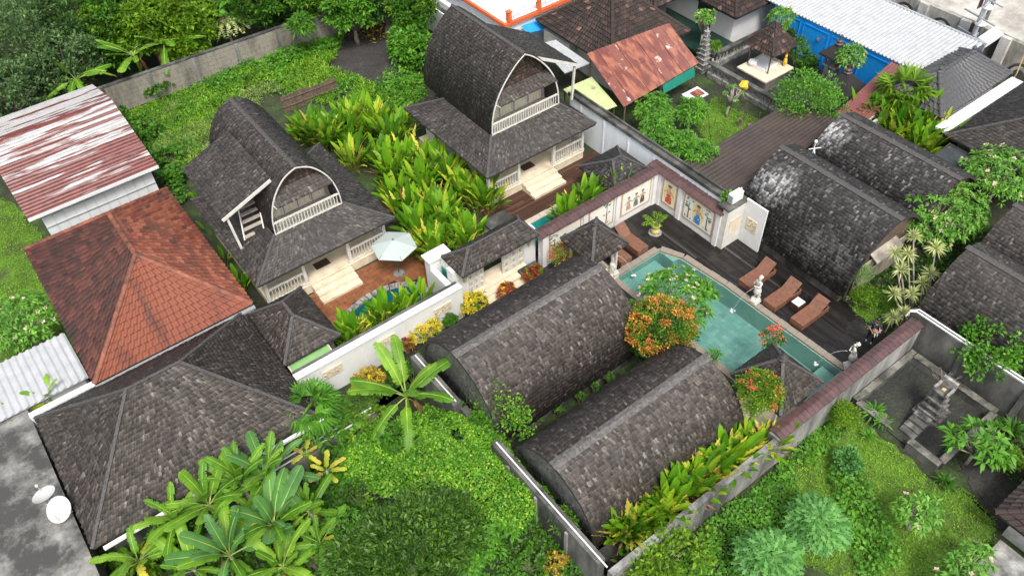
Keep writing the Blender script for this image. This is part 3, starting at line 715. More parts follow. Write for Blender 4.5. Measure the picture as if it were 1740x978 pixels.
LOB = meshlist(lobed_leaf, [(.55, .5, 1), (.5, .5, 2), (.6, .5, 3)], MT['leaf_silver'])
def put_leaf(parent, me, loc, az, tilt, s=1.0, roll=0.0):
    o = link('leaf', me, parent, loc)
    o.rotation_euler = (Matrix.Rotation(az, 3, 'Z') @ Matrix.Rotation(-tilt, 3, 'Y') @ Matrix.Rotation(roll, 3, 'X')).to_euler()
    o.scale = (s, s, s); return o
def banana_plant(name, label, base, h, n, s=1.0, kinds=None, seed=1, group=None, dry=0, tilt=(.1, 1.0), az0=0, r0=.1):
    rg = random.Random(seed); t = thing(name, label, 'banana plant', base, group); kinds = kinds or BAN
    MB().tube([(base[0], base[1], base[2] - .1), (base[0] + .04, base[1], base[2] + h * .5), (base[0], base[1], base[2] + h)], [r0, r0 * .85, r0 * .5], 9).build('stem', MT['leaf_lime'] if seed % 2 else MT['bark_pale'], t, smooth=True)
    for i in range(n):
        put_leaf(t, rg.choice(kinds), (0, 0, h - .05), az0 + i * 2.4 + rg.uniform(-.25, .25), tilt[0] + (tilt[1] - tilt[0]) * (1 - i / max(1, n - 1)) ** 1 if False else rg.uniform(*tilt), s * rg.uniform(.82, 1.1), rg.uniform(-.25, .25))
    for i in range(dry): put_leaf(t, rg.choice(BANDRY), (0, 0, h - .15), rg.uniform(0, 6.28), rg.uniform(-.9, -.5), s * rg.uniform(.6, .9))
    return t
def paddle_clump(name, label, base, n, s=1.0, spread=.3, lean=.3, mixk=(.55, .2, .15, .1), seed=1, group=None, cat='heliconia', face=None):
    rg = random.Random(seed); t = thing(name, label, cat, base, group)
    for i in range(n):
        ks = rg.choices((PAD, PADL, PADY, PADB), mixk)[0]; a = rg.uniform(0, 6.283); r = spread * math.sqrt(rg.random())
        ang = a if face is None or rg.random() < .4 else face + rg.uniform(-.8, .8)
        put_leaf(t, rg.choice(ks), (r * math.cos(a), r * math.sin(a), rg.uniform(0, .25) * s), ang, -rg.uniform(0, lean) * 1.4, s * rg.uniform(.65, 1.15), 0)
    return t
def frond_arrays(base, az, el, L, nl, lw, ll, rg, arch=.9):
    """one feather palm frond as leaflet arrays"""
    s = np.linspace(.18, 1, nl); h = np.array([math.cos(az), math.sin(az), 0]); sd = np.array([-math.sin(az), math.cos(az), 0])
    R_ = np.array(base) + np.outer(s * L * math.cos(el) * (1 - .12 * arch * s), h) + np.outer(s * L * math.sin(el) - arch * L * .55 * s * s, [0, 0, 1.0])
    Ps, Ds = [], []
    for k in (1, -1):
        Ps.append(R_); Ds.append(np.outer(np.ones(nl), h) * .75 + sd * k * .8 + [0, 0, .18] + rg.normal(0, .08, (nl, 3)))
    ln = ll * np.sin(np.pi * (.12 + .85 * s)) ** .6
    return leaf_arrays(np.concatenate(Ps), np.concatenate(Ds), np.tile(ln, 2), lw, droop=.28, rg=rg)

# ================================================================== GROUND
E0 = [(-160, -160), (220, -160), (220, 260), (-160, 260)]
# pool and small pools are cut out of the ground by laying it as strips round them
PX0, PX1, PY0, PY1 = 20.6, 25.2, 9.2, 20.6
gm = MB()
for a, b in (((-160, -160), (220, PY0)), ((-160, PY1), (220, 260)), ((-160, PY0), (PX0, PY1)), ((PX1, PY0), (220, PY1))):
    gm.box((a[0], a[1], -1.9), (b[0], b[1], -.06))
ground = struct(gm.build('ground', MT['ground']))

def blobpoly(pts, amp=.25, seed=0, n=4):
    """irregular outline through points"""
    rg = random.Random(seed); P = [Vector((p[0], p[1])) for p in pts]; out = []
    for i in range(len(P)):
        a, b = P[i], P[(i + 1) % len(P)]
        for k in range(n): 
            q = a.lerp(b, k / n); out.append((q.x + rg.uniform(-amp, amp), q.y + rg.uniform(-amp, amp)))
    return out
def pxs(*q, z=0.0): return [at(x, y, z)[:2] for x, y in q]


def lawn(poly, z, seed, m='lawn', name='lawn', amp=.2):
    return sheet(name, blobpoly(blobpoly(poly, amp * 1.4, seed, 3), amp * .8, seed + 50, 5), z, MT[m])
lawn(pxs((0, 330), (70, 400), (150, 600), (110, 640), (-60, 640), (-80, 330)), -.03, 1)
lawn(pxs((1330, 800), (1420, 690), (1462, 712), (1590, 822), (1640, 830), (1690, 880), (1700, 990), (1500, 1000), (1350, 960)), -.03, 2, amp=.15)
lawn(pxs((1170, 195), (1215, 165), (1330, 225), (1250, 270), (1200, 250)), -.03, 3)
lawn(pxs((1430, 500), (1510, 490), (1545, 545), (1475, 560)), -.03, 4, amp=.1)
lawn(pxs((880, 490), (1000, 440), (700, 610), (560, 680), (600, 720)), -.035, 5)
lawn(pxs((530, 70), (640, 35), (720, 60), (715, 110), (640, 145), (560, 120)), -.03, 6, 'soil', 'soil')
lawn(pxs((330, 210), (400, 180), (420, 240), (340, 260)), -.032, 7, 'soil', 'soil')
lawn(pxs((1640, 790), (1745, 720), (1800, 900), (1700, 900)), -.028, 8, 'soil', 'soil')

# ================================================================== POOL DECK AND POOL
XW = 21.02
pool_in = [(21.02, 20.12), (23.92, 20.12), (24.42, 19.0), (24.68, 16.4), (24.86, 9.55), (21.02, 9.55)]
# decking: long boards along y, each its own piece
def boards(poly, wd, m, parent, along='y', z=.0, th=.035, holes=(), maxlen=3.2, seed=3, name='planks'):
    rg = random.Random(seed); mb = MB(); ax = 0 if along == 'y' else 1
    lo = min(p[ax] for p in poly); hi = max(p[ax] for p in poly); x = lo
    def spans(c):
        ys = []
        n = len(poly)
        for i in range(n):
            a, b = poly[i], poly[(i + 1) % n]
            if (a[ax] > c) != (b[ax] > c): ys.append(a[1 - ax] + (b[1 - ax] - a[1 - ax]) * (c - a[ax]) / (b[ax] - a[ax]))
        ys.sort(); return list(zip(ys[::2], ys[1::2]))
    while x < hi - .01:
        c = x + wd / 2
        for y0, y1 in spans(min(c, hi - .001)):
            y = y0
            cut = [(y0, y1)]
            for (hx0, hx1, hy0, hy1) in holes:
                if ax == 0: ha, hb, ka, kb = hx0, hx1, hy0, hy1
                else: ha, hb, ka, kb = hy0, hy1, hx0, hx1
                if ha < c < hb:
                    nc = []
                    for s, e in cut:
                        if kb <= s or ka >= e: nc.append((s, e))
                        else:
                            if ka > s: nc.append((s, ka))
                            if kb < e: nc.append((kb, e))
                    cut = nc
            for s, e in cut:
                y = s - rg.uniform(0, maxlen * .6)
                while y < e:
                    L = maxlen * rg.uniform(.7, 1.1); a, b = max(y, s), min(y + L, e)
                    if b - a > .03:
                        dz = rg.uniform(0, .004)
                        if along == 'y': mb.box((x + .004, a + .003, z - th), (x + wd - .004, b - .003, z + dz))
                        else: mb.box((a + .003, x + .004, z - th), (b - .003, x + wd - .004, z + dz))
                    y += L
        x += wd
    return mb.build(name, m, parent, kind='stuff')
deck = struct(MB().box((18.4, 20.62, -.059), (26.38, 23.02, -.045)).box((25.22, 9.0, -.059), (28.3, 20.61, -.045)).box((18.4, 13.6, -.059), (20.58, 20.61, -.045)).build('pool_deck', MT['black']))
deckpoly = [(18.4, 23.0), (26.38, 23.0), (26.38, 18.6), (27.8, 18.58), (27.85, 17.25), (28.3, 16.9), (28.45, 12.9), (27.95, 9.05), (25.05, 9.05), (24.92, 16.45), (24.66, 19.1), (24.06, 20.36), (20.78, 20.36), (20.78, 13.6), (18.4, 13.6)]
boards(deckpoly, .14, MT['deck'], deck, 'y', z=.0)

pool = struct(MB().box((PX0, PY0, -1.62), (PX1, PY1, -1.5)).build('swimming_pool', MT['gap']))
pb = MB(); pin = pool_in
outer = [(PX0, PY1), (PX1 - .9, PY1), (PX1, 19.3), (PX1, 16.4), (PX1, PY0), (PX0, PY0)]
for i in range(6):
    j = (i + 1) % 6; a, b, c, d = pin[i], pin[j], outer[j], outer[i]
    pb.prism([(a[0], a[1], -1.5), (b[0], b[1], -1.5), (c[0], c[1], -1.5), (d[0], d[1], -1.5)], (0, 0, 1.41))
pb.box((PX1 - 1.2, 19.2, -1.5), (PX1 + .0, PY1, -.1))
pb.build('basin_wall', MT['pool_tile'], pool)
tl = MB(); rg = random.Random(5)
y = 9.56
while y < 20.1:
    x = 21.03
    while x < 24.85:
        if inside(np.array([[x + .12, y + .12]]), pin)[0]: tl.box((x, y, -1.49), (x + .247, y + .247, -1.2 + rg.uniform(0, .004)))
        x += .25
    y += .25
tl.build('floor_tiles', MT['pool_tile'], pool, kind='stuff')
sb = MB()                                       # shallow ledge and steps at the statue end
sb.box((21.05, 18.9, -1.19), (23.6, 20.1, -.42)); sb.box((21.05, 18.2, -1.19), (22.9, 18.88, -.75))
sb.box((22.9, 9.58, -1.19), (24.8, 10.4, -.5))
sb.build('steps', MT['pool_tile'], pool)
def coping(pts, wd, parent, m, L=.55, z=.03, side=1, seed=1, th=.13):
    rg = random.Random(seed)
    for a, b in zip(pts[:-1], pts[1:]):
        a, b = Vector((a[0], a[1], 0)), Vector((b[0], b[1], 0)); d = (b - a); n = max(1, round(d.length / L)); dn = d.normalized(); s = Vector((-dn.y, dn.x, 0)) * wd * side
        for i in range(n):
            p, q = a + d * (i / n) + dn * .006, a + d * ((i + 1) / n) - dn * .006; w2 = rg.uniform(.94, 1.04); zz = z + rg.uniform(-.004, .006)
            MB().prism([(p.x, p.y, zz - th), (q.x, q.y, zz - th), (q.x + s.x * w2, q.y + s.y * w2, zz - th), (p.x + s.x * w2, p.y + s.y * w2, zz - th)], (0, 0, th)).build('coping_stone', m, parent)
coping([(20.98, 9.5), (20.98, 20.14), (23.95, 20.16), (24.47, 19.02), (24.73, 16.4), (24.9, 9.5)], .34, pool, MT['coping'])
water = struct(MB().prism([(p[0], p[1], -.075) for p in pin], (0, 0, .001)).build('pool_water', MT['water']))
water.data.clear_geometry(); water.data.from_pydata([(p[0], p[1], -.075) for p in pin], [], [tuple(range(6))[::-1]]); water.data.update()

# narrow concrete gutter strip at the foot of the bungalow by the deck
struct(MB().box((28.45, 11.6, -.05), (28.9, 19.0, .18)).build('kerb_strip', MT['concrete_dark']))

# ================================================================== WALLS
def cap_tiles(parent, a, b, ybase, wd, z, axis='x', L=.27, rise=.16, flip=1, m='maroon', seed=2):
    """saddle of cap tiles, each its own piece, sharing one mesh"""
    n = max(1, round(abs(b - a) / L)); L = abs(b - a) / n; h = wd / 2
    mb = MB(); prof = [(-h, 0), (-h * .98, .035), (-h * .1, rise), (h * .1, rise), (h * .98, .035), (h, 0)]
    mb.prism([(0.004, p[0], p[1]) for p in prof], (L - .012, 0, 0)); mb.bar((L - .03, -h * .98, .04), (L - .03, 0, rise + .01), .05, .03); mb.bar((L - .03, h * .98, .04), (L - .03, 0, rise + .01), .05, .03)
    me = mb.mesh('cap_tile', MT[m]); rg = random.Random(seed)
    for i in range(n):
        o = link('cap_tile', me, parent)
        if axis == 'x': o.location = Vector((min(a, b) + i * L, ybase, z)) - wloc(parent)
        else: o.location = Vector((ybase, min(a, b) + i * L, z)) - wloc(parent); o.rotation_euler = (0, 0, math.pi / 2)
        o.location.z += rg.uniform(-.006, .006)

cw = thing('compound_wall', 'long stained concrete wall with maroon tiled cap along the overgrown garden', 'wall', (10, 8.5, 0))
MB().box((9.75, 8.22, -.3), (18.5, 8.48, 1.9)).box((18.5, 8.22, -.3), (27.9, 8.75, 1.98)).build('wall', MT['concrete'], cw)
cap_tiles(cw, 18.6, 27.95, 8.5, .66, 1.985, rise=.11)
ww = thing('compound_wall', 'mossy grey boundary wall with a white pipe along its top, behind the two front bungalows', 'wall', (9.8, 15, 0))
wb_ = MB(); wb_.box((9.55, 8.8, -.3), (9.9, 15.1, 2.12)); wb_.box((9.45, 17.6, -.3), (9.85, 20.9, 1.95)); wb_.box((9.75, 15.1, -.3), (10.05, 17.6, 1.5))
wb_.build('wall', MT['concrete_dark'], ww)
MB().tube([(9.72, 8.5, 2.17), (9.72, 11, 2.16), (9.72, 15.0, 2.17)], .035, 6).build('pipe', MT['white'], ww)
MB().tube([(9.65, 17.7, 2.0), (9.65, 20.8, 2.0)], .035, 6).build('pipe', MT['white'], ww)
for y in (10.4, 12.2, 13.9): bx('pilaster', (9.47, y, -.2), (9.545, y + .14, 1.9), MT['concrete'], ww)

sw = thing('boundary_wall', 'tall dark stained wall with white pipes on top behind the small stone shrine', 'wall', (28.3, 4, 0))
MB().box((28.15, -8, -.3), (28.45, 9.0, 2.2)).build('wall', MT['concrete_dark'], sw)
for dx, dz in ((28.22, 2.24), (28.36, 2.27)): MB().tube([(27.95, 9.05, dz - .3), (28.0, 9.0, dz), (dx, 8.8, dz), (dx, 2, dz), (dx, -7.9, dz)], .04, 6).build('pipe', MT['white'], sw)
for y in (6.2, 3.4, .5): bx('pilaster', (28.08, y, -.2), (28.145, y + .25, 2.1), MT['concrete'], sw)

# --- white garden wall with relief plaques
gw = thing('garden_wall', 'low white wall with carved relief panels in front of the terracotta terrace', 'wall', (9, 23, 0))
MB().box((4.95, 22.85, -.3), (13.55, 23.2, 1.98)).build('wall', MT['white'], gw)
MB().box((4.95, 22.79, 1.985), (13.55, 23.14, 2.06)).build('coping', MT['white'], gw)
MB().box((5.0, 23.145, 1.99), (13.5, 23.32, 2.045)).build('black_edge', MT['concrete_dark'], gw)
for i in range(4):
    x = 6.1 + i * 2.15; bx('pilaster', (x - .06, 22.815, -.2), (x + .06, 22.848, 1.93), MT['white'], gw)
def plaque(parent, x, z, wd, ht, y, seed):
    fr = MB().box((x - wd / 2, y - .05, z - ht / 2), (x + wd / 2, y, z + ht / 2)).build('relief_panel', MT['cream'], parent)
    rg = random.Random(seed); mb = MB()
    for i in range(34):
        px_, pz = x + rg.uniform(-.44, .44) * wd, z + rg.uniform(-.38, .38) * ht; mb.blob((px_, y - .05, pz), (rg.uniform(.03, .08), .03, rg.uniform(.02, .06)), 0, i, 6)
    mb.build('relief', MT['ornament'], fr)
for i, (px, py) in enumerate(((565, 630), (657, 578), (752, 524))):
    x, z = on_y(px, py, 22.84); plaque(gw, x, z, .95, .5, 22.84, i)

# --- mural walls round the pool deck
mw = thing('mural_wall', 'white wall with painted folk panels under a maroon tile cap, between deck and small pool', 'wall', (22, 23.2, 0))
MB().box((18.55, 23.05, -.3), (26.6, 23.4, 2.18)).build('wall', MT['white'], mw)
cap_tiles(mw, 18.2, 26.3, 23.22, .74, 2.185, seed=4, rise=.12)
for x in (18.65, 21.3, 23.55, 26.2): bx('pilaster', (x - .14, 22.96, -.04), (x + .14, 23.045, 2.15), MT['white'], mw)
mw2 = thing('mural_wall', 'white wall with a red and a blue painted figure panel under a maroon tile cap', 'wall', (26.6, 21, 0))
MB().box((26.45, 18.6, -.3), (26.8, 23.04, 2.18)).build('wall', MT['white'], mw2)
cap_tiles(mw2, 18.5, 23.75, 26.62, .74, 2.19, axis='y', seed=5, rise=.12)
for y in (18.72, 21.35, 22.9): bx('pilaster', (26.36, y - .13, -.04), (26.445, y + .13, 2.15), MT['white'], mw2)
class Wallframe:
    """painted shapes laid on a wall face: u runs along the wall, v up"""
    def __init__(s, axis, pos_, sgn): s.axis, s.p, s.s = axis, pos_, sgn
    def pt(s, u, v, d): return (u, s.p + s.s * d, v) if s.axis == 'x' else (s.p + s.s * d, u, v)
    def poly(s, mb, pts, d0, d1, m=0):
        a = [s.pt(u, v, d0) for u, v in pts]; b = s.pt(0, 0, d1); o = s.pt(0, 0, d0)
        mb.prism(a, (b[0] - o[0], b[1] - o[1], b[2] - o[2]), m)
    def ell(s, mb, u, v, a, b, d0, d1, m=0, n=12, rg=None):
        s.poly(mb, [(u + a * math.cos(2 * math.pi * k / n) * (1 if not rg else rg.uniform(.8, 1.15)), v + b * math.sin(2 * math.pi * k / n)) for k in range(n)], d0, d1, m)
def mural_panel(parent, wf, u0, u1, v0, v1, what, seed, flip=1):
    rg = random.Random(seed); mb = MB(); w_ = u1 - u0; h_ = v1 - v0; uc = (u0 + u1) / 2
    wf.poly(mb, [(u0, v0), (u1, v0), (u1, v1), (u0, v1)], 0, .03, 0)
    e = .09
    wf.poly(mb, [(u0 + e, v0 + e), (u1 - e, v0 + e), (u1 - e, v1 - e), (u0 + e, v1 - e)], .028, .036, 1)
    pn = mb.build('mural_panel', [MT['mural_edge'], MT['mural']], parent)
    M_ = [MT[k] for k in ('paint_green', 'paint_tan', 'paint_red', 'paint_blue', 'paint_yellow', 'paint_dark')]
    def small(n):
        q = MB()
        for i in range(n): wf.ell(q, rg.uniform(u0 + .15, u1 - .15), rg.uniform(v0 + .3 * h_, v1 - .12), .03, .012, .034, .038, rg.choice((0, 1)), 6)
        q.build('painted_leaves', M_, pn)
    def tree_(u, hh=.8):
        q = MB(); b = v0 + .12 * h_; wf.poly(q, [(u - .035, b), (u + .035, b), (u + .05, b + hh * h_ * .5), (u + .01, b + hh * h_ * .85), (u - .02, b + hh * h_ * .5)], .034, .039, 5)
        for i in range(12): wf.ell(q, u + rg.uniform(-.24, .24), b + h_ * hh * rg.uniform(.45, 1), rg.uniform(.06, .12), rg.uniform(.03, .055), .034, .0385 + i * .0004, 0, 9, rg)
        for i in range(5): wf.poly(q, [(u + rg.uniform(-.25, -.1) + .1 * i, b - .02), (u + .1 * i - .14, b + .0), (u + .1 * i - .2, b + rg.uniform(.12, .22))], .034, .0382, 0)
        q.build('painted_tree', M_, pn)
    def figure(u, b, hh, body, halo=None):
        q = MB()
        if halo: wf.ell(q, u, b + hh * .5, hh * .33, hh * .56, .034, .0375, 4, 20)
        wf.poly(q, [(u - hh * .17, b), (u + hh * .19, b), (u + hh * .15, b + hh * .38), (u + hh * .06, b + hh * .52), (u - hh * .08, b + hh * .52), (u - hh * .16, b + hh * .36)], .034, .041, body)
        wf.poly(q, [(u - hh * .13, b + hh * .5), (u + hh * .13, b + hh * .5), (u + hh * .16, b + hh * .7), (u - hh * .16, b + hh * .7)], .034, .0425, 1)
        wf.ell(q, u, b + hh * .8, hh * .085, hh * .1, .034, .044, 1)
        wf.ell(q, u, b + hh * .93, hh * .11, hh * .07, .034, .0435, 5, 8, rg)
        wf.poly(q, [(u - hh * .3, b + hh * .5), (u - hh * .26, b + hh * .44), (u - hh * .13, b + hh * .62), (u - hh * .14, b + hh * .69)], .034, .0415, 1)
        wf.poly(q, [(u + hh * .3, b + hh * .56), (u + hh * .27, b + hh * .5), (u + hh * .12, b + hh * .62), (u + hh * .14, b + hh * .69)], .034, .0415, 1)
        for i in range(6): wf.ell(q, u + rg.uniform(-.14, .14) * hh, b + rg.uniform(.03, .48) * hh, .03 * hh, .025 * hh, .034, .0445 + i * .0003, rg.choice((4, 5, body)), 7)
        q.build('painted_figure', M_, pn)
    if what == 'big': tree_(u0 + .42); tree_(u1 - .42); figure(uc, v0 + .2, h_ * .74, 3, True); small(16)
    elif what == 'red': figure(uc, v0 + .2, h_ * .74, 2, True); small(6)
    elif what == 'trio':
        for k, bd in ((.25, 1), (.5, 0), (.72, 5)): figure(u0 + w_ * k, v0 + .28, h_ * .55, bd)
        small(14)
    elif what == 'grazing': tree_(uc + .35, .85); figure(uc - .4, v0 + .2, h_ * .4, 1); small(10)
    elif what == 'seated': tree_(u0 + .32, .75); figure(uc - .05, v0 + .35, h_ * .5, 5); figure(uc + .55, v0 + .2, h_ * .45, 1); small(8)
    return pn
WA = Wallframe('x', 23.05, -1); WB = Wallframe('y', 26.45, -1)
mural_panel(mw, WA, 18.95, 21.05, .35, 2.0, 'seated', 1); mural_panel(mw, WA, 21.55, 23.3, .35, 2.0, 'grazing', 2); mural_panel(mw, WA, 23.8, 25.95, .35, 2.0, 'trio', 3)
mural_panel(mw2, WB, 18.98, 21.1, .35, 2.0, 'big', 4); mural_panel(mw2, WB, 21.6, 22.65, .35, 2.0, 'red', 5)

nw = thing('niche_wall', 'cream corner wall with plaster plaques and a flat top carrying the air conditioner', 'wall', (27.4, 18.3, 0))
MB().box((26.46, 18.25, -.3), (27.82, 18.585, 2.55)).build('wall', MT['trim'], nw)
MB().box((27.72, 16.95, -.3), (27.82, 18.24, 2.75)).build('wall', MT['white'], nw)
MB().box((26.4, 18.2, 2.56), (27.9, 18.95, 2.66)).build('slab', MT['concrete_dark'], nw)
plq = MB().box((27.69, 17.3, 1.0), (27.718, 17.95, 1.75)).build('relief_panel', MT['cream'], nw)
q = MB()
for i in range(24): q.blob((27.688, random.uniform(17.37, 17.88), random.uniform(1.05, 1.7)), (.02, random.uniform(.04, .09), random.uniform(.03, .06)), 0, i, 6)
q.build('relief', MT['ornament'], plq)
plq = MB().box((26.75, 18.22, .9), (27.5, 18.248, 1.8)).build('relief_panel', MT['cream'], nw)
ac = thing('air_conditioner', 'white air conditioner unit standing on the dark slab above the niche wall', 'air conditioner', (27.2, 18.6, 2.66))
MB().box((26.85, 18.42, 2.7), (27.6, 18.75, 3.2)).build('case', MT['white'], ac)
MB().box((26.83, 18.46, 2.75), (26.848, 18.7, 3.15)).build('grille', MT['galv'], ac)
for x in (26.95, 27.5): bx('foot', (x - .04, 18.42, 2.66), (x + .04, 18.75, 2.699), MT['black'], ac)
MB().tube([(27.6, 18.7, 3.1), (27.75, 18.7, 3.14), (27.82, 18.7, 2.9), (27.82, 18.75, 2.67)], .025, 6).build('hose', MT['white'], ac)

bw = thing('boundary_wall', 'pale blue-white boundary wall with a dark gutter along its top beside the villa', 'wall', (27.1, 25, 0))
MB().box((27.0, 18.96, -.3), (27.25, 31.0, 2.5)).build('wall', MT['white_stained'], bw)
MB().box((26.93, 18.97, 2.505), (27.02, 31.1, 2.72)).box((27.02, 18.97, 2.505), (27.4, 31.1, 2.53)).box((27.4, 18.97, 2.4), (27.48, 31.1, 2.7)).build('gutter', MT['concrete_dark'], bw)
for y in (20, 22, 24, 26, 28, 30): bx('pilaster', (26.96, y - .05, -.2), (26.995, y + .05, 2.45), MT['white_stained'], bw)

# paving path behind the boundary wall
path = struct(MB().box((27.5, 20.0, -.055), (29.3, 30.5, -.02)).build('path', MT['concrete_dark']))
rg = random.Random(9)
for i in range(19):
    y = 20.1 + i * .55
    for x0, x1 in ((27.55, 28.35), (28.37, 29.1)): MB().box((x0, y + .01, -.02), (x1, y + .53, .012 + rg.uniform(0, .012))).build('paving_slab', MT['paver'], path)

# ================================================================== BARREL-ROOFED BUNGALOWS
def barrel_bungalow(name, label, axis, c, half, a0, a1, prof, wallz, m='shingle', gable0=True, gable1=True, ridge_w=.42, inset=.3, inset0=None, wd=.105, h=.172, seed=1, cap='ridge'):
    """c: ridge line coordinate, a0..a1 along the ridge; prof: half profile from ridge (0,z) out to base (half,z)"""
    org = ((a0 + a1) / 2, c, 0) if axis == 'x' else (c, (a0 + a1) / 2, 0)
    t = thing(name, label, 'bungalow', org)
    P3 = (lambda a, o, z: (a, c + o, z)) if axis == 'x' else (lambda a, o, z: (c + o, a, z))
    pr = smooth_prof(prof, 3)
    # vault slab
    mb = MB(); full = [(-o, z) for o, z in pr[::-1]] + [(o, z) for o, z in pr[1:]]
    for (o0, z0), (o1, z1) in zip(full[:-1], full[1:]):
        n = Vector((-(z1 - z0), o1 - o0)).normalized()
        if n.y < 0: pass
        q = [P3(a0, o0, z0), P3(a1, o0, z0), P3(a1, o1, z1), P3(a0, o1, z1)]
        i = [P3(a0, o0 - n.x * .12, z0 - n.y * .12), P3(a1, o0 - n.x * .12, z0 - n.y * .12), P3(a1, o1 - n.x * .12, z1 - n.y * .12), P3(a0, o1 - n.x * .12, z1 - n.y * .12)]
        mb.add(q + i, [(0, 1, 2, 3), (7, 6, 5, 4), (0, 3, 7, 4), (1, 5, 6, 2)])
    mb.build('roof', MT['deck_under'], t)
    rows = []
    base = pr[::-1]
    for sgn in (1, -1):
        e0, e1 = (a0, a1) if (sgn == 1) == (axis == 'y') else (a1, a0)
        if axis == 'x': e0, e1 = (a0, a1) if sgn == -1 else (a1, a0)
        else: e0, e1 = (a0, a1) if sgn == 1 else (a1, a0)
        rows += curve_rows(base, lambda o, z, e, s=sgn, q=(e0, e1): P3(q[e], s * o, z), h)
    shingle_part(rows, wd, MT[m], t, rnd=random.Random(seed))
    # flat ridge strip of overlapping boards
    cb = MB(); zr = prof[0][1]; rg = random.Random(seed); a = a0 - .05
    slope = (pr[0][1] - pr[1][1]) / max(.01, pr[1][0])
    while a < a1:
        L = rg.uniform(.5, .8); b = min(a + L, a1 + .05)
        for s in (-1, 1):
            w1 = ridge_w / 2; z1 = zr - min(.3, slope) * w1
            q = [P3(a, 0, zr + .09 + rg.uniform(0, .012)), P3(b + .03, 0, zr + .075), P3(b + .03, s * w1, z1 + .065), P3(a, s * w1, z1 + .08)]
            cb.slab(q, .03)
        a = b
    cb.build('ridge_cap', MT[cap], t)
    # end walls inside the vault, shingle clad or boarded, and low side walls
    for g, aa, s in ((gable0, a0 + (inset if inset0 is None else inset0), -1), (gable1, a1 - inset, 1)):
        if not g: continue
        poly = [P3(aa, o * .955, z - .1) for o, z in full]; poly = [P3(aa, -half * .93, 0)] + poly + [P3(aa, half * .93, 0)]
        MB().prism(poly, P3(.12 * -s, -c if axis == 'x' else -c, 0) if False else ((-.12 * s, 0, 0) if axis == 'x' else (0, -.12 * s, 0))).build('gable_wall', MT['concrete_dark'] if g != 'wood' else MT['wood'], t)
        if g == 'shingled' or g is True:
            rows = []; zt = zr - .25; z = .5
            while z < zt:
                def wid(zz):
                    for (o0, z0), (o1, z1) in zip(pr[:-1], pr[1:]):
                        if z1 <= zz <= z0: return o0 + (o1 - o0) * (z0 - zz) / max(1e-6, z0 - z1)
                    return half
                w0, w1 = wid(z) * .95, wid(min(z + .22, zt)) * .95; e = aa + s * .01
                k = 1 if (axis == 'x') == (s == 1) else -1
                rows.append((P3(e, -w0 * k, z), P3(e, w0 * k, z), P3(e, -w1 * k, z + .22), P3(e, w1 * k, z + .22))); z += .22
            shingle_part(rows, .12, MT['shingle_grey'], t, name='gable_shingles', rnd=random.Random(seed + 5))
    for s in (-1, 1):
        q0, q1 = P3(a0 + inset + .1, s * (half - .2), 0), P3(a1 - inset - .1, s * (half - .32), wallz)
        bx('side_wall', q0, q1, MT['concrete_dark'], t)
    return t
B2P = [(0, 3.55), (.55, 3.43), (1.1, 3.2), (1.75, 2.75), (2.2, 2.1), (2.4, 1.4), (2.42, .8)]
B1P = [(0, 3.98), (.6, 3.85), (1.25, 3.58), (2.0, 3.0), (2.55, 2.2), (2.75, 1.4), (2.78, .8)]
RP = [(0, 4.0), (.55, 3.88), (1.2, 3.6), (1.95, 3.0), (2.5, 2.2), (2.8, 1.4), (2.9, .7)]
barrel_bungalow('barrel_bungalow', 'dark shingled barrel roof bungalow nearest the yellow crotons and white wall', 'x', 18.35, 2.75, 10.2, 18.15, B1P, .9, 'shingle_brown', inset0=.1, seed=2)
barrel_bungalow('barrel_bungalow', 'dark shingled barrel roof bungalow beside the paddle leaved plants and bottom garden wall', 'x', 12.15, 2.4, 10.25, 18.3, B2P, .85, 'shingle_brown', inset0=.1, seed=3)
r1 = barrel_bungalow('barrel_bungalow', 'grey barrel roof bungalow with a painted glare patch, beside the pool deck loungers', 'y', 30.78, 2.9, 11.95, 18.95, RP, .8, 'shingle_pale', gable0='wood', seed=4, ridge_w=.34, cap='ridge_dark')
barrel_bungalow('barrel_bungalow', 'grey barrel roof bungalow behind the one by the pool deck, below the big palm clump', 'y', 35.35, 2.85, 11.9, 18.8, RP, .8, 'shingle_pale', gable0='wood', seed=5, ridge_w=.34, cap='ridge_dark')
barrel_bungalow('barrel_bungalow', 'dark barrel roof bungalow behind the wall with white pipes', 'y', 31.42, 2.75, 1.0, 9.05, RP, .8, 'shingle', gable0=False, seed=6, ridge_w=.34, cap='ridge_dark')
barrel_bungalow('barrel_bungalow', 'dark barrel roof bungalow at the right picture edge, under the frangipani trees', 'y', 35.6, 2.75, 1.0, 9.3, RP, .8, 'shingle', gable0=False, seed=7, ridge_w=.34, cap='ridge_dark')
# canopy and boards of the open end of the bungalow by the deck
mb = MB()
for i in range(9): mb.box((28.75 + i * .42, 12.1, .1), (29.14 + i * .42, 12.14, 2.0 if i not in (3, 4) else 1.2))
mb.build('boards', MT['wood_pale'], r1)
MB().slab([(29.6, 11.75, 2.05), (31.6, 11.75, 2.05), (31.6, 12.25, 2.3), (29.6, 12.25, 2.3)], .05).build('awning', MT['wood_pale'], r1)

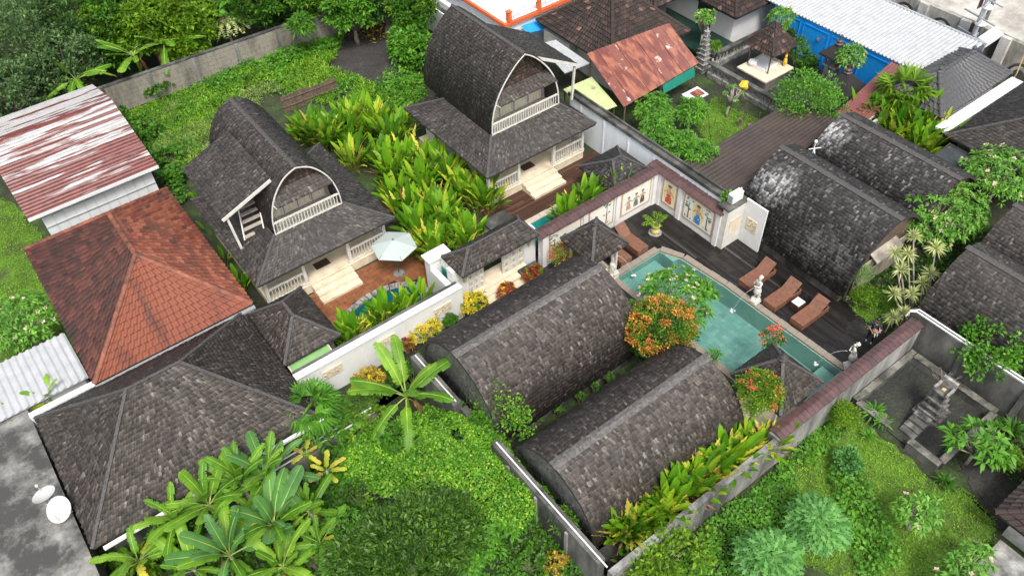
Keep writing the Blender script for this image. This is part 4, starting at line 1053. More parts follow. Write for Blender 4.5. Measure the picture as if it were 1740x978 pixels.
# ================================================================== TWO-STOREY LUMBUNG HOUSES
def balustrade(mb, a, b, z0, z1, step=.16, r=.028):
    a, b = Vector((a[0], a[1], 0)), Vector((b[0], b[1], 0)); d = b - a; n = max(2, int(d.length / step))
    Z = lambda v, z: (v.x, v.y, z)
    mb.bar(Z(a, z1), Z(b, z1), .09, .07); mb.bar(Z(a, z0 + .08), Z(b, z0 + .08), .07, .06)
    for i in range(1, n): p = a.lerp(b, i / n); mb.bar(Z(p, z0 + .1), Z(p, z1 - .03), r * 2, r * 1.3)
def rail_part(parent, name, a, b, z0, z1):
    mb = MB(); balustrade(mb, a, b, z0, z1); return mb.build(name, MT['trim'], parent)
def window(parent, wf, u, v, w_, h_, name='window', pane='curtain', cols=1):
    mb = MB(); e = .07
    for (a, b, c, d) in ((u - w_ / 2, v, u - w_ / 2 + e, v + h_), (u + w_ / 2 - e, v, u + w_ / 2, v + h_), (u - w_ / 2 + e, v, u + w_ / 2 - e, v + e), (u - w_ / 2 + e, v + h_ - e, u + w_ / 2 - e, v + h_)):
        wf.poly(mb, [(a, b), (c, b), (c, d), (a, d)], 0, .07)
    f = mb.build(name, MT['trim'], parent)
    for k in range(cols):
        a = u - w_ / 2 + e + .002 + k * (w_ - 2 * e) / cols; b = a + (w_ - 2 * e) / cols - (.03 if k < cols - 1 else .004)
        q = MB(); wf.poly(q, [(a, v + e + .002), (b, v + e + .002), (b, v + h_ - e - .002), (a, v + h_ - e - .002)], .005, .035); q.build('pane', MT[pane], f)
    return f
def door(parent, wf, u, v, w_, h_):
    f = window(parent, wf, u, v, w_, h_, 'door', 'curtain'); q = MB(); wf.poly(q, [(u - w_ / 2 + .07, v + .07), (u + w_ / 2 - .07, v + .07), (u + w_ / 2 - .07, v + h_ * .38), (u - w_ / 2 + .07, v + h_ * .38)], .03, .06); q.build('panel', MT['trim'], f)
    return f
def lumbung(label, ex0, ex1, ey0, ey1, xc, prof, by0, by1, dorm, gap_steps, seed):
    t = thing('lumbung_house', label, 'house', ((ex0 + ex1) / 2, (ey0 + ey1) / 2, 0))
    ze, zt = 2.45, 3.05; half = prof[-1][0]; pr = smooth_prof(prof, 3); zr = prof[0][1]
    # ground floor: plinth, veranda, walls
    fz = .45; vy = ey0 + 2.1
    MB().box((ex0 + .45, ey0 + .5, -.1), (ex1 - .45, ey1 - .5, fz)).build('plinth', MT['cream'], t)
    MB().box((ex0 + .42, ey0 + .47, fz + .002), (ex1 - .42, vy, fz + .03)).build('veranda_floor', MT['cream'], t)
    MB().box((ex0 + .9, vy, fz + .003), (ex1 - .9, ey1 - .7, 2.5)).build('wall', MT['white'], t)
    wf = Wallframe('x', vy, -1); X = lambda q: ex0 + (ex1 - ex0) * q
    for q in (.22, .4, .5, .6, .78): (door if q in (.4, .5, .6) else window)(t, wf, X(q), fz + (.04 if q in (.4, .5, .6) else .7), .68, 1.75 if q in (.4, .5, .6) else 1.05)
    for q in (.062, .33, .66, .938):
        mb = MB().box((X(q) - .08, ey0 + .55, fz + .03), (X(q) + .08, ey0 + .71, 2.36)); mb.box((X(q) - .11, ey0 + .52, fz + .031), (X(q) + .11, ey0 + .74, fz + .16)); mb.build('post', MT['trim'], t)
    gaps = {0: (.062, .33), 1: (.33, .66), 2: (.66, .938)}
    for k, (a, b) in gaps.items():
        if k == gap_steps: continue
        rail_part(t, 'railing', (X(a) + .08, ey0 + .63), (X(b) - .08, ey0 + .63), fz + .03, fz + .85)
    rail_part(t, 'railing', (X(.938), ey0 + .72), (X(.938), vy), fz + .03, fz + .85)
    a, b = gaps[gap_steps]
    for k in range(3): MB().box((X(a) + .12, ey0 + .47 - .38 * (k + 1), -.06), (X(b) - .12, ey0 + .466 - .38 * k, fz - .14 * k - .02)).build('step', MT['cream'], t)
    bx('doormat', (X((a + b) / 2) - .4, vy - .9, fz + .032), (X((a + b) / 2) + .4, vy - .4, fz + .05), MT['lounger_dark'], t)
    # skirt roof
    b0, b1, c0, c1 = xc - half, xc + half, by0 + .05, ey1 - 1.5
    A, B, C, D = (ex0, ey0, ze), (ex1, ey0, ze), (ex1, ey1, ze), (ex0, ey1, ze)
    a2, b2, c2, d2 = (b0, c0, zt), (b1, c0, zt), (b1, c1, zt), (b0, c1, zt)
    mb = MB(); lo = Vector((0, 0, -.02))
    mb.add([Vector(v) + lo for v in (A, B, C, D, a2, b2, c2, d2)], [(0, 1, 5, 4), (1, 2, 6, 5), (2, 3, 7, 6), (3, 0, 4, 7)])
    mb.box((ex0 + .03, ey0 + .03, ze - .12), (ex1 - .03, ey1 - .03, ze - .025)); mb.build('skirt_roof', MT['deck_under'], t)
    rows = []
    for f in ((A, B, a2, b2), (B, C, b2, c2), (C, D, c2, d2), (D, A, d2, a2)): rows += plane_rows(*f, .165)
    shingle_part(rows, .105, MT['shingle'], t, rnd=random.Random(seed), name='skirt_shingles')
    cb = MB()
    for p, q in ((A, a2), (B, b2), (C, c2), (D, d2)): cb.bar(Vector(p) + Vector((0, 0, .04)), Vector(q) + Vector((0, 0, .04)), .13, .05)
    cb.build('hip_cap', MT['ridge_dark'], t)
    # vaulted upper roof
    full = [(-o, z) for o, z in pr[::-1]] + [(o, z) for o, z in pr[1:]]
    mb = MB()
    for (o0, z0), (o1, z1) in zip(full[:-1], full[1:]):
        n = Vector((-(z1 - z0), o1 - o0)).normalized() * .1
        q = [(xc + o0, by0, z0), (xc + o0, by1, z0), (xc + o1, by1, z1), (xc + o1, by0, z1)]
        i = [(xc + o0 - n.x, by0, z0 - n.y), (xc + o0 - n.x, by1, z0 - n.y), (xc + o1 - n.x, by1, z1 - n.y), (xc + o1 - n.x, by0, z1 - n.y)]
        mb.add(q + i, [(0, 1, 2, 3), (7, 6, 5, 4), (0, 3, 7, 4), (1, 5, 6, 2)])
    mb.build('roof', MT['deck_under'], t)
    rows = []; base = pr[::-1]
    rows += curve_rows(base, lambda o, z, e: (xc - o, (by1, by0)[e], z), .165)
    rows += curve_rows(base, lambda o, z, e: (xc + o, (by0, by1)[e], z), .165)
    shingle_part(rows, .1, MT['shingle'], t, rnd=random.Random(seed + 1))
    cb = MB(); n = int((by1 - by0) / .4)
    for i in range(n):
        y0 = by0 + (by1 - by0) * i / n; y1 = by0 + (by1 - by0) * (i + 1.1) / n
        for s in (-1, 1): cb.slab([(xc, y0, zr + .08), (xc, y1, zr + .06), (xc + s * .11, y1, zr + .0), (xc + s * .11, y0, zr + .02)], .03)
    cb.build('ridge_cap', MT['ridge_dark'], t)
    # white rim round the front arch
    mb = MB()
    for (o0, z0), (o1, z1) in zip(full[:-1], full[1:]):
        k = .97
        mb.prism([(xc + o0, by0 - .03, z0 - .02), (xc + o1, by0 - .03, z1 - .02), (xc + o1 * k, by0 - .03, z1 - .085), (xc + o0 * k, by0 - .03, z0 - .085)], (0, .028, 0))
    mb.build('rim_board', MT['trim'], t)
    # recessed balcony wall, pent awning, doors, floor, railing
    gy = by0 + 1.15
    poly = [(xc + o * .95, gy, max(z - .1, 2.7)) for o, z in full]; MB().prism(poly, (0, .12, 0)).build('gable_wall', MT['wood_pale'], t)
    MB().prism([(xc + o * .95, by1 - .35, max(z - .1, 2.7)) for o, z in full], (0, .12, 0)).build('gable_wall', MT['wood'], t)
    MB().box((xc - half * .95, by0 - .02, 2.82), (xc + half * .95, gy - .002, 3.0)).build('balcony_floor', MT['wood_pale'], t)
    def wid(zz):
        for (o0, z0), (o1, z1) in zip(pr[:-1], pr[1:]):
            if z1 <= zz <= z0: return o0 + (o1 - o0) * (z0 - zz) / max(1e-6, z0 - z1)
        return half
    # pent roof projecting from the gable, thatched gable above it
    zl = 4.8 if seed == 21 else 4.92; zu = zl + .4; uy_ = by0 + .42; wl = min(half * .82, wid(zl) * .95); wu = wid(zu) * .95
    q = [(xc - wl, by0 - .38, zl), (xc + wl, by0 - .38, zl), (xc + wu, uy_, zu), (xc - wu, uy_, zu)]
    MB().slab(q, .05).build('awning', MT['deck_under'], t)
    shingle_part(plane_rows(q[0], q[1], q[3], q[2], .165), .105, MT['shingle_brown'], t, name='awning_shingles', rnd=random.Random(seed + 2))
    MB().bar((xc - wl, by0 - .36, zl - .04), (xc - wl * 1.02, by0 + .05, zl - .1), .04).bar((xc + wl, by0 - .36, zl - .04), (xc + wl * 1.02, by0 + .05, zl - .1), .04).build('awning_bracket', MT['trim'], t)
    up_ = [(o * .95, z - .1) for o, z in full if z - .1 > zu]
    MB().prism([(xc - wu, uy_, zu)] + [(xc + o, uy_ + .25 * (z - zu), z) for o, z in up_] + [(xc + wu, uy_, zu)], (0, .06, 0)).build('thatched_gable', MT['deck_under'], t)
    rows = []; z = zu
    while z < zr - .25:
        z2 = min(z + .17, zr - .2); w0, w1 = wid(z + .1) * .94, wid(z2 + .1) * .94; e0, e1 = uy_ + .25 * (z - zu) - .012, uy_ + .25 * (z2 - zu) - .012
        rows.append(((xc - w0, e0, z), (xc + w0, e0, z), (xc - w1, e1, z2), (xc + w1, e1, z2))); z = z2 + 1e-4
    shingle_part(rows, .105, MT['shingle_thatch'], t, name='gable_shingles', rnd=random.Random(seed + 6))
    wf = Wallframe('x', gy, -1); nn = 4
    for i in range(nn): window(t, wf, xc + (i - (nn - 1) / 2) * half * .42, 3.1, half * .38, 1.35, 'balcony_door')
    rail_part(t, 'balcony_railing', (xc - half * .97, by0 + .02), (xc + half * .97, by0 + .02), 3.0, 3.72)
    # side dormer over the stair
    sx, y0, y1, xo, zo, xi, zi = dorm
    q = [(xo, y0, zo), (xo, y1, zo), (xi, y1, zi), (xi, y0, zi)]
    MB().slab(q, .08).build('dormer_roof', MT['deck_under'], t)
    rr = plane_rows(q[1], q[0], q[2], q[3], .17) if sx < 0 else plane_rows(q[0], q[1], q[3], q[2], .17)
    shingle_part(rr, .105, MT['shingle'], t, name='dormer_shingles', rnd=random.Random(seed + 3))
    MB().bar((xo, y0 - .03, zo - .02), (xi, y0 - .03, zi - .02), .05, .16).build('fascia', MT['trim'], t)
    px_ = xo - sx * .25
    MB().bar((px_ - sx * .15, y0 + .1, 2.6), (px_, y0 + .1, zo), .11, .11).build('dormer_post', MT['trim'], t)
    MB().box((px_ - sx * .9, y1 - .4, 2.6), (px_ - sx * 1.2, y1 - .3, zo + .2)).build('dormer_post', MT['trim'], t)
    if sx < 0:
        stw = MB(); stw.bar((xo + .75, y0 + .35, 2.75), (xo + 1.25, y0 + 1.5, 4.2), .06, .2); stw.bar((xo + 1.75, y0 + .25, 2.85), (xo + 2.25, y0 + 1.4, 4.3), .06, .2)
        stw.build('stringer', MT['trim'], t)
        for k in range(5):
            f = k / 5; MB().slab([(xo + .8 + .5 * f, y0 + .3 + 1.1 * f, 2.88 + 1.3 * f), (xo + 1.78 + .5 * f, y0 + .3 + 1.1 * f, 2.88 + 1.3 * f), (xo + 1.78 + .5 * f, y0 + .52 + 1.1 * f, 2.88 + 1.3 * f), (xo + .8 + .5 * f, y0 + .52 + 1.1 * f, 2.88 + 1.3 * f)], .04).build('stair_tread', MT['wood_pale'], t)
    return t
H1P = [(0, 6.28), (.45, 6.12), (.85, 5.85), (1.3, 5.3), (1.6, 4.7), (1.78, 4.0), (1.83, 3.4), (1.84, 3.0)]
H2P = [(0, 7.15), (.5, 6.85), (1.05, 6.35), (1.6, 5.7), (2.0, 5.0), (2.25, 4.2), (2.34, 3.5), (2.35, 3.0)]
lumbung('white lumbung house with shingled vault roof and open stair dormer, beside the pale umbrella', 5.95, 13.45, 28.45, 36.35, 9.85, H1P, 30.45, 37.6, (-1, 31.05, 35.9, 6.05, 4.72, 8.75, 5.72), 1, 21)
lumbung('taller white lumbung house with steep shingled vault roof, beside the rusty red shed', 18.85, 26.4, 28.0, 36.2, 23.1, H2P, 30.15, 36.75, (1, 30.4, 35.0, 27.1, 4.75, 24.1, 6.4), 1, 31)

# terraces and small pools in front of the houses
ter = struct(MB().box((7.9, 23.35, -.059), (14.9, 28.9, -.05)).build('terrace', MT['gap']))
me = MB().box((0.006, .006, 0), (.494, .294, .045)).mesh('terrace_tile', MT['floor_tile']); rg = random.Random(3)
P1C, P1R = (10.75, 25.55), (2.05, 1.15)
j = 0
for iy in range(18):
    for ix in range(14):
        x, y = 7.9 + ix * .5 + (.25 if iy % 2 else 0), 23.4 + iy * .3
        if ((x + .25 - P1C[0]) / (P1R[0] + .38)) ** 2 + ((y + .15 - P1C[1]) / (P1R[1] + .38)) ** 2 < 1 or x > 14.35: continue
        o = link('floor_tile', me, ter, (x, y, -.045 + rg.uniform(0, .006)))
def ring_pool(c, r, m, name, n=40):
    w_ = struct(MB().prism([(c[0] + r[0] * math.cos(2 * math.pi * k / n), c[1] + r[1] * math.sin(2 * math.pi * k / n), -.045) for k in range(n)], (0, 0, .012)).build(name, MT[m]))
    return w_
MT['teal'] = mat_water('teal_pool_surface', (0.006, 0.075, 0.075)); MT['teal_bright'] = mat_water('bright_teal_pool_surface', (0.01, 0.17, 0.155))
w1 = ring_pool(P1C, P1R, 'teal', 'pool_water')
kerb = struct(MB().prism([(P1C[0] + (P1R[0] + .42) * math.cos(2 * math.pi * k / 40), P1C[1] + (P1R[1] + .42) * math.sin(2 * math.pi * k / 40), -.058) for k in range(40)], (0, 0, .01)).build('pool_edge', MT['gap']))
for k in range(44):
    a0, a1 = 2 * math.pi * k / 44 + .01, 2 * math.pi * (k + 1) / 44 - .01; pts = []
    for rr, aa in ((.02, a0), (.02, a1), (.36, a1), (.36, a0)): pts.append((P1C[0] + (P1R[0] + rr) * math.cos(aa), P1C[1] + (P1R[1] + rr) * math.sin(aa), -.04))
    MB().prism(pts, (0, 0, .06 + rg.uniform(0, .01))).build('edge_stone', MT['stone_grey'], kerb)
d2 = struct(MB().box((18.6, 23.45, -.059), (26.9, 28.6, -.05)).build('terrace', MT['black']))
boards([(18.6, 26.35), (26.9, 26.35), (26.9, 28.6), (18.6, 28.6)], .14, MT['deck_brown'], d2, 'x', z=0)
w2 = struct(MB().box((19.3, 23.45, -.045), (24.6, 25.95, -.03)).build('pool_water', MT['teal_bright']))
coping([(19.3, 25.97), (24.6, 25.97)], .36, d2, MT['paver'], z=.02, th=.06)
pw = thing('pump_house', 'low white pump enclosure with dark slab top at the end of the small pool', 'pump house', (18.4, 26, 0))
MB().box((17.7, 24.6, -.05), (19.0, 26.9, .75)).build('wall', MT['white'], pw); MB().box((17.62, 24.5, .755), (19.08, 27.0, .86)).build('slab', MT['concrete_dark'], pw)
bx('hatch', (17.69, 25.2, .2), (17.698, 25.9, .6), MT['black'], pw)
sp = thing('shingled_shelter', 'low dark hipped shelter roof behind the small pool plants', 'shelter', (25.2, 25.4, 0))
hip_roof(sp, 23.9, 26.75, 23.55, 26.6, 1.55, 2.35, 25.0, 25.6, axis='x', m='shingle_dark')
for x in (24.1, 26.5): 
    for y in (23.8, 26.3): bx('post', (x - .06, y - .06, -.05), (x + .06, y + .06, 1.42), MT['wood'], sp)

# umbrella
um = thing('parasol', 'pale sage green parasol standing open on the terracotta terrace', 'parasol', at(676, 438, 0))
ux, uy, _ = at(669, 414, 2.1); um.location = (ux, uy, 0)
n = 6; V = [(ux, uy, 2.35)]; 
V += [(ux + 1.15 * math.cos(2 * math.pi * k / n + .3), uy + 1.15 * math.sin(2 * math.pi * k / n + .3), 1.95) for k in range(n)]
q = MB(); q.add(V, [(0, k + 1, (k + 1) % n + 1) for k in range(n)]); q.add([(v[0], v[1], v[2] - .02) for v in V], [(0, (k + 1) % n + 1, k + 1) for k in range(n)])
q.build('canopy', MT['umbrella'], um)
MB().tube([(ux, uy, 0), (ux, uy, 2.45)], .03, 8).build('pole', MT['wood'], um)
MB().lathe([(.3, 0), (.28, .08), (.06, .1)], (ux, uy, 0)).build('base', MT['concrete'], um)
q = MB()
for k in range(n): q.bar((ux, uy, 2.3), V[k + 1], .02)
q.build('ribs', MT['wood'], um)

# ================================================================== GATE HOUSE
gt = thing('gatehouse', 'white gatehouse with carved doors under a long dark shingled roof', 'gatehouse', (16, 23.8, 0))
hip_roof(gt, 13.72, 18.32, 23.0, 24.75, 2.4, 3.02, 14.75, 17.75, axis='x', m='shingle_brown')
def gx(px, py): return on_y(px, py, 23.6)[0]
gl0, gl1, gr0, gr1 = gx(797, 485), gx(824, 470), gx(855, 452), gx(891, 435)
MB().box((13.56, 23.62, -.1), (gl0, 24.1, 2.28)).box((gr1, 23.62, -.1), (18.54, 24.1, 2.28)).box((gl0, 23.7, 2.0), (gr1, 24.05, 2.27)).build('wall', MT['white'], gt)
def carved(a, b, nm):
    f = MB().box((a, 23.66, .32), (b, 23.74, 1.98)).build(nm, MT['trim'], gt); ncol = 3; nrow = 4
    for i in range(ncol):
        for k in range(nrow):
            x0 = a + (b - a) * (i + .14) / ncol; x1 = a + (b - a) * (i + .86) / ncol; z0 = .32 + 1.66 * (k + .12) / nrow; z1 = .32 + 1.66 * (k + .88) / nrow
            q = MB().box((x0, 23.635, z0), (x1, 23.659, z1)); q.blob(((x0 + x1) / 2, 23.63, (z0 + z1) / 2), ((x1 - x0) * .3, .03, (z1 - z0) * .33), 1, i * 7 + k, 6); q.build('carved_panel', [MT['trim'], MT['ornament']], f)
carved(gl0, gl1, 'door'); carved(gr0, gr1, 'door')
MB().box((gl0, 23.4, -.1), (gr1, 24.4, .3)).build('threshold', MT['cream'], gt)
for k in range(3): MB().box((gl1 - .5, 23.0 - .38 * k, -.1), (gr0 + .7, 23.395 - .38 * k, .22 - .09 * k)).build('step', MT['cream'], gt)
MB().box((gl1 - 1.4, 22.7, -.1), (gl1 - .52, 23.39, .35)).build('side_block', MT['concrete_dark'], gt); MB().box((gr0 + .72, 22.75, -.1), (18.3, 23.39, .35)).build('side_block', MT['concrete_dark'], gt)
for px, py in ((789, 474), (898, 413)):
    x, z = on_y(px, py, 23.6); q = MB().box((x - .07, 23.5, z - .12), (x + .07, 23.6, z + .12)); q.box((x - .09, 23.48, z + .125), (x + .09, 23.6, z + .15)); q.build('wall_lamp', [MT['ornament']], gt)
lw = thing('white_wall', 'stepped white wall with a teal door at the left end of the gatehouse', 'wall', (13.9, 25, 0))
q = MB().box((13.75, 24.15, -.1), (14.2, 24.9, 2.2)).box((13.2, 25.0, -.1), (14.3, 25.5, 2.15)).box((13.1, 24.9, 2.155), (14.4, 25.6, 2.24))
q.build('wall', MT['white'], lw); bx('door', (13.7, 24.3, .05), (13.745, 24.8, 1.75), MT['teal_cloth'], lw)
q = MB().box((13.2, 23.4, -.1), (13.5, 25.0, 1.6)); q.build('wall', MT['white'], lw)

# small garden roofs by the terrace
sp2 = thing('shingled_pavilion', 'small dark hipped pavilion between the big grey roof and terrace plants', 'pavilion', (6.3, 25.7, 0))
hip_roof(sp2, 4.9, 7.65, 23.75, 27.5, 2.1, 3.1, 25.2, 26.2, axis='y', m='shingle_brown')
MB().box((5.2, 24.1, -.1), (7.35, 27.2, 1.97)).build('wall', MT['concrete_dark'], sp2)
gp = thing('polycarbonate_canopy', 'small green translucent canopy tucked under the pavilion by the white wall', 'canopy', (6, 23.5, 0))
MB().slab([(5.05, 23.36, 1.7), (7.0, 23.36, 1.7), (7.0, 24.05, 1.82), (5.05, 24.05, 1.82)], .03).build('sheet', corr('green_polycarbonate', (.2, .38, .14)), gp)
q = MB()
for x in (5.05, 7.0): q.bar((x, 23.36, 1.72), (x, 24.05, 1.84), .05, .08); q.bar((x, 23.4, -.05), (x, 23.4, 1.68), .05)
q.build('frame', MT['cream'], gp)

# ================================================================== OTHER BUILDINGS
def walls_under(t, x0, x1, y0, y1, z, m, ins=.5): return MB().box((x0 + ins, y0 + ins, -.1), (x1 - ins, y1 - ins, z)).build('wall', MT[m], t)
bh = thing('shingled_house', 'wide weathered grey shingle hip roof at the lower left, beside the cement roof with dishes', 'house', (.2, 24, 0))
hip_roof(bh, -4.42, 4.85, 20.45, 27.68, 2.2, 4.95, -.85, 1.25, axis='x', m='shingle_brown', wd=.105, h=.185, lift=.035)
walls_under(bh, -4.4, 4.8, 20.4, 27.6, 2.05, 'concrete_dark')
MB().box((-4.1, 20.25, 2.0), (4.9, 20.38, 2.12)).build('gutter', MT['white'], bh)

def tile_roof(t, faces, m_list, wd, h, parts_face, bump_=.06, name='roof_tile', maxparts=300, rndseed=1, mstuff=None):
    """clay tiles: the nearest ones single objects, the rest one part"""
    rg = random.Random(rndseed); Vs, Fs = {}, {}
    def tile_geo(p0, p1, q0, q1, nn, lift):
        # rolled tile: pan, roll, and a front lip
        V = []; us = (0, .3, .5, .75, 1.0); hs = (.01, .012, .05, .06, .015)
        for u, hh in zip(us, hs): V += [p0.lerp(p1, u) + nn * (hh + lift), q0.lerp(q1, u) + nn * (hh * .8 + .002)]
        F = [(2 * i, 2 * i + 2, 2 * i + 3, 2 * i + 1) for i in range(4)]
        k = len(V); V += [p0, p1]; F += [(k, 2, 0), (k, 4, 2), (k, k + 1, 4), (k + 1, 6, 4), (k + 1, 8, 6)]
        return V, F
    left = maxparts
    for fi, (f, m) in enumerate(zip(faces, m_list)):
        rows = plane_rows(*f, h); V = []; F = []
        for ri, (L0, R0, L1, R1) in enumerate(rows):
            W = (R0 - L0).length
            if W < .05: continue
            n = max(1, round(W / wd)); nn = (R0 - L0).cross((L1 - L0) + (R1 - R0)).normalized()
            e = (R0 - L0) / n
            for i in range(n):
                p0, p1 = L0 + e * i, L0 + e * (i + .985); W1 = (R1 - L1).length
                up0 = L1 + (R1 - L1) * (i / n) - p0; up1 = L1 + (R1 - L1) * ((i + .985) / n) - p1
                q0, q1 = p0 + up0 * 1.18, p1 + up1 * 1.18
                tv, tf = tile_geo(p0, p1, q0, q1, nn, bump_ * rg.uniform(.7, 1.2))
                if fi == parts_face and left > 0:
                    c = p0; mb = MB(); mb.v = [tuple(v - c) for v in tv]; mb.f = tf; mb.m = [0] * len(tf)
                    o = link(name, mb.mesh(name, MT[m]), t, c - wloc(t)); left -= 1
                else:
                    k = len(V); V += [tuple(v) for v in tv]; F += [tuple(a + k for a in q) for q in tf]
        if V:
            mb = MB(); mb.v = V; mb.f = F; mb.m = [0] * len(F); mb.build('roof_tiles', MT[m], t, kind='stuff')
def ridge_tiles(t, lines, m, L=.42, r=.13):
    for a, b in lines:
        a, b = Vector(a), Vector(b); n = max(1, round((b - a).length / L))
        for i in range(n):
            p, q = a.lerp(b, i / n) + Vector((0, 0, .05)), a.lerp(b, (i + 1.08) / n) + Vector((0, 0, .035)); c = p
            d = (q - p).normalized(); sd_ = d.cross(Vector((0, 0, 1))).normalized(); up = sd_.cross(d); mb = MB(); k = 6; vs = []
            for w0, pp in ((r, p), (r * .9, q)): vs += [pp - c + sd_ * (w0 * math.cos(math.pi * j / k)) + up * (w0 * .8 * math.sin(math.pi * j / k)) for j in range(k + 1)]
            mb.add(vs, [(j, j + 1, k + 2 + j, k + 1 + j) for j in range(k)] + [tuple(range(k + 1)), tuple(range(k + 1, 2 * k + 2))[::-1]])
            o = link('ridge_tile', mb.mesh('ridge_tile', MT[m]), t, c - wloc(t))
th = thing('tiled_house', 'house under a terracotta tile hip roof with one dark mossy side', 'house', (1.8, 33, 0))
faces, hips, _ = hip_roof(th, -1.88, 5.32, 27.6, 38.0, 2.45, 5.0, 31.0, 34.5, axis='y', ry=2.05, m='shingle', cap=None, rows_out=[])
# order: front, right, back, left
tile_roof(th, faces, ['terracotta', 'terracotta', 'terracotta', 'terracotta_mossy'], .3, .3, 0)
A_, B_, C_, D_ = (-1.88, 27.6, 2.45), (5.32, 27.6, 2.45), (5.32, 38, 2.45), (-1.88, 38, 2.45); Pq, Qq = (2.05, 31, 5.0), (2.05, 34.5, 5.0)
ridge_tiles(th, [(A_, Pq), (B_, Pq), (C_, Qq), (D_, Qq), (Pq, Qq)], 'ridge_orange', .42, .125)
walls_under(th, -1.88, 5.32, 27.6, 38.0, 2.3, 'white', .6)
MB().box((-1.9, 27.4, 2.28), (5.35, 27.58, 2.4)).build('gutter', MT['galv'], th)

sd_ = thing('metal_shed', 'white panelled shed with a rust streaked corrugated roof at the left edge', 'shed', (2, 45, 0))
corrugated(sd_, (-1.15, 40.2, 2.45), (5.7, 40.2, 2.45), (-1.3, 45.9, 3.75), (5.6, 45.9, 3.75), MT['shed_roof'], .24, .06, 'u')
corrugated(sd_, (5.5, 50.4, 2.5), (-1.4, 50.4, 2.5), (5.6, 45.9, 3.75), (-1.3, 45.9, 3.75), MT['shed_roof'], .24, .06, 'u')
MB().bar((-1.15, 40.16, 2.42), (5.7, 40.16, 2.42), .06, .16).build('fascia', MT['white'], sd_)
MB().box((-.6, 40.62, -.1), (5.3, 50, 2.36)).build('wall', MT['galv'], sd_)
rg = random.Random(4)
for i in range(11):
    x = -.6 + i * .5364
    MB().box((x + .012, 40.58, -.05), (x + .528, 40.618, 2.0 + rg.uniform(-.12, .05))).build('panel', MT['metal_white'], sd_)
    MB().box((x + .012, 40.575, 2.1), (x + .528, 40.617, 2.34)).build('panel', MT['metal_white'], sd_)
MB().bar((-.6, 40.55, 1.3), (5.3, 40.55, 1.3), .04).build('rail', MT['galv'], sd_)

fr = thing('flat_roof_building', 'low building with a stained cement flat roof at the lower left edge', 'building', (-8, 24, 0))
MB().box((-16, 19.3, -.1), (-4.62, 28.6, 1.75)).build('wall', MT['concrete_dark'], fr)
MB().box((-16.1, 19.2, 1.755), (-4.6, 28.7, 1.86)).build('roof', MT['slab_roof'], fr)
q = MB().box((-16.1, 19.2, 1.862), (-4.6, 19.45, 2.0)); q.build('parapet', MT['concrete'], fr)
MB().box((-16, 18.3, -.1), (-3.4, 19.15, .9)).build('ledge', MT['concrete'], fr)
MT['dish'] = plain('chalky_dish_paint', (0.46, 0.46, 0.44), 0.5, 0.1, 2, dirt=(.3, .3, .28), dirtamt=.35)
def dish(label, c, az, el, r=.52):
    t = thing('satellite_dish', label, 'satellite dish', c); mb = MB(); rot = Matrix.Rotation(az, 3, 'Z') @ Matrix.Rotation(math.pi / 2 - el, 3, 'Y')
    vs = []; n = 20; k = 5
    for i in range(k + 1):
        rr = r * i / k
        for j in range(n): vs.append(rot @ Vector((rr * math.cos(2 * math.pi * j / n), rr * .9 * math.sin(2 * math.pi * j / n), .28 * (rr / r) ** 2 * r)) + Vector((0, 0, .6)))
    fs = [(i * n + j, i * n + (j + 1) % n, (i + 1) * n + (j + 1) % n, (i + 1) * n + j) for i in range(k) for j in range(n)]
    mb.add(vs, fs); o = link('reflector', mb.mesh('reflector', MT['dish'], smooth=True), t)
    m2 = MB().tube([(0, 0, 0), (0, 0, .55)], .03, 7); m2.tube([rot @ Vector((r * .8, 0, .1)) + Vector((0, 0, .6)), rot @ Vector((r * .35, 0, r * 1.05)) + Vector((0, 0, .6))], .015, 5); m2.tube([(0, 0, .02), (.25, .1, .02)], .02, 5); m2.tube([(0, 0, .02), (-.2, .15, .02)], .02, 5)
    link('mount', m2.mesh('mount', MT['galv']), t)
    m3 = MB().blob(tuple(rot @ Vector((r * .3, 0, r * 1.1)) + Vector((0, 0, .6))), (.06, .06, .06), 0, 1); link('receiver', m3.mesh('receiver', MT['white']), t); return t
dx, dy, _ = at(106, 868, 2.3); dish('larger white satellite dish facing the camera on the cement roof', (dx, dy, 1.86), R(-120), R(58), .5)
dx, dy, _ = at(82, 850, 2.3); dish('white satellite dish tipped flat behind the larger dish', (dx, dy + .1, 1.86), R(100), R(70), .48)

wr = thing('white_metal_roof', 'plain white ribbed roof between the terracotta roof and the left edge', 'roof', (-4, 30, 0))
corrugated(wr, (-6.2, 28.6, 2.0), (-2.0, 28.6, 2.0), (-6.2, 31.6, 2.2), (-2.05, 31.6, 2.2), MT['white_roof'], .3, .06)
MB().box((-6.2, 28.9, -.1), (-2.2, 31.4, 1.9)).build('wall', MT['white'], wr); MB().box((-7, 27.95, -.1), (-1.9, 28.3, 1.85)).build('parapet', MT['white_stained'], wr)
MB().box((-1.9, 27.15, 1.9), (5.0, 27.35, 2.05)).box((-4.6, 27.9, 1.95), (-1.9, 28.2, 2.1)).build('gutter', MT['metal_white'], wr)

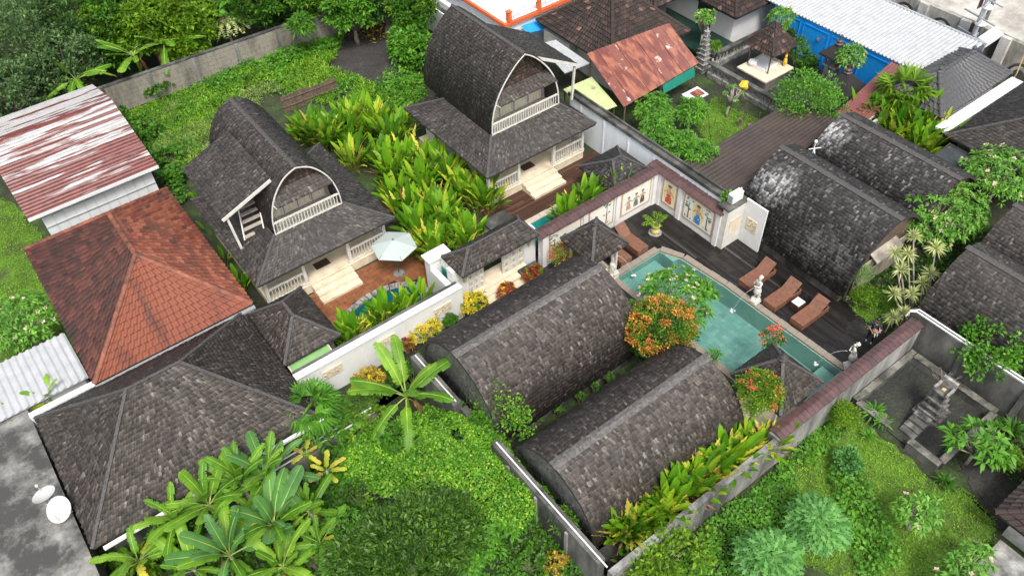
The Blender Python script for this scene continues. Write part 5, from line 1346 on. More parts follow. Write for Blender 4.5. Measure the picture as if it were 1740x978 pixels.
# --- gazebos
def gazebo(label, x0, x1, y0, y1, ze, zr):
    t = thing('gazebo', label, 'gazebo', ((x0 + x1) / 2, (y0 + y1) / 2, 0)); xc, yc = (x0 + x1) / 2, (y0 + y1) / 2
    hip_roof(t, x0, x1, y0, y1, ze, zr, xc - .001, xc + .001, axis='x', m='shingle_brown')
    MB().lathe([(.2, 0), (.22, .06), (.12, .1), (.17, .18), (.1, .25), (.03, .34)], (xc, yc, zr - .02), 10).build('finial', MT['shingle_dark'], t)
    for sx in (.35, 1):
        for sy in (0, 1):
            x = x0 + .4 if sx < 1 else x1 - .4; y = y0 + .4 if sy == 0 else y1 - .4
            q = MB().box((x - .16, y - .16, -.05), (x + .16, y + .16, .35)); q.box((x - .06, y - .06, .352), (x + .06, y + .06, ze - .13)); q.box((x - .12, y - .12, .355), (x + .12, y + .12, .45)); q.build('post', MT['stone_white'], t)
    MB().box((x0 + .3, y0 + .3, -.04), (x1 - .3, y1 - .3, .3)).build('platform', MT['cream'], t); return t
gazebo('small pyramid roofed gazebo between the mural wall and the pool', 18.95, 21.3, 19.85, 22.2, 2.35, 3.5)
gazebo('pyramid roofed gazebo at the lower end of the pool beside the round orange shrub', 19.12, 21.76, 8.82, 11.46, 2.45, 3.75)

# --- pool furniture
def make_lounger(label):
    t = thing('sun_lounger', label, 'sun lounger', (0, 0, 0), 'brown slatted sun loungers'); fm = MB()
    fm.box((0, -.36, .0), (1.95, -.32, .3)).box((0, .32, .0), (1.95, .36, .3)).box((0, -.318, 0), (.04, .318, .3)).box((1.91, -.318, 0), (1.95, .318, .3))
    fm.build('frame', MT['lounger'], t)
    sm = MB()
    for i in range(15): sm.box((.0 + i * .083, -.36, .302), (.076 + i * .083, .36, .335))
    sm.build('seat', MT['lounger'], t)
    bm_ = MB(); a = R(38)
    for i in range(9):
        u0, u1 = i * .085, i * .085 + .078; p = lambda u, n: (1.26 + u * math.cos(a) - n * math.sin(a), .31 + u * math.sin(a) + n * math.cos(a))
        q = [p(u0, 0), p(u1, 0), p(u1, .03), p(u0, .03)]; bm_.prism([(x, -.34, z) for x, z in q], (0, .68, 0))
    bm_.build('backrest', MT['lounger'], t)
    pr_ = MB().bar((1.85, -.25, .02), (1.78, -.25, .68), .04).bar((1.85, .25, .02), (1.78, .25, .68), .04); pr_.build('prop', MT['lounger_dark'], t)
    MB().box((.05, -.3, .02), (1.9, .3, .06)).build('undershelf', MT['lounger_dark'], t)
    return t
L0 = make_lounger('slatted lounger behind the poolside statue, first of three in a row')
L0.location = (25.3, 15.7, 0)
for (x, y, rz, lb) in ((25.2, 14.05, 0, 'slatted lounger in the middle of the row of three by the pool'), (25.3, 12.5, 0, 'slatted lounger at the near end of the row, beside the white topped table'),
                       (23.15, 20.55, math.pi / 2 + .02, 'slatted lounger at the pool corner, nearer the potted palm'), (21.95, 20.5, math.pi / 2, 'slatted lounger tucked under the gazebo roof edge')):
    dup(L0, (x, y, 0), rz, lb)
st = thing('side_table', 'low brown side table with a white top between two loungers', 'side table', (26.3, 13.25, 0), 'low side tables by the loungers')
MB().box((26.05, 13.0, 0), (26.6, 13.5, .36)).build('base', MT['lounger_dark'], st); MB().box((26.08, 13.03, .362), (26.57, 13.47, .385)).build('top', MT['white'], st)
st2 = thing('side_table', 'low brown side table between the two loungers at the mural wall', 'side table', (22.7, 22.2, 0), 'low side tables by the loungers')
q = MB()
for i in range(6): q.box((22.35 + i * .093, 21.6, .3), (22.435 + i * .093, 22.2, .335))
q.build('top', MT['lounger'], st2); MB().box((22.37, 21.62, 0), (22.88, 22.18, .298)).build('base', MT['lounger_dark'], st2)

# --- figures (one continuous skinned body each)
def figure(name, label, cat, loc, J, E, mats, group=None, sub=1, extra=None):
    """J: joint -> (x, y, z, radius, material index); E: joint pairs"""
    t = thing(name, label, cat, loc, group); bm_ = bmesh.new(); sk = bm_.verts.layers.skin.verify(); vs = {}
    for k, (x, y, z, r, m) in J.items():
        v = bm_.verts.new((x, y, z)); rr = r if isinstance(r, tuple) else (r, r); v[sk].radius = rr; v[sk].use_root = (k == 'pelvis'); vs[k] = v
    for a, b in E: bm_.edges.new((vs[a], vs[b]))
    me = bpy.data.meshes.new('body'); bm_.to_mesh(me); bm_.free(); tmp = bpy.data.objects.new('tmp', me); COL.objects.link(tmp)
    tmp.modifiers.new('skin', 'SKIN').use_smooth_shade = True; sbm = tmp.modifiers.new('sub', 'SUBSURF'); sbm.levels = sub; sbm.render_levels = sub
    dg = bpy.context.evaluated_depsgraph_get(); ev = bpy.data.meshes.new_from_object(tmp.evaluated_get(dg)); bpy.data.objects.remove(tmp)
    for m in mats: ev.materials.append(m)
    seg = [(Vector(J[a][:3]), Vector(J[b][:3]), J[b][4]) for a, b in E]
    for p in ev.polygons:
        c = p.center; best = None
        for a, b, m in seg:
            d = b - a; u = max(0, min(1, (c - a).dot(d) / max(1e-9, d.length_squared))); q = (a + d * u - c).length
            if best is None or q < best[0]: best = (q, m)
        p.material_index = best[1]; p.use_smooth = True
    ev.name = 'body'; o = link('body', ev, t); return t
def human(sc=1.0, cloth=(0, 1, 2, 3), lean=0.0, armL=None, armR=None, legL=None, legR=None, headoff=(0, 0, 0)):
    """front faces -x; cloth indices: skin, top, legs, shoes"""
    s, tp, lg, sh = cloth; lx = -lean
    J = {'pelvis': (0, 0, .93, .13, lg), 'waist': (lx * .35, 0, 1.1, .125, tp), 'chest': (lx * .75, 0, 1.32, (.165, .125), tp), 'neckb': (lx, 0, 1.47, .065, tp), 'neck': (lx * 1.05, 0, 1.53, .052, s),
         'jaw': (lx * 1.1 - .02, 0, 1.59, (.07, .075), s), 'head': (lx * 1.1, 0, 1.66, .088, s), 'crown': (lx * 1.1 + .015, 0, 1.73, .07, 4)}
    E = [('pelvis', 'waist'), ('waist', 'chest'), ('chest', 'neckb'), ('neckb', 'neck'), ('neck', 'jaw'), ('jaw', 'head'), ('head', 'crown')]
    for sd, sy, arm, leg in (('l', -1, armL, legL), ('r', 1, armR, legR)):
        arm = arm or [(lx * .9, sy * .27, 1.16), (lx * .9 - .08, sy * .28, .92)]; leg = leg or [(-.02, sy * .1, .5), (.02, sy * .1, .08)]
        J['sh' + sd] = (lx * .9, sy * .19, 1.4, .065, tp); J['el' + sd] = (*arm[0], .045, tp); J['wr' + sd] = (*arm[1], .034, s)
        h = Vector(arm[1]) + (Vector(arm[1]) - Vector(arm[0])).normalized() * .1; J['ha' + sd] = (h.x, h.y, h.z, (.04, .022), s)
        J['hi' + sd] = (0, sy * .09, .85, .095, lg); J['kn' + sd] = (*leg[0], .062, lg); J['an' + sd] = (*leg[1], .04, lg)
        f = Vector(leg[1]) + Vector((-.15, 0, -.035)); J['to' + sd] = (f.x, f.y, max(.035, f.z), (.045, .035), sh)
        E += [('chest', 'sh' + sd), ('sh' + sd, 'el' + sd), ('el' + sd, 'wr' + sd), ('wr' + sd, 'ha' + sd), ('pelvis', 'hi' + sd), ('hi' + sd, 'kn' + sd), ('kn' + sd, 'an' + sd), ('an' + sd, 'to' + sd)]
    J = {k: (v[0] * sc, v[1] * sc, v[2] * sc, tuple(q * sc for q in v[3]) if isinstance(v[3], tuple) else v[3] * sc, v[4]) for k, v in J.items()}
    return J, E
def face_bits(t, hx, hz, s, mskin, mdark, hy=0.0):
    q = MB(); q.blob((hx - .085 * s, hy, hz - .01), (.03 * s, .014 * s, .022 * s), 0, 1, 6, .05)
    q.blob((hx, hy - .085 * s, hz), (.018 * s, .012 * s, .03 * s), 0, 2, 6, .05); q.blob((hx, hy + .085 * s, hz), (.018 * s, .012 * s, .03 * s), 0, 3, 6, .05)
    for sy in (-1, 1): q.blob((hx - .078 * s, hy + sy * .032 * s, hz + .018 * s), (.01 * s, .014 * s, .009 * s), 1, 4, 6, .05)
    q.box((hx - .082 * s, hy - .025 * s, hz - .052 * s), (hx - .07 * s, hy + .025 * s, hz - .042 * s), 1)
    link('face', q.mesh('face', [mskin, mdark], smooth=True), t)
def hand_bits(t, J, mskin):
    q = MB()
    for sd, sy in (('l', -1), ('r', 1)):
        w, h = Vector(J['wr' + sd][:3]), Vector(J['ha' + sd][:3]); d = (h - w).normalized(); s_ = d.cross(Vector((0, 0, 1))).normalized() if abs(d.z) < .95 else Vector((0, 1, 0)); c = d.cross(s_)
        for k in range(4):
            L = (.065, .075, .07, .052)[k]; o = h + s_ * ((k - 1.5) * .019); q.tube([o, o + d * L * .5 + c * .008, o + d * L * .85 + c * .03], [.0095, .009, .007], 6)
        o = w + d * .05 + s_ * -.03; q.tube([o, o + d * .03 - s_ * .025, o + d * .06 - s_ * .022], [.011, .01, .008], 6)
    link('fingers', q.mesh('fingers', mskin, smooth=True), t)
# man in navy carrying a child
px_, py_, _ = at(1473, 583, 0)
J, E = human(1.0, (0, 1, 2, 3), .1, [(-.16, -.28, 1.2), (-.4, -.14, 1.17)], [(-.18, .27, 1.19), (-.42, .1, 1.2)], [(-.1, -.11, .52), (.02, -.11, .08)], [(.02, .12, .5), (.1, .12, .08)])
man = figure('person', 'man in a navy top and dark trousers holding a child on the pool deck', 'person', (px_ + .1, py_, 0), J, E, [MT['skin'], MT['navy'], MT['black'], MT['shoe'], MT['hair']])
face_bits(man, -.115, 1.65, 1, MT['skin'], MT['hair']); hand_bits(man, J, MT['skin'])
link('hair', MB().blob((-.085, 0, 1.715), (.1, .095, .085), 0, 3, 10, .06).mesh('hair', MT['hair'], smooth=True), man); man.rotation_euler = (0, 0, R(25))
J, E = human(.55, (0, 1, 0, 2), .02, [(-.2, -.22, 1.25), (-.36, -.16, 1.12)], [(-.2, .22, 1.25), (-.36, .14, 1.12)], [(-.36, -.1, .86), (-.42, -.1, .46)], [(-.34, .12, .84), (-.44, .12, .44)])
J['anl'] = J['anl'][:4] + (3,); J['anr'] = J['anr'][:4] + (3,)
c_, s_ = math.cos(R(25)), math.sin(R(25)); cx, cy = -.36, .0
kid = figure('person', 'small child in black with white socks carried in the arms of the man in navy', 'person', (px_ + .1 + c_ * cx - s_ * cy, py_ + s_ * cx + c_ * cy, .82), J, E, [MT['skin'], MT['black'], MT['hair'], MT['cloth_white'], MT['hair']])
face_bits(kid, -.012, .915, .6, MT['skin'], MT['hair']); hand_bits(kid, J, MT['skin'])
link('hair', MB().blob((.0, 0, .945), (.06, .057, .05), 0, 4, 10, .06).mesh('hair', MT['hair'], smooth=True), kid); kid.rotation_euler = (0, 0, R(60))

def statue(label, loc, rz, sc, pose, to, jetlab):
    J, E = human(sc * .72, (0, 0, 0, 0), *pose)
    for k in ('pelvis', 'waist', 'chest', 'head', 'crown'):
        v = J[k]; r = v[3]; J[k] = v[:3] + (tuple(x * 1.15 for x in r) if isinstance(r, tuple) else r * 1.15, 0)
    J = {k: v[:4] + (0,) for k, v in J.items()}
    t = figure('statue', label, 'statue', loc, {k: (v[0], v[1], v[2] + .22, v[3], 0) for k, v in J.items()}, E, [MT['stone_white']], 'white carved fountain statues round the pool')
    q = MB().box((-.22, -.22, -.03), (.22, .22, .08)); q.blob((0, 0, .14), (.26, .24, .12), 0, 3, 9, .15); q.blob((.1, 0, .42 * sc), (.14, .15, .25), 0, 5, 8, .25)
    link('pedestal', q.mesh('pedestal', MT['stone_white'], smooth=False), t)
    hz = 1.66 * .72 * sc + .22; face_bits(t, -.04, hz - .02, .9 * sc, MT['stone_white'], MT['stone_grey'])
    link('headdress', MB().lathe([(.09 * sc, 0), (.1 * sc, .04), (.06 * sc, .1), (.02, .16)], (0, 0, hz + .05), 9).mesh('headdress', MT['stone_white']), t)
    t.rotation_euler = (0, 0, rz)
    link('drapery', MB().lathe([(.15 * sc, .0), (.165 * sc, .1), (.15 * sc, .24), (.115 * sc, .36)], (.0, 0, .22 + .32 * sc), 11).mesh('drapery', MT['stone_white'], smooth=True), t)
    d = Vector((math.cos(rz) * -1, math.sin(rz) * -1, 0)); o = Vector(loc) + d * .32 + Vector((0, 0, 1.0 * sc)); e = Vector(to)
    pts = [o.lerp(e, k / 8) + Vector((0, 0, .35 * math.sin(math.pi * k / 8))) for k in range(9)]
    j = MB().tube(pts, [.006] * 8 + [.014], 6); 
    for k in range(9): j.blob((e.x + random.uniform(-.09, .09), e.y + random.uniform(-.09, .09), -.06), (.06, .06, .05), 0, k, 6)
    jo = j.build('water_jet', MT['jet'], None, smooth=True); tag(jo, jetlab, 'water jet', 'fountain jets'); return t
pz = ( .12, [(-.22, -.2, 1.25), (-.3, -.02, 1.2)], [(-.2, .2, 1.3), (-.3, .03, 1.22)], [(-.1, -.12, .55), (.02, -.12, .1)], [(-.02, .12, .5), (.06, .13, .1)])
statue('white statue at the pool corner by the gazebo, holding its spout high', (20.85, 20.35, .02), R(-150) , 1.15, pz, (21.75, 19.75, -.06), 'arc of water from the statue by the small gazebo')
pz2 = (.05, [(-.28, -.22, 1.25), (-.42, -.05, 1.3)], [(-.1, .3, 1.1), (.02, .22, .98)], [(-.06, -.12, .52), (0, -.12, .1)], [(.04, .12, .5), (.05, .13, .1)])
statue('white statue on the long pool edge in front of a lounger, leaning on one hip', (25.05, 14.75, .02), R(0), 1.15, pz2, (23.8, 15.05, -.06), 'arc of water from the statue on the long pool edge')
statue('white statue at the pool corner beside the tiled cap wall, seated on rock', (25.25, 9.45, .02), R(-45), 1.1, pz, (24.3, 10.5, -.06), 'arc of water from the statue by the tiled cap wall')

pot = thing('potted_palm', 'yellow-green potted palm in a pale yellow urn by the mural wall', 'potted plant', at(1113, 395, 0)); px_, py_ = pot.location.x, pot.location.y
MB().lathe([(.34, 0), (.36, .03), (.34, .05), (.2, .05)], (px_, py_, 0), 18).build('saucer', MT['stone_grey'], pot)
MB().lathe([(.17, .051), (.24, .12), (.22, .25), (.15, .36), (.2, .42), (.24, .52), (.26, .56), (.2, .57)], (px_, py_, 0), 18).build('urn', MT['yellow_pot'], pot, smooth=True)
AF = [frond_arrays((px_, py_, .6), i * 2.4, .6 + .3 * (i % 3), 1.05, 14, .05, .24, RNG, .75) for i in range(10)]; V, F = merge(*AF); part_np('fronds', V, F, MT['leaf_lime'], pot)
MB().tube([(px_, py_, .55), (px_, py_, .85)], .04, 6).build('stem', MT['bark'], pot)

# --- antenna on the bungalow roof
an = thing('antenna', 'white dish antenna on a bent mast standing between the two grey barrel roofs', 'antenna', (32.9, 18.6, 2.0))
ax, ay, az_ = at(1382, 262, 3.2); an.location = (ax, ay, 2.2)
q = MB().tube([(0, 0, -.6), (0, 0, .7), (.1, .1, .85), (.4, .28, .9), (.4, .28, 1.4)], .028, 7); q.tube([(.15, .42, 1.0), (.75, .1, 1.0)], .025, 6); q.tube([(.05, -.2, .5), (.3, .2, 1.1)], .03, 6)
link('mast', q.mesh('mast', MT['white']), an); q = MB().blob((.4, .28, 1.45), (.1, .1, .1), 0, 1, 8, .03); link('receiver', q.mesh('receiver', MT['white']), an); link('junction_box', MB().box((-.25, -.4, .05), (.25, .1, .3)).mesh('junction_box', MT['white']), an)

# ================================================================== SHRINE COURT, LOWER RIGHT
MT['coping_moss'] = plain('mossy_coping', (0.2, 0.19, 0.165), 0.9, 0.35, 2.5, dirt=(0.035, 0.036, 0.028), dirtamt=0.5)
MT['shrine_stone'] = plain('dark_shrine_stone', (0.2, 0.19, 0.175), 0.9, 0.4, 5, dirt=(0.03, 0.03, 0.028), dirtamt=0.52)
sc_ = thing('shrine_court', 'low walled dark court with mossy kerbs round the small stone shrine', 'shrine court', (26, 6, 0))
cx0, cx1, cy0, cy1 = 23.75, 27.9, 4.0, 8.05
MB().box((cx0, cy0, -.1), (cx1, cy1, .02)).build('floor', MT['court'], sc_)
for a, b in (((cx0 - .05, cy1 - .15, -.1), (cx1, cy1 + .1, .42)), ((cx1 - .3, cy0, -.1), (cx1, cy1 - .152, .42)), ((cx0 - .2, 6.4, -.1), (cx0 + .1, cy1 - .152, .42)), ((cx0 - .2, cy0, -.1), (cx0 + .1, 5.4, .42)), ((cx0 + .102, cy0 - .1, -.1), (cx1 - .302, cy0 + .15, .42))):
    MB().box(a, b).build('low_wall', MT['concrete_dark'], sc_); MB().box((a[0] - .02, a[1] - .02, .422), (b[0] + .02, b[1] + .02, .47)).build('coping', MT['coping_moss'], sc_)
pd = thing('stone_shrine', 'tiered grey stone shrine with an empty throne seat in the dark court', 'shrine', (25.6, 5.55, 0))
q = MB(); cx, cy = 25.9, 5.75
for (w_, d_, z0, z1) in ((1.15, 1.15, .02, .2), (.9, .9, .201, .38), (.66, .66, .381, .62), (.8, .8, .621, .7), (.5, .5, .701, 1.0), (.66, .66, 1.001, 1.1), (.46, .46, 1.101, 1.6), (.62, .62, 1.601, 1.7)): q.box((cx - w_ / 2, cy - d_ / 2, z0), (cx + w_ / 2, cy + d_ / 2, z1))
q.build('tiers', MT['shrine_stone'], pd)
q = MB().box((cx + .2, cy - .32, 1.701), (cx + .34, cy + .32, 2.15)).box((cx - .3, cy - .34, 1.701), (cx + .198, cy - .24, 1.88)).box((cx - .3, cy + .24, 1.701), (cx + .198, cy + .34, 1.88)); q.build('throne', MT['stone_grey'], pd)
MB().box((cx - .08, cy - .07, 1.701), (cx + .07, cy + .08, 1.74)).build('offering', MT['bamboo'], pd)
for k in range(4): MB().box((cx - .65 - .28 * (k + 1), cy - .35, .021), (cx - .652 - .28 * k, cy + .35, .5 - .12 * k)).build('step', MT['concrete_dark' if k % 2 else 'shrine_stone'], pd)
q = MB()
for k in range(16): a = k * .8; q.tube([(cx + .45, cy + .2, 1.2), (cx + .6 + .3 * math.cos(a), cy + .3 + .4 * math.sin(a), 1.5 + .06 * (k % 5)), (cx + .6 + .55 * math.cos(a), cy + .3 + .65 * math.sin(a), 1.55 + .1 * (k % 4))], .012, 4)
tag(q.build('dry_shrub', MT['bark']), 'bare twiggy dark shrub behind the stone shrine', 'shrub')

# ================================================================== LOWER RIGHT CORNER
dr = thing('tiled_roof_house', 'dark brown tiled roof entering at the lower right corner', 'house', (26, -1, 0))
fcs, hps, _ = hip_roof(dr, 22.6, 30.5, -6.5, 1.45, 1.5, 3.4, 26.4, 26.7, axis='x', m='shingle', cap=None, rows_out=[])
tile_roof(dr, fcs, ['tile_dark'] * 4, .3, .3, 3, maxparts=120); ridge_tiles(dr, hps, 'tile_dark'); walls_under(dr, 22.6, 30.5, -6.5, 1.45, 1.38, 'pale_concrete', .6)
MB().box((20.0, -5, -.1), (22.55, .75, .5)).build('porch', MT['concrete'], dr)

# ================================================================== UPPER RIGHT NEIGHBOURHOOD
br = thing('brown_metal_roof', 'long dark brown ribbed metal roof between the garden and the grey barrel roofs', 'roof', (32, 21, 0))
corrugated(br, (27.6, 19.0, 2.15), (27.6, 22.7, 2.15), (36.6, 19.3, 2.6), (36.6, 22.4, 2.6), MT['brown_roof'], .27, .075)
MB().box((28.2, 19.3, -.1), (36.3, 22.3, 2.0)).build('wall', MT['concrete_dark'], br)
rr = thing('rusty_shed', 'open shed under rusted red sheets beside the taller lumbung house', 'shed', (33, 31, 0))
p0, p1, q0, q1 = (Vector(at(1060, 182, 1.95)), Vector(at(1188, 107, 1.95)), Vector(at(997, 92, 3.45)), Vector(at(1137, 40, 3.45)))
for i in range(9):
    for k in range(2):
        u0, u1 = i / 9 + .002, (i + 1) / 9 - .002; v0, v1 = (0, .52) if k == 0 else (.5, 1.0); f = lambda u, v: p0.lerp(p1, u).lerp(q0.lerp(q1, u), v) + Vector((0, 0, .03 * k + .012 * (i % 2)))
        corrugated(rr, f(u0, v0), f(u1, v0), f(u0, v1), f(u1, v1), MT['rust_roof_pale' if (i * 2 + k) % 5 == 0 else 'rust_roof'], .085, .018)
for a, z in ((p0, 1.85), (p1, 1.85), (q0, 3.3), (q1, 3.3), (p0.lerp(p1, .5), 1.85)): c = Vector(((a.x - 33) * .93 + 33, (a.y - 31) * .93 + 31, 0)); MB().tube([c, (c.x, c.y, z)], .05, 6).build('post', MT['wood'], rr)
a, b = p0.lerp(p1, .5), p0.lerp(p1, .93); q = MB().prism([(a.x, a.y, 1.88), (b.x, b.y, 1.88), (b.x + .1, b.y - .1, 1.2), (a.x + .1, a.y - .1, 1.3)], (0, .02, 0)); q.build('tarpaulin', MT['teal_cloth'], rr)
gs = thing('green_lean_to', 'faded pale green ribbed lean-to roof beside the rusty red sheets', 'lean-to', (29, 31, 0))
corrugated(gs, at(1008, 196, 1.7), at(1049, 180, 1.7), at(957, 152, 2.0), at(1006, 131, 2.0), MT['green_roof'], .17, .03)
q = MB()
for a, z in ((at(1008, 192, 1.6), 1.6), (at(1044, 176, 1.6), 1.6), (at(960, 152, 1.8), 1.8), (at(1004, 133, 1.8), 1.8)): q.tube([(a[0], a[1], -.05), (a[0], a[1], z)], .05, 6)
q.build('posts', MT['wood'], gs)
wl = thing('white_sheet_roof', 'narrow white ribbed sheet roof between the taller house and the old tile roof', 'roof', (31, 35, 0))
corrugated(wl, at(960, 125, 2.0), at(1003, 108, 2.0), at(915, 75, 2.2), at(945, 68, 2.2), MT['white_roof'], .22, .03)
a = at(955, 100, 0); MB().box((a[0] - .6, a[1] - 1.4, -.1), (a[0] + .4, a[1] + 1.2, 1.9)).build('wall', MT['pale_concrete'], wl)
ot = thing('old_tiled_house', 'large dark old tile roof with scattered pinkish tiles at the top of the picture', 'house', (34, 35, 0))
fcs, hps, _ = hip_roof(ot, 30.95, 37.6, 31.7, 39.1, 2.4, 5.1, 34.1, 34.5, axis='x', m='shingle', cap=None, rows_out=[])
tile_roof(ot, fcs, ['tile_dark'] * 4, .24, .27, -1); ridge_tiles(ot, hps, 'tile_dark'); walls_under(ot, 30.95, 37.6, 31.7, 39.1, 2.28, 'pale_concrete', .9)
# temple houses at the top
for (lab, x0, x1, y0, y1, mb_) in (('old tile roofed house with white walls and a dark doorway behind the shrine court', 40.9, 48.5, 30.8, 39.5, 'white'), ('tile roofed open hall with a dark green floor at the top edge', 37.9, 40.6, 35.2, 44.5, 'concrete_dark')):
    t = thing('tiled_house', lab, 'house', ((x0 + x1) / 2, (y0 + y1) / 2, 0))
    fcs, hps, _ = hip_roof(t, x0, x1, y0, y1, 2.45, 4.3, x0 + (y1 - y0) * .42 if x1 - x0 > y1 - y0 else (y0 + (x1 - x0) * .5), x1 - (y1 - y0) * .42 if x1 - x0 > y1 - y0 else (y1 - (x1 - x0) * .5), axis='x' if x1 - x0 > y1 - y0 else 'y', m='shingle', cap=None, rows_out=[])
    tile_roof(t, fcs, ['tile_dark'] * 4, .26, .3, -1); ridge_tiles(t, hps, 'tile_dark')
    walls_under(t, x0, x1, y0, y1, 2.3, mb_, .75)
    bx('doorway', (x0 + .73, (y0 + 2.6), .4), (x0 + .748, y0 + 3.9, 2.0), MT['glass'], t)
    MB().box((x0 - 2.0, y0 + .4, -.1), (x0 + .7, y1, .3)).build('veranda', corr('dark_green_floor', (.008, .03, .02)), t)
tb_ = thing('terrace_house', 'flat roofed house with white terrace and orange balustrade at the top edge', 'house', (33, 45, 0))
MB().box((28.9, 39.7, -.1), (36, 52, 2.45)).build('wall', MT['white_stained'], tb_); MB().box((28.7, 39.5, 2.455), (36.2, 52, 2.7)).build('edge', MT['orange'], tb_); MB().box((28.85, 39.72, 2.702), (36.05, 51.9, 2.74)).build('terrace', MT['white'], tb_)
q = MB(); balustrade(q, (29.3, 39.62), (36.0, 39.62), 2.72, 3.4, .2, .02); q.build('railing', MT['metal_white'], tb_)
for x in (29.15, 31.6, 34.1): 
    q = MB().box((x - .14, 39.52, 2.74), (x + .14, 39.78, 3.4)); q.box((x - .18, 39.48, 3.401), (x + .18, 39.82, 3.47)); q.build('pillar', MT['orange'], tb_)
tag(MB().slab([(30.0, 38.9, 1.9), (33.0, 38.4, 1.7), (33.0, 39.45, 2.1), (30.0, 39.45, 2.2)], .02).build('tarpaulin', MT['blue']), 'blue tarpaulin slung below the orange balustrade', 'tarpaulin')
lw2 = thing('boundary_wall', 'pale lean-to wall behind the taller lumbung house at the top edge', 'wall', (28, 46, 0)); MB().box((27.6, 41.5, -.1), (27.9, 53, 2.4)).box((27.2, 41.3, -.1), (27.45, 53, 1.9)).build('wall', MT['white_stained'], lw2)

# shrine court, upper right: carved walls, plinth pavilion, black thatched shrines
ct = struct(MB().box((37.9, 21.5, -.058), (44.0, 30.6, -.02)).build('court_floor', MT['court']))
def baluster_wall(label, a, b, h=.95):
    t = thing('carved_wall', label, 'wall', ((a[0] + b[0]) / 2, (a[1] + b[1]) / 2, 0)); A_, B_ = Vector((a[0], a[1], 0)), Vector((b[0], b[1], 0)); d = B_ - A_; n = int(d.length / .3)
    U = Vector((0, 0, 1))
    MB().bar(A_ + U * .16, B_ + U * .16, .36, .36).build('base', MT['stone_grey'], t); MB().bar(A_ + U * h, B_ + U * h, .34, .14).build('coping', MT['concrete_dark'], t)
    me = MB().lathe([(.07, 0), (.045, .1), (.085, .3), (.05, .48), (.07, h - .42)], (0, 0, 0), 7).mesh('baluster', MT['stone_grey'])
    for i in range(n): link('baluster', me, t, A_ + d * ((i + .5) / n) + U * .345 - wloc(t))
    return t
baluster_wall('mossy carved baluster wall along the edge of the green garden', (37.75, 29.8), (37.75, 22.2)); baluster_wall('mossy carved baluster wall beside the white plinth pavilion, by the split gate', (38.8, 30.3), (43.2, 30.3))
for lab, x, y in (('weathered split gate pillar nearer the rusty roof', 37.9, 30.5), ('weathered split gate pillar beside the baluster wall', 38.7, 31.2)):
    t = thing('gate_pillar', lab, 'gate pillar', (x, y, 0), 'split gate pillars'); q = MB()
    for k in range(7): w_ = .34 - .035 * k; q.box((x - w_, y - w_, .32 * k), (x + w_, y + w_, .32 * k + .27)); q.box((x - w_ * 1.2, y - w_ * 1.2, .32 * k + .272), (x + w_ * 1.2, y + w_ * 1.2, .32 * k + .318))
    q.build('tiers', MT['stone_grey'], t); MB().lathe([(.1, 0), (.06, .15), (.02, .3)], (x, y, 2.24), 7).build('finial', MT['stone_grey'], t)
pp = thing('plinth_pavilion', 'small pavilion with curved tile roof on a white topped plinth in the court', 'pavilion', (40.3, 27.4, 0))
MB().box((38.95, 26.25, -.05), (41.5, 28.5, .7)).build('plinth', MT['concrete_dark'], pp); MB().box((38.9, 26.2, .705), (41.55, 28.55, .8)).build('platform', MT['cream'], pp)
ze, zr = 2.2, 3.7; xc, yc = 40.55, 27.6; hw = 1.15; rows = []; V = []; mbp = MB()
prof = [(1.0, 0), (.72, .28), (.45, .55), (.2, .82), (.03, 1.0)]; fcs = []
for (ka, kb) in ((0, 1), (1, 2), (2, 3), (3, 0)):
    cor = [(-1, -1), (1, -1), (1, 1), (-1, 1)]
    for (r0, t0), (r1, t1) in zip(prof[:-1], prof[1:]):
        g = lambda c, r, z: (xc + cor[c][0] * hw * r, yc + cor[c][1] * hw * r, ze + (zr - ze) * z)
        f = (g(ka, r0, t0), g(kb, r0, t0), g(ka, r1, t1), g(kb, r1, t1)); fcs.append(f); mbp.add([f[0], f[1], f[3], f[2]], [(0, 1, 2, 3)])
mbp.build('roof', MT['gap'], pp); tile_roof(pp, fcs, ['tile_dark'] * len(fcs), .2, .24, -1)
ridge_tiles(pp, [((xc + sx * hw, yc + sy * hw, ze + .05), (xc + sx * hw * .45, yc + sy * hw * .45, ze + .55 * (zr - ze))) for sx in (-1, 1) for sy in (-1, 1)], 'tile_dark', .3, .08)
for sx in (-1, 1):
    for sy in (-1, 1): MB().tube([(xc + sx * .8, yc + sy * .8, .8), (xc + sx * .8, yc + sy * .8, 2.35)], .05, 7).build('post', MT['orange' if sx > 0 and sy < 0 else 'wood'], pp)
tag(MB().box((39.6, 27.0, .81), (40.9, 28.2, 1.0)).blob((39.7, 28.0, 1.05), (.3, .35, .22), 0, 2).build('bedding', MT['cloth_white']), 'crumpled pale bedding lying on the white plinth', 'bedding')
tag(MB().blob((41.2, 26.7, 1.1), (.14, .14, .3), 0, 1).blob((41.2, 26.7, 1.5), (.09, .09, .12), 0, 2).build('wrapped_figure', MT['cloth_yellow']), 'small figure wrapped in yellow cloth at the plinth corner', 'statue')
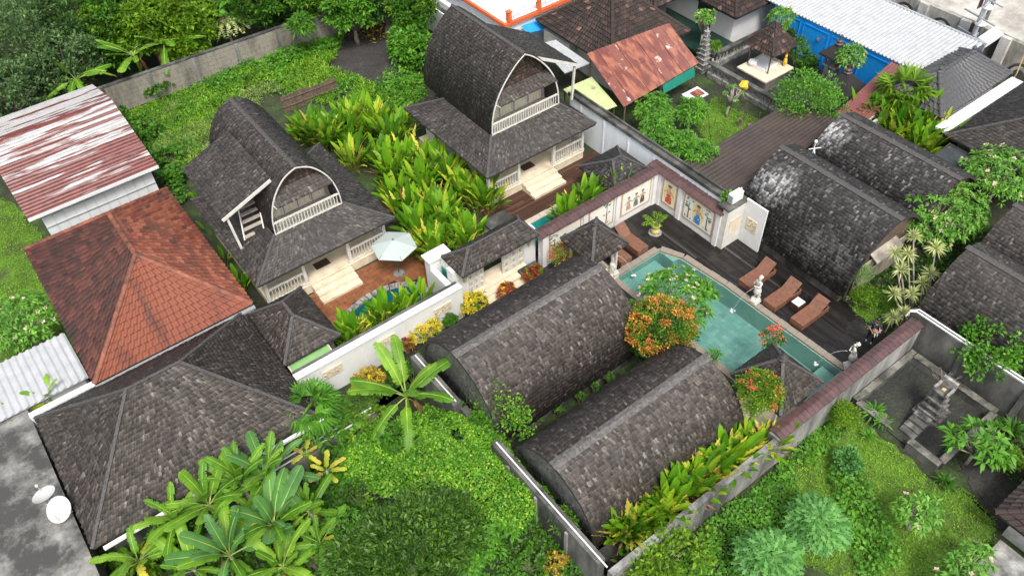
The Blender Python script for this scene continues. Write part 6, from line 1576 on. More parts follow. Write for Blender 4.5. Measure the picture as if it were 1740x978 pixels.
def black_shrine(lab, x, y, zs, hw, zt):
    t = thing('thatched_shrine', lab, 'shrine', (x, y, 0)); q = MB(); q.box((x - .5, y - .5, -.05), (x + .5, y + .5, .3)).box((x - .35, y - .35, .301), (x + .35, y + .35, zs - .7)).box((x - .45, y - .45, zs - .699), (x + .45, y + .45, zs - .6)); q.build('pedestal', MT['stone_grey'], t)
    for sx in (-1, 1):
        for sy in (-1, 1): MB().box((x + sx * .36 - .04, y + sy * .36 - .04, zs - .599), (x + sx * .36 + .04, y + sy * .36 + .04, zs + .02)).build('post', MT['wood'], t)
    A = [(x + sx * hw * r, y + sy * hw * r, z) for r, z in ((1, zs), (.97, zs + .16), (.2, zt)) for sx, sy in ((-1, -1), (1, -1), (1, 1), (-1, 1))]
    q = MB(); q.add(A, [(3, 2, 1, 0), (8, 9, 10, 11)] + [(k, (k + 1) % 4, 4 + (k + 1) % 4, 4 + k) for k in range(4)] + [(4 + k, 4 + (k + 1) % 4, 8 + (k + 1) % 4, 8 + k) for k in range(4)]); q.build('thatch_roof', MT['thatch_black'], t)
    MB().lathe([(.2, 0), (.24, .1), (.15, .16), (.2, .28), (.08, .36), (.03, .7)], (x, y, zt), 9).build('finial', MT['maroon'], t)
black_shrine('black thatched shrine on a stone pedestal against the blue wall', 42.6, 24.2, 2.2, .75, 2.9); black_shrine('lower wide black thatched shrine in front of the blue wall', 41.3, 22.4, 1.35, 1.0, 2.3)
bb = thing('blue_building', 'bright blue walled building under a long white ribbed roof', 'building', (46, 24, 0))
MB().box((43.95, 18.8, -.1), (48.4, 30.2, 2.66)).build('wall', MT['blue'], bb)
for i in range(5):
    y0 = 19.2 + i * 2.2; q = MB()
    for a, b in (((43.9, y0, .2), (43.948, y0 + .06, 2.4)), ((43.9, y0 + 1.9, .2), (43.948, y0 + 1.96, 2.4)), ((43.9, y0 + .062, 2.34), (43.948, y0 + 1.898, 2.4)), ((43.9, y0 + .062, .2), (43.948, y0 + 1.898, .26))): q.box(a, b)
    q.build('wall_panel', MT['blue'], bb)
corrugated(bb, (43.86, 18.7, 2.72), (43.86, 30.9, 2.72), (49.0, 18.7, 3.0), (49.0, 30.9, 3.0), MT['white_roof'], .26, .06)
MB().box((49.02, 18.6, 2.5), (49.2, 31, 3.06)).build('gutter', MT['galv'], bb)
mr = thing('maroon_metal_roof', 'maroon ribbed metal roof in front of the blue wall, behind the palm clump', 'roof', (41, 20.5, 0))
corrugated(mr, (37.3, 18.7, 2.3), (37.3, 20.3, 2.3), (43.6, 19.2, 2.75), (43.6, 21.2, 2.75), MT['maroon_roof'], .18, .04)
MB().box((37.6, 18.9, -.1), (43.2, 20.2, 2.15)).build('wall', MT['white'], mr); MB().box((36.9, 18.4, 2.0), (43.5, 18.66, 2.2)).build('gutter', MT['metal_white'], mr)
bk = thing('black_tiled_house', 'house with a new black tile hip roof beside the long white roof', 'house', (44, 18, 0))
fcs, hps, pq = hip_roof(bk, 41.2, 48.2, 16.2, 19.9, 2.5, 3.75, 43.1, 46.4, axis='x', m='shingle', cap=None, rows_out=[])
tile_roof(bk, fcs, ['tile_black'] * 4, .32, .34, 0, maxparts=160); ridge_tiles(bk, hps + [pq], 'tile_black', .4, .13); walls_under(bk, 41.2, 48.2, 16.2, 19.9, 2.38, 'white', .5)
for p in pq: MB().lathe([(.16, 0), (.2, .1), (.1, .2), (.14, .3), (.03, .45)], p, 8).build('finial', MT['tile_black'], bk)
MB().box((40.6, 15.4, 2.2), (48.2, 16.1, 2.35)).build('gutter', MT['metal_white'], bk)
r6 = thing('shingled_house', 'dark grey shingle hip roof at the right edge above the frangipani', 'house', (45, 12, 0))
hip_roof(r6, 40.2, 50.0, 7.0, 15.3, 2.4, 4.6, 44.2, 46.2, axis='x', m='shingle'); walls_under(r6, 40.2, 50, 7, 15.3, 2.25, 'concrete_dark', .6)
pg = thing('pergola', 'dark glass and timber pergola between the barrel roof and the frangipani', 'pergola', (39, 13, 0)); q = MB()
for k in range(4): q.bar((38.5, 11.5 + k * 1.1, 2.0), (40.1, 11.5 + k * 1.1, 2.15), .08)
q.bar((38.5, 11.3, 1.95), (38.5, 15, 1.95), .1); q.bar((38.5, 11.4, -.05), (38.5, 11.4, 1.9), .1); q.bar((38.5, 14.9, -.05), (38.5, 14.9, 1.9), .1); q.build('frame', MT['wood'], pg); MB().box((38.6, 11.5, 2.17), (40.1, 14.8, 2.19)).build('glass', MT['glass'], pg)

# street, carved wall and pole beyond
sheet('street', [(51.6, -20), (120, -20), (120, 45), (51.6, 45)], -.02, MT['street'])
MT['street_wall'] = plain('stained_street_wall', (0.42, 0.4, 0.35), 0.9, 0.25, 1.4, dirt=(0.06, 0.058, 0.05), dirtamt=0.5, sx=(1, 1, .4))
cw2 = thing('carved_street_wall', 'stained carved wall with round arch reliefs along the street, top right', 'wall', (50, 18, 0))
MB().box((51.2, 2, -.1), (51.55, 40, 2.75)).build('wall', MT['street_wall'], cw2)
def arch(x, y, z):
    q = MB(); 
    for s in range(3):
        r = .8 - .16 * s; n = 14; q.prism([(x - .05 - .03 * s, y + r * math.cos(math.pi * k / n), z + r * 1.2 * math.sin(math.pi * k / n)) for k in range(n + 1)], (.05, 0, 0), s % 2)
    q.build('arch_relief', [MT['concrete_dark'], MT['pale_concrete']], cw2)
for y in (22.5, 25.2, 28, 30.8): arch(51.2, y, 1.35)
for y in (8, 11, 14, 16.8): arch(51.2, y, .7)
for y in (9.5, 12.5, 15.4, 18.3, 21, 23.9, 26.6, 29.4): bx('pier', (50.9, y - .3, -.1), (51.198, y + .3, 2.85), MT['pale_concrete'], cw2)
up = thing('utility_pole', 'grey concrete utility pole with crossarms and insulators at the top right corner', 'utility pole', at(1640, 105, 0)); ux, uy = 50.4, 20.0; up.location = (ux, uy, 0)
MB().tube([(ux, uy, -.1), (ux, uy, 9)], [.17, .11], 10).build('pole', MT['galv'], up); MB().tube([(ux + .6, uy - .1, -.1), (ux + .6, uy - .1, 9)], [.12, .09], 9).build('pole', MT['concrete'], up)
for z in (2.4, 3.6, 4.8): MB().bar((ux - .8, uy - .3, z), (ux + 1.6, uy + .2, z + .1), .1).build('crossarm', MT['galv'], up); MB().bar((ux - .3, uy - 1.1, z + .1), (ux + .2, uy + 1.2, z + .1), .08).build('crossarm', MT['galv'], up)
for i, z in enumerate((3.2, 4.3)): MB().lathe([(.3, 0), (.34, .08), (.3, .16), (.1, .2)], (ux + .1, uy - .1, z), 14).build('insulator', MT['white'], up)
for k in range(5): MB().tube([(ux - .25 + .1 * k, uy + .3, 4.2), (ux - .2 + .1 * k, uy + .35, 5.4)], .03, 5).build('cable', MT['maroon'], up)
MB().bar((ux - .1, uy - .6, 2.2), (ux + .9, uy - 1.0, 2.9), .9, .12).build('platform', MT['metal_white'], up)
pj = thing('bamboo_penjor', 'dry bamboo festival pole with hanging leaf ornaments near the black tile roof', 'penjor', (49.2, 16.0, 0)); q = MB()
x, y = 49.15, 16.3; q.tube([(x, y, -.1), (x + .1, y, 2.2), (x + .6, y + .3, 4.4), (x + 1.6, y + .8, 6.0)], [.05, .04, .025, .012], 6); q.build('pole', MT['bamboo'], pj)
q = MB(); q.blob((x + .5, y + .2, 4.0), (.3, .3, .3), 0, 2, 8, .3).blob((x, y, .35), (.35, .35, .25), 0, 3, 8, .3).blob((x + 1.4, y + .6, 5.4), (.22, .22, .5), 0, 4, 8, .3); q.build('ornament', MT['bamboo'], pj)
co = thing('chicken_coop', 'small coop with a white framed rusty lid beside the garden', 'coop', (35.3, 28, 0)); q = MB().box((33.9, 27.55, -.05), (34.95, 28.25, .8)); q.build('base', MT['wood'], co)
MB().slab([(33.75, 27.45, .95), (35.1, 27.45, .95), (35.1, 28.4, 1.02), (33.75, 28.4, 1.02)], .05).build('lid', MT['metal_white'], co); MB().slab([(34.2, 27.6, .985), (34.95, 27.6, .985), (34.95, 28.2, 1.03), (34.2, 28.2, 1.03)], .02).build('panel', MT['rust_roof'], co)
fn = thing('wire_fence', 'thin dark post and wire fence across the green garden', 'fence', (37, 26, 0))
pts = [at(*p, 0) for p in ((1222, 165), (1240, 185), (1262, 205), (1285, 222), (1262, 175), (1300, 205), (1330, 232))]
for p in pts: MB().tube([(p[0], p[1], -.05), (p[0], p[1], 1.3)], .03, 5).build('post', MT['wood'], fn)
q = MB()
for a, b in ((0, 1), (1, 2), (2, 3), (4, 5), (5, 6)):
    for z in (.3, .6, .9, 1.2): q.tube([(pts[a][0], pts[a][1], z), (pts[b][0], pts[b][1], z)], .008, 4)
q.build('wires', MT['black'], fn)
fm = thing('garden_ornament', 'bleached driftwood sculpture standing on the lawn by the fence', 'ornament', at(1255, 212, 0)); q = MB(); a, b, _ = at(1257, 214, 0); q.tube([(a, b, -.05), (a + .05, b, .35), (a - .15, b, .6)], [.14, .12, .09], 6).tube([(a + .3, b - .3, .1), (a + 1.1, b - .9, .18)], .1, 6).build('wood', MT['bark'], fm)

# --- rear wall of the overgrown plot, laid block by block
rw = thing('block_wall', 'long stained concrete block wall between the jungle and the overgrown plot', 'wall', (13, 50.5, 0))
Ax, Ay, Bx, By = 4.6, 50.75, 22.9, 49.9; ang = math.atan2(By - Ay, Bx - Ax); LW = math.hypot(Bx - Ax, By - Ay)
rw.location = (Ax, Ay, 0); rw.rotation_euler = (0, 0, ang)
link('core', MB().box((0, .06, -.3), (LW, .2, 1.9)).mesh('core', MT['concrete_dark']), rw)
link('coping', MB().box((0, -.02, 1.905), (LW, .24, 1.98)).mesh('coping', MT['concrete_dark']), rw)
bms = [MB().box((.006, 0, .006), (.582, .058, .304)).mesh('block', MT['block']) for _ in range(3)]
rg = random.Random(8); nrow = 6
for r_ in range(nrow):
    for i in range(int(LW / .59)):
        x = i * .59 + (.29 if r_ % 2 else 0)
        if x + .58 > LW: continue
        link('block', bms[0], rw, (x, rg.uniform(-.008, .008), r_ * .315))
for i in range(7): x = 1.2 + i * 2.9; link('pilaster', MB().box((x, -.06, -.2), (x + .22, -.003, 1.9)).mesh('pilaster', MT['concrete']), rw)
sw2 = thing('block_wall', 'mossy dark wall end under the trees behind the taller lumbung house', 'wall', (25, 47, 0)); MB().box((22.9, 49.8, -.3), (27.2, 50.0, 1.9)).box((27.3, 43, -.3), (27.55, 50, 2.0)).build('wall', MT['concrete_dark'], sw2)
bf = thing('board_fence', 'low dark timber board fence at the head of the paddle leaf bed', 'fence', (14.5, 39, 0)); a, b = Vector(at(482, 190, 0)), Vector(at(575, 155, 0)); n = 16
for i in range(n):
    p = a.lerp(b, (i + .5) / n); d = (b - a) / n * .46; o = MB().box((-d.length, -.02, -.1), (d.length, .02, 1.05 + random.uniform(-.08, .08))).mesh('board', MT['wood']); ob = link('board', o, bf, p - wloc(bf)); ob.rotation_euler = (0, 0, math.atan2(d.y, d.x))
q = MB().bar(a + Vector((0, -.05, .8)), b + Vector((0, -.05, .8)), .05).bar(a + Vector((0, -.05, .3)), b + Vector((0, -.05, .3)), .05); q.build('rail', MT['wood'], bf)
dw = thing('drain_wall', 'low mossy drain wall with white pipes below the big grey hip roof', 'wall', (3, 18.8, 0)); a, b = at(430, 840, 0), at(640, 715, 0)
q = MB().bar((a[0], a[1], .3), (b[0], b[1], .3), .5, .7).bar((-4, 17.6, .3), (a[0], a[1], .3), .5, .7); q.build('wall', MT['concrete_dark'], dw)
for k in (.0, .25): MB().tube([(a[0], a[1] + k, .72), (b[0], b[1] + k, .72)], .04, 6).build('pipe', MT['white'], dw)

# ================================================================== PLANTS
def A2(px, py, z): return np.array(at(px, py, z))
# --- jungle trees beyond the block wall
jt = [  # px, py, z, (rx, ry, rz), material, label
 (30, 70, 3.4, (3.2, 3.0, 3.0), 'leaf_greygreen', 'grey-green forest tree in the upper left corner'),
 (125, 25, 3.6, (3.0, 2.8, 2.8), 'leaf_dark', 'dark forest tree at the top edge, second from the upper left corner'),
 (15, 165, 2.2, (2.6, 2.2, 2.4), 'leaf_greygreen', 'dull green tree hanging over the far end of the rust streaked shed roof'),
 (105, 110, 2.4, (2.5, 2.2, 2.2), 'leaf_greygreen', 'dark rounded tree just behind the rust streaked shed'),
 (205, 25, 3.4, (2.5, 2.4, 2.2), 'leaf_mid', 'mid green tree between the dark forest and the yellow-green tree'),
 (255, 50, 2.8, (2.1, 1.9, 1.9), 'leaf_lime', 'yellow-green rounded tree behind the bananas at the block wall'),
 (318, 35, 2.6, (2.1, 1.9, 1.9), 'leaf_lime', 'yellow-green tree beside the striped pale palm'),
 (185, 85, 1.9, (1.8, 1.5, 1.6), 'leaf_mid', 'bushy green tree directly behind the banana clump and block wall'),
 (315, 85, 1.4, (1.4, 1.0, 1.2), 'leaf_lime', 'low lime bush leaning on the block wall under the yellow-green tree'),
 (440, 0, 3.0, (2.2, 1.6, 1.9), 'leaf_mid', 'leafy green tree over the block wall to the right of the striped palm'),
 (470, 22, 1.6, (1.6, 1.1, 1.4), 'leaf_dark', 'dark tree in shade behind the block wall'),
 (535, -5, 3.0, (1.8, 1.4, 1.6), 'leaf_mid', 'leafy tree rising behind the slender feathery tree'),
 (598, 12, 2.8, (1.8, 1.5, 1.6), 'leaf_bright', 'broad leafy tree hanging over the end of the block wall'),
 (650, 5, 2.6, (1.9, 1.6, 1.7), 'leaf_dark', 'dark leafy tree above the black soil clearing'),
 (700, 20, 2.6, (1.5, 1.5, 1.6), 'leaf_mid', 'leafy tree beside the far end of the taller lumbung roof'),
 (700, 80, 1.2, (1.2, 1.9, 1.3), 'leaf_bright', 'bright bushy tree on the right side of the black soil clearing'),
 (280, -60, 4, (3.2, 3, 3), 'leaf_dark', 'dark forest tree beyond the top edge'), (450, -60, 4, (3.2, 3, 3), 'leaf_dark', 'dark forest tree far behind the block wall, top centre left'), (610, -60, 4, (3, 3, 3), 'leaf_dark', 'dark forest tree far behind, above the soil clearing'),
 (60, -40, 4.4, (3.2, 3, 3), 'leaf_greygreen', 'dark forest tree beyond the upper left corner'),
 (170, -45, 4.2, (3, 3, 3), 'leaf_dark', 'dark forest tree beyond the top edge, third from the left corner'),
]
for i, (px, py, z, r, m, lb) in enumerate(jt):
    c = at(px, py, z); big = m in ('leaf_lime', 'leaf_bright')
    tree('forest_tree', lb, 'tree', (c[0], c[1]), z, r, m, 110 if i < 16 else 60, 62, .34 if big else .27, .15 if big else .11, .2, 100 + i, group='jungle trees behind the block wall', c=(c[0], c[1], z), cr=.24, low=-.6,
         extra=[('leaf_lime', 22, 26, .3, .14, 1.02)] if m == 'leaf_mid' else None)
JP = pxs((-80, 250), (150, 150), (350, 85), (590, 20), (760, 10), (760, -120), (-80, -120))
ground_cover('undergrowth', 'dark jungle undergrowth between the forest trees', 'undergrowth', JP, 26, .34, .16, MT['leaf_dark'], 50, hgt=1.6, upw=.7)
# pinnate tree in front of the wall
c = at(513, 45, 2.4); rosette_tree('young_tree', 'slender young tree with feathery leaves standing in front of the block wall', 'tree', at(520, 75, 0), c, (.9, .9, 1.1), 'leaf_mid', 60, 9, .42, .11, .07, 7)

def bplant(px, py, z, lab, h, n, s, seed, kinds=None, dry=0, tilt=(.0, .9), group='banana plants along the block wall'):
    c = at(px, py, z); return banana_plant('banana_plant', lab, (c[0], c[1], 0), h, n, s, kinds, seed, group, dry, tilt)
bplant(132, 142, 1.9, 'banana plant leaning over the corner of the rust streaked shed roof', 2.2, 9, 1.3, 3, tilt=(-.1, .7))
bplant(232, 105, 1.8, 'banana plant standing in the middle of the block wall', 2.3, 11, 1.3, 5, dry=3)
bplant(283, 82, 2.0, 'banana plant with drooping withered leaves hanging over the block wall', 2.5, 8, 1.35, 6, dry=6, tilt=(-.5, .7))
c = at(388, 52, 1.2); t = thing('striped_palm', 'pale yellow and green striped palm clump behind the block wall', 'palm', (c[0], c[1], 0))
V, F = merge(*[frond_arrays((c[0], c[1], 2.6), i * 2.4, .5 + .3 * (i % 3), 2.6, 16, .16, .7, RNG) for i in range(9)]); part_np('fronds', V, F, MT['leaf_bright'], t)
V, F = merge(*[frond_arrays((c[0], c[1], 2.3), 3.6 + i * .35, .25, 2.0, 14, .16, .55, RNG, 1.1) for i in range(9)]); part_np('fronds', V, F, MT['leaf_cream'], t)
MB().tube([(c[0], c[1], -.1), (c[0], c[1], 2.2)], .1, 7).build('trunk', MT['bark_pale'], t)

# --- overgrown plot
PL = pxs((215, 195), (350, 140), (590, 62), (560, 115), (650, 150), (715, 130), (720, 200), (690, 200), (500, 170), (420, 150), (350, 250), (330, 300), (250, 240))
ground_cover('tall_grass', 'bright tall grass of the overgrown plot behind the houses', 'grass', PL, 260, .34, .045, MT['grass'], 51, hgt=.3, upw=1.0, gap=.36)
ground_cover('creeper_mat', 'leafy creepers over the overgrown plot', 'creeper', PL, 70, .17, .12, MT['leaf_bright'], 52, hgt=.45, gap=.42)
ground_cover('pale_grass', 'pale tufted grass by the first lumbung house', 'grass', pxs((225, 235), (300, 175), (420, 150), (520, 120), (360, 260), (300, 290)), 300, .3, .03, MT['grass_pale'], 53, hgt=.3, upw=.9, gap=.42)
ground_cover('creeper_mat', 'bright creepers on the right edge of the black soil clearing', 'creeper', pxs((640, 150), (720, 80), (725, 200), (690, 210)), 110, .2, .13, MT['leaf_bright'], 54, hgt=.9)
ground_cover('weeds', 'dry leaf litter and weeds at the back of the black soil clearing', 'weeds', pxs((590, 60), (650, 35), (690, 55), (640, 75)), 40, .22, .12, MT['leaf_ochre'], 55, hgt=.1)
ground_cover('weeds', 'weeds crowding the gap between the shed, tiled roof and first lumbung house', 'weeds', pxs((200, 180), (260, 240), (330, 340), (310, 350), (265, 300), (190, 190)), 120, .26, .16, MT['leaf_mid'], 56, hgt=.7)
for i, (px, py, s, lb) in enumerate(((270, 155, .9, 'broad dark leaved shrub at the foot of the block wall'), (250, 225, .9, 'broad leaved shrub by the corner of the rust streaked shed'), (285, 270, .9, 'lighter broad leaved shrub between the shed and the lumbung house'), (300, 300, .8, 'small broad leaved shrub at the terracotta roof ridge end'))):
    c = at(px, py, .4); shrub('taro_shrub', lb, 'shrub', (c[0], c[1], 0), (s, s * .8, .8), 'leaf_mid', 45, 5, .3, .22, 60 + i, 'broad leaved shrubs in the overgrown plot')
ground_cover('weeds', 'tall weeds and vines along the foot of the block wall', 'weeds', pxs((350, 142), (440, 108), (590, 62), (575, 85), (450, 135), (370, 165)), 150, .22, .13, MT['leaf_bright'], 57, hgt=1.1, gap=.2)
# lawn grass texture
for i, (pl, m, lb) in enumerate(((pxs((0, 330), (70, 400), (150, 600), (110, 640), (-60, 640), (-80, 330)), 'grass', 'short grass on the lawn left of the terracotta roof'), (pxs((1330, 800), (1420, 690), (1462, 712), (1590, 822), (1640, 830), (1690, 880), (1700, 990), (1500, 1000), (1350, 960)), 'grass', 'short grass of the lower right garden'), (pxs((1170, 195), (1215, 165), (1330, 225), (1250, 270), (1200, 250)), 'grass', 'short grass of the fenced garden'), (pxs((1430, 500), (1510, 490), (1545, 545), (1475, 560)), 'grass', 'short grass by the person on the deck'))):
    ground_cover('grass', lb, 'grass', pl, 240, .11, .03, MT[m], 70 + i, hgt=.03, upw=.9, gap=.2)

# --- paddle-leaf beds, with their raised soil
for a, b in (((10.3, 8.76, -.1), (18.6, 9.6, .8)), ((5.0, 23.33, -.1), (13.2, 23.9, .55)), ((18.9, 23.42, -.1), (26.2, 24.4, .4))): struct(MB().box(a, b).build('planter_soil', MT['soil']))
def bed(pts, lab, n, s, seed, mixk=(.55, .2, .15, .1), leaves=15, spread=.32, z=.7, group=None, lean=.3, base=0.0, where=('near end', 'middle', 'far end')):
    rg = random.Random(seed); segs = []
    for k in range(n):
        u = (k + .5) / n * (len(pts) - 1); i = int(u); f = u - i; a, b = pts[i], pts[min(i + 1, len(pts) - 1)]
        px, py = a[0] + (b[0] - a[0]) * f + rg.uniform(-a[2], a[2]), a[1] + (b[1] - a[1]) * f + rg.uniform(-a[2], a[2]) * .6
        c = at(px, py, z); q = rg.random(); mk = mixk if q < .6 else ((.2, .35, .3, .15) if q < .8 else (.85, .1, .0, .05))
        look = 'mixed' if q < .6 else ('mostly yellowed' if q < .8 else 'all green'); third = where[min(len(where) - 1, int(len(where) * k / n))]
        paddle_clump('heliconia_clump', look + ' ' + lab + ', ' + third, (c[0], c[1], base), leaves, s * rg.uniform(.75, 1.2), spread, lean, mk, seed * 100 + k, group or lab)
bed([(505, 215, 8), (560, 225, 26), (620, 250, 30), (680, 300, 34), (720, 350, 36), (765, 385, 26)], 'paddle-leaved clump in the dense bed between the lumbung houses', 42, 1.25, 81, (.64, .24, .06, .06), 34, .5, z=1.1, where=('at the fence end', 'upper part', 'by the house roof', 'in the middle', 'lower part', 'just above the parasol', 'by the yellow crotons'))
bed([(600, 200, 12), (650, 205, 16), (700, 250, 14), (750, 285, 14), (790, 310, 14), (825, 345, 12)], 'paddle-leaved clump beside the taller lumbung house', 27, 1.25, 82, (.3, .4, .25, .05), 32, .45, z=1.1, where=('by the fence', 'middle', 'by its steps'))
bed([(500, 215, 6), (540, 210, 10), (590, 195, 12), (640, 190, 12), (680, 205, 8)], 'paddle-leaved clump at the head of the dense bed', 12, 1.15, 89, (.5, .3, .14, .06), 32, .45, z=1.1, where=('by the fence', 'middle', 'by the taller house'))
bed([(700, 405, 12), (760, 420, 20), (800, 400, 16)], 'paddle-leaved clump behind the gatehouse', 14, 1.15, 83, (.55, .27, .13, .05), 30, .42, z=1.0, where=('at the white pillar', 'middle', 'at the pump house'))
bed([(565, 575, 12), (610, 555, 14), (660, 530, 14), (715, 505, 12)], 'paddle-leaved clump along the white relief wall', 20, .92, 84, (.6, .24, .08, .08), 26, .34, z=1.25, base=.5, where=('by the pavilion', 'middle', 'by the teal door'))
bed([(962, 372, 6), (985, 350, 10), (1015, 325, 12), (1062, 302, 10)], 'paddle-leaved clump behind the mural wall', 18, 1.1, 85, (.68, .24, .06, .02), 28, .38, z=1.2, base=.4, where=('by the small pool', 'middle', 'by the shelter'))
bed([(1050, 905, 10), (1110, 865, 14), (1170, 820, 16), (1240, 770, 16), (1300, 735, 12)], 'tattered paddle-leaved clump on the bottom garden wall', 34, 1.05, 86, (.36, .22, .34, .08), 30, .36, z=1.65, base=.85, lean=.42, where=('at the wall corner', 'near the corner', 'lower middle', 'upper middle', 'near the round shrub', 'under the round shrub'))
bed([(1475, 195, 12), (1520, 200, 24), (1560, 225, 22), (1592, 245, 12)], 'ragged paddle-leaved clump', 26, 1.35, 87, (.45, .25, .22, .08), 28, .45, z=1.9, base=.9, where=('by the maroon roof', 'middle', 'by the black tile roof'))
struct(MB().box((38.4, 15.4, -.1), (41.0, 19.0, .9)).build('planter_soil', MT['soil']))
bed([(415, 495, 8), (395, 460, 4), (320, 310, 6)], 'small paddle-leaved clump by the terracotta roof', 6, .95, 88, (.9, .1, 0, 0), 10, .25, z=.7)
c = at(1535, 165, 2.6); t = thing('fan_palm', 'fan palm standing out of the ragged clump by the maroon metal roof', 'palm', (c[0], c[1], 0))
def fan_palm(t, c, n, L, seed, m='leaf_bright', el=(.0, 1.2), nl=16):
    rg = np.random.default_rng(seed); AF = []
    for i in range(n):
        az, e = i * 2.4, rg.uniform(*el); d = np.array([math.cos(az) * math.cos(e), math.sin(az) * math.cos(e), math.sin(e)]); o = np.array(c) + d * L * .8
        s = np.cross(d, [0, 0, 1]); s /= np.linalg.norm(s); u = np.cross(s, d); k = np.linspace(-1.9, 1.9, nl)
        D = np.outer(np.cos(k), d) + np.outer(np.sin(k), s) + u * .15
        AF.append(leaf_arrays(np.tile(o, (nl, 1)), D, L * (.75 + .25 * np.cos(k * .6)), L * .13, droop=.22, rg=rg))
    V, F = merge(*AF); part_np('fronds', V, F, MT[m], t)
    q = MB(); q.tube([(c[0], c[1], -.1), (c[0] + .05, c[1], c[2] * .5), tuple(c)], [.12, .1, .08], 7)
    for i in range(n): az = i * 2.4; q.tube([tuple(c), (c[0] + math.cos(az) * L * .5, c[1] + math.sin(az) * L * .5, c[2] + L * .35)], .012, 4)
    q.build('trunk', MT['bark'], t, smooth=True)
fan_palm(t, c, 18, 1.25, 5, 'leaf_lime')
c = at(528, 695, 2.0); t = thing('feather_palm', 'large bushy palm at the corner of the big grey hip roof', 'palm', (c[0], c[1], 0)); fan_palm(t, c, 22, .85, 6, 'leaf_bright', (-.2, 1.2), 18)
V, F = merge(*[frond_arrays((c[0], c[1], 1.5), i * 2.4 + .5, .15 + .25 * (i % 5), 1.8, 24, .085, .55, RNG, .7) for i in range(22)]); part_np('fronds', V, F, MT['leaf_mid'], t)
V, F = merge(*[frond_arrays((c[0], c[1], 1.5), i * 1.9 + .2, .0, 1.7, 28, .05, .5, RNG, .6) for i in range(6)]); part_np('fronds', V, F, MT['leaf_lime'], t)

# --- bananas in the foreground
G2 = 'banana plants at the bottom of the picture'
bplant(690, 672, 2.2, 'big single banana plant with broad bright leaves beside the barrel roof', 2.2, 11, 1.45, 21, BAN[:3], 1, (-.1, 1.1), 'foreground banana plant')
bn = [(410, 800, 3.0, 1.0, 12, 'banana plant with upright leaves reaching over the big grey roof eave'), (455, 790, 2.9, 1.1, 11, 'banana plant with the broadest upright leaf, beside the drain wall'), (355, 835, 2.7, 1.0, 12, 'banana plant nearest the middle of the grey roof eave'), (465, 870, 2.6, 1.05, 11, 'blue-green banana plant in the middle of the foreground clump'), (300, 860, 2.2, .95, 10, 'banana plant at the left of the clump, under the grey roof eave'), (235, 930, 1.9, .95, 10, 'banana plant nearest the cement roof, at the bottom edge'), (390, 920, 2.4, 1.0, 11, 'banana plant with torn leaves at the bottom edge'), (480, 940, 2.0, 1.0, 10, 'banana plant with long drooping leaves at the bottom edge, right of the clump'), (525, 845, 2.0, .85, 9, 'small banana plant at the right side of the clump, by the dark tree'), (430, 850, 2.2, .95, 9, 'shorter banana plant hidden in the heart of the clump'), (330, 945, 1.7, .9, 9, 'low banana plant at the bottom edge, in the middle of the clump'), (545, 900, 1.4, .8, 8, 'low torn banana plant touching the dark tree')]
bn = [(px, py + 22, max(1.3, z - .5), s, n, lb) for px, py, z, s, n, lb in bn]     # crowns sit below the eave
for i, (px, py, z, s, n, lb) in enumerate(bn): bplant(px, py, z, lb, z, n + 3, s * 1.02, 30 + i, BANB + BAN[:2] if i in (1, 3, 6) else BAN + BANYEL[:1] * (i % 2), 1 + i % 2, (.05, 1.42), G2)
bplant(85, 680, 1.6, 'small banana shoot growing by the white gutter roof', 1.6, 4, .7, 41, BAN[:2], 0, (.5, 1.3), 'banana shoots by the white roof')
bplant(45, 700, 1.5, 'low banana plant at the left edge below the white ribbed roof', 1.5, 6, .75, 42, BAN[:2] + BANYEL[:1], 0, (.0, .8), 'banana shoots by the white roof')
for i, (px, py) in enumerate(((520, 770), (555, 800))): bplant(px, py, 1.2, ('yellow variegated banana plant by the drain wall', 'yellow edged banana plant over the dark gully')[i], 1.2, 6, .7, 45 + i, BANYEL, 0, (.1, .9), 'variegated bananas')

# --- foreground masses
def hillA(P):
    h = np.zeros(len(P))
    for (px, py, r, q) in ((775, 790, 3.2, 1.9), (700, 800, 2.2, 1.2), (850, 850, 2.0, 1.0), (620, 770, 1.8, .8)):
        c = at(px, py, 1.0); d2 = ((P[:, 0] - c[0]) ** 2 + (P[:, 1] - c[1]) ** 2) / r ** 2; h = np.maximum(h, q * np.exp(-d2 * 1.3))
    return h
MP = pxs((600, 770), (660, 735), (710, 712), (790, 712), (850, 760), (900, 830), (915, 900), (880, 930), (800, 900), (700, 870), (620, 850), (570, 820))
ground_cover('creeper_mound', 'pale bright creeper mound swallowing the ground between the bananas and front wall', 'creeper', MP, 760, .115, .08, MT['leaf_moundlight'], 90, hgt=1.25, hill=hillA, gap=.24, upw=.15)
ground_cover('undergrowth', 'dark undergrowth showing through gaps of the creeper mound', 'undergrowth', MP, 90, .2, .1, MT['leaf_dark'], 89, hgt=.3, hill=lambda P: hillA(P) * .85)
ground_cover('creeper_mat', 'darker creepers along the foot of the mossy boundary wall', 'creeper', pxs((820, 700), (880, 790), (1010, 960), (1040, 1000), (560, 1000), (560, 860), (700, 850), (880, 900), (900, 880), (830, 790), (740, 720)), 150, .17, .1, MT['leaf_mid'], 91, hgt=.35, gap=.2)
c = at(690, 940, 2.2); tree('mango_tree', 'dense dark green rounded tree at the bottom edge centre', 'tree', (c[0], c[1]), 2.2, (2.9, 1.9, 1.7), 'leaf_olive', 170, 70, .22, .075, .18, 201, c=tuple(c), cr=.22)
ground_cover('undergrowth', 'shaded undergrowth below the foreground bananas', 'undergrowth', pxs((170, 960), (300, 880), (470, 770), (600, 720), (640, 800), (560, 990), (200, 1000)), 60, .26, .15, MT['leaf_mid'], 92, hgt=.6, gap=.12)
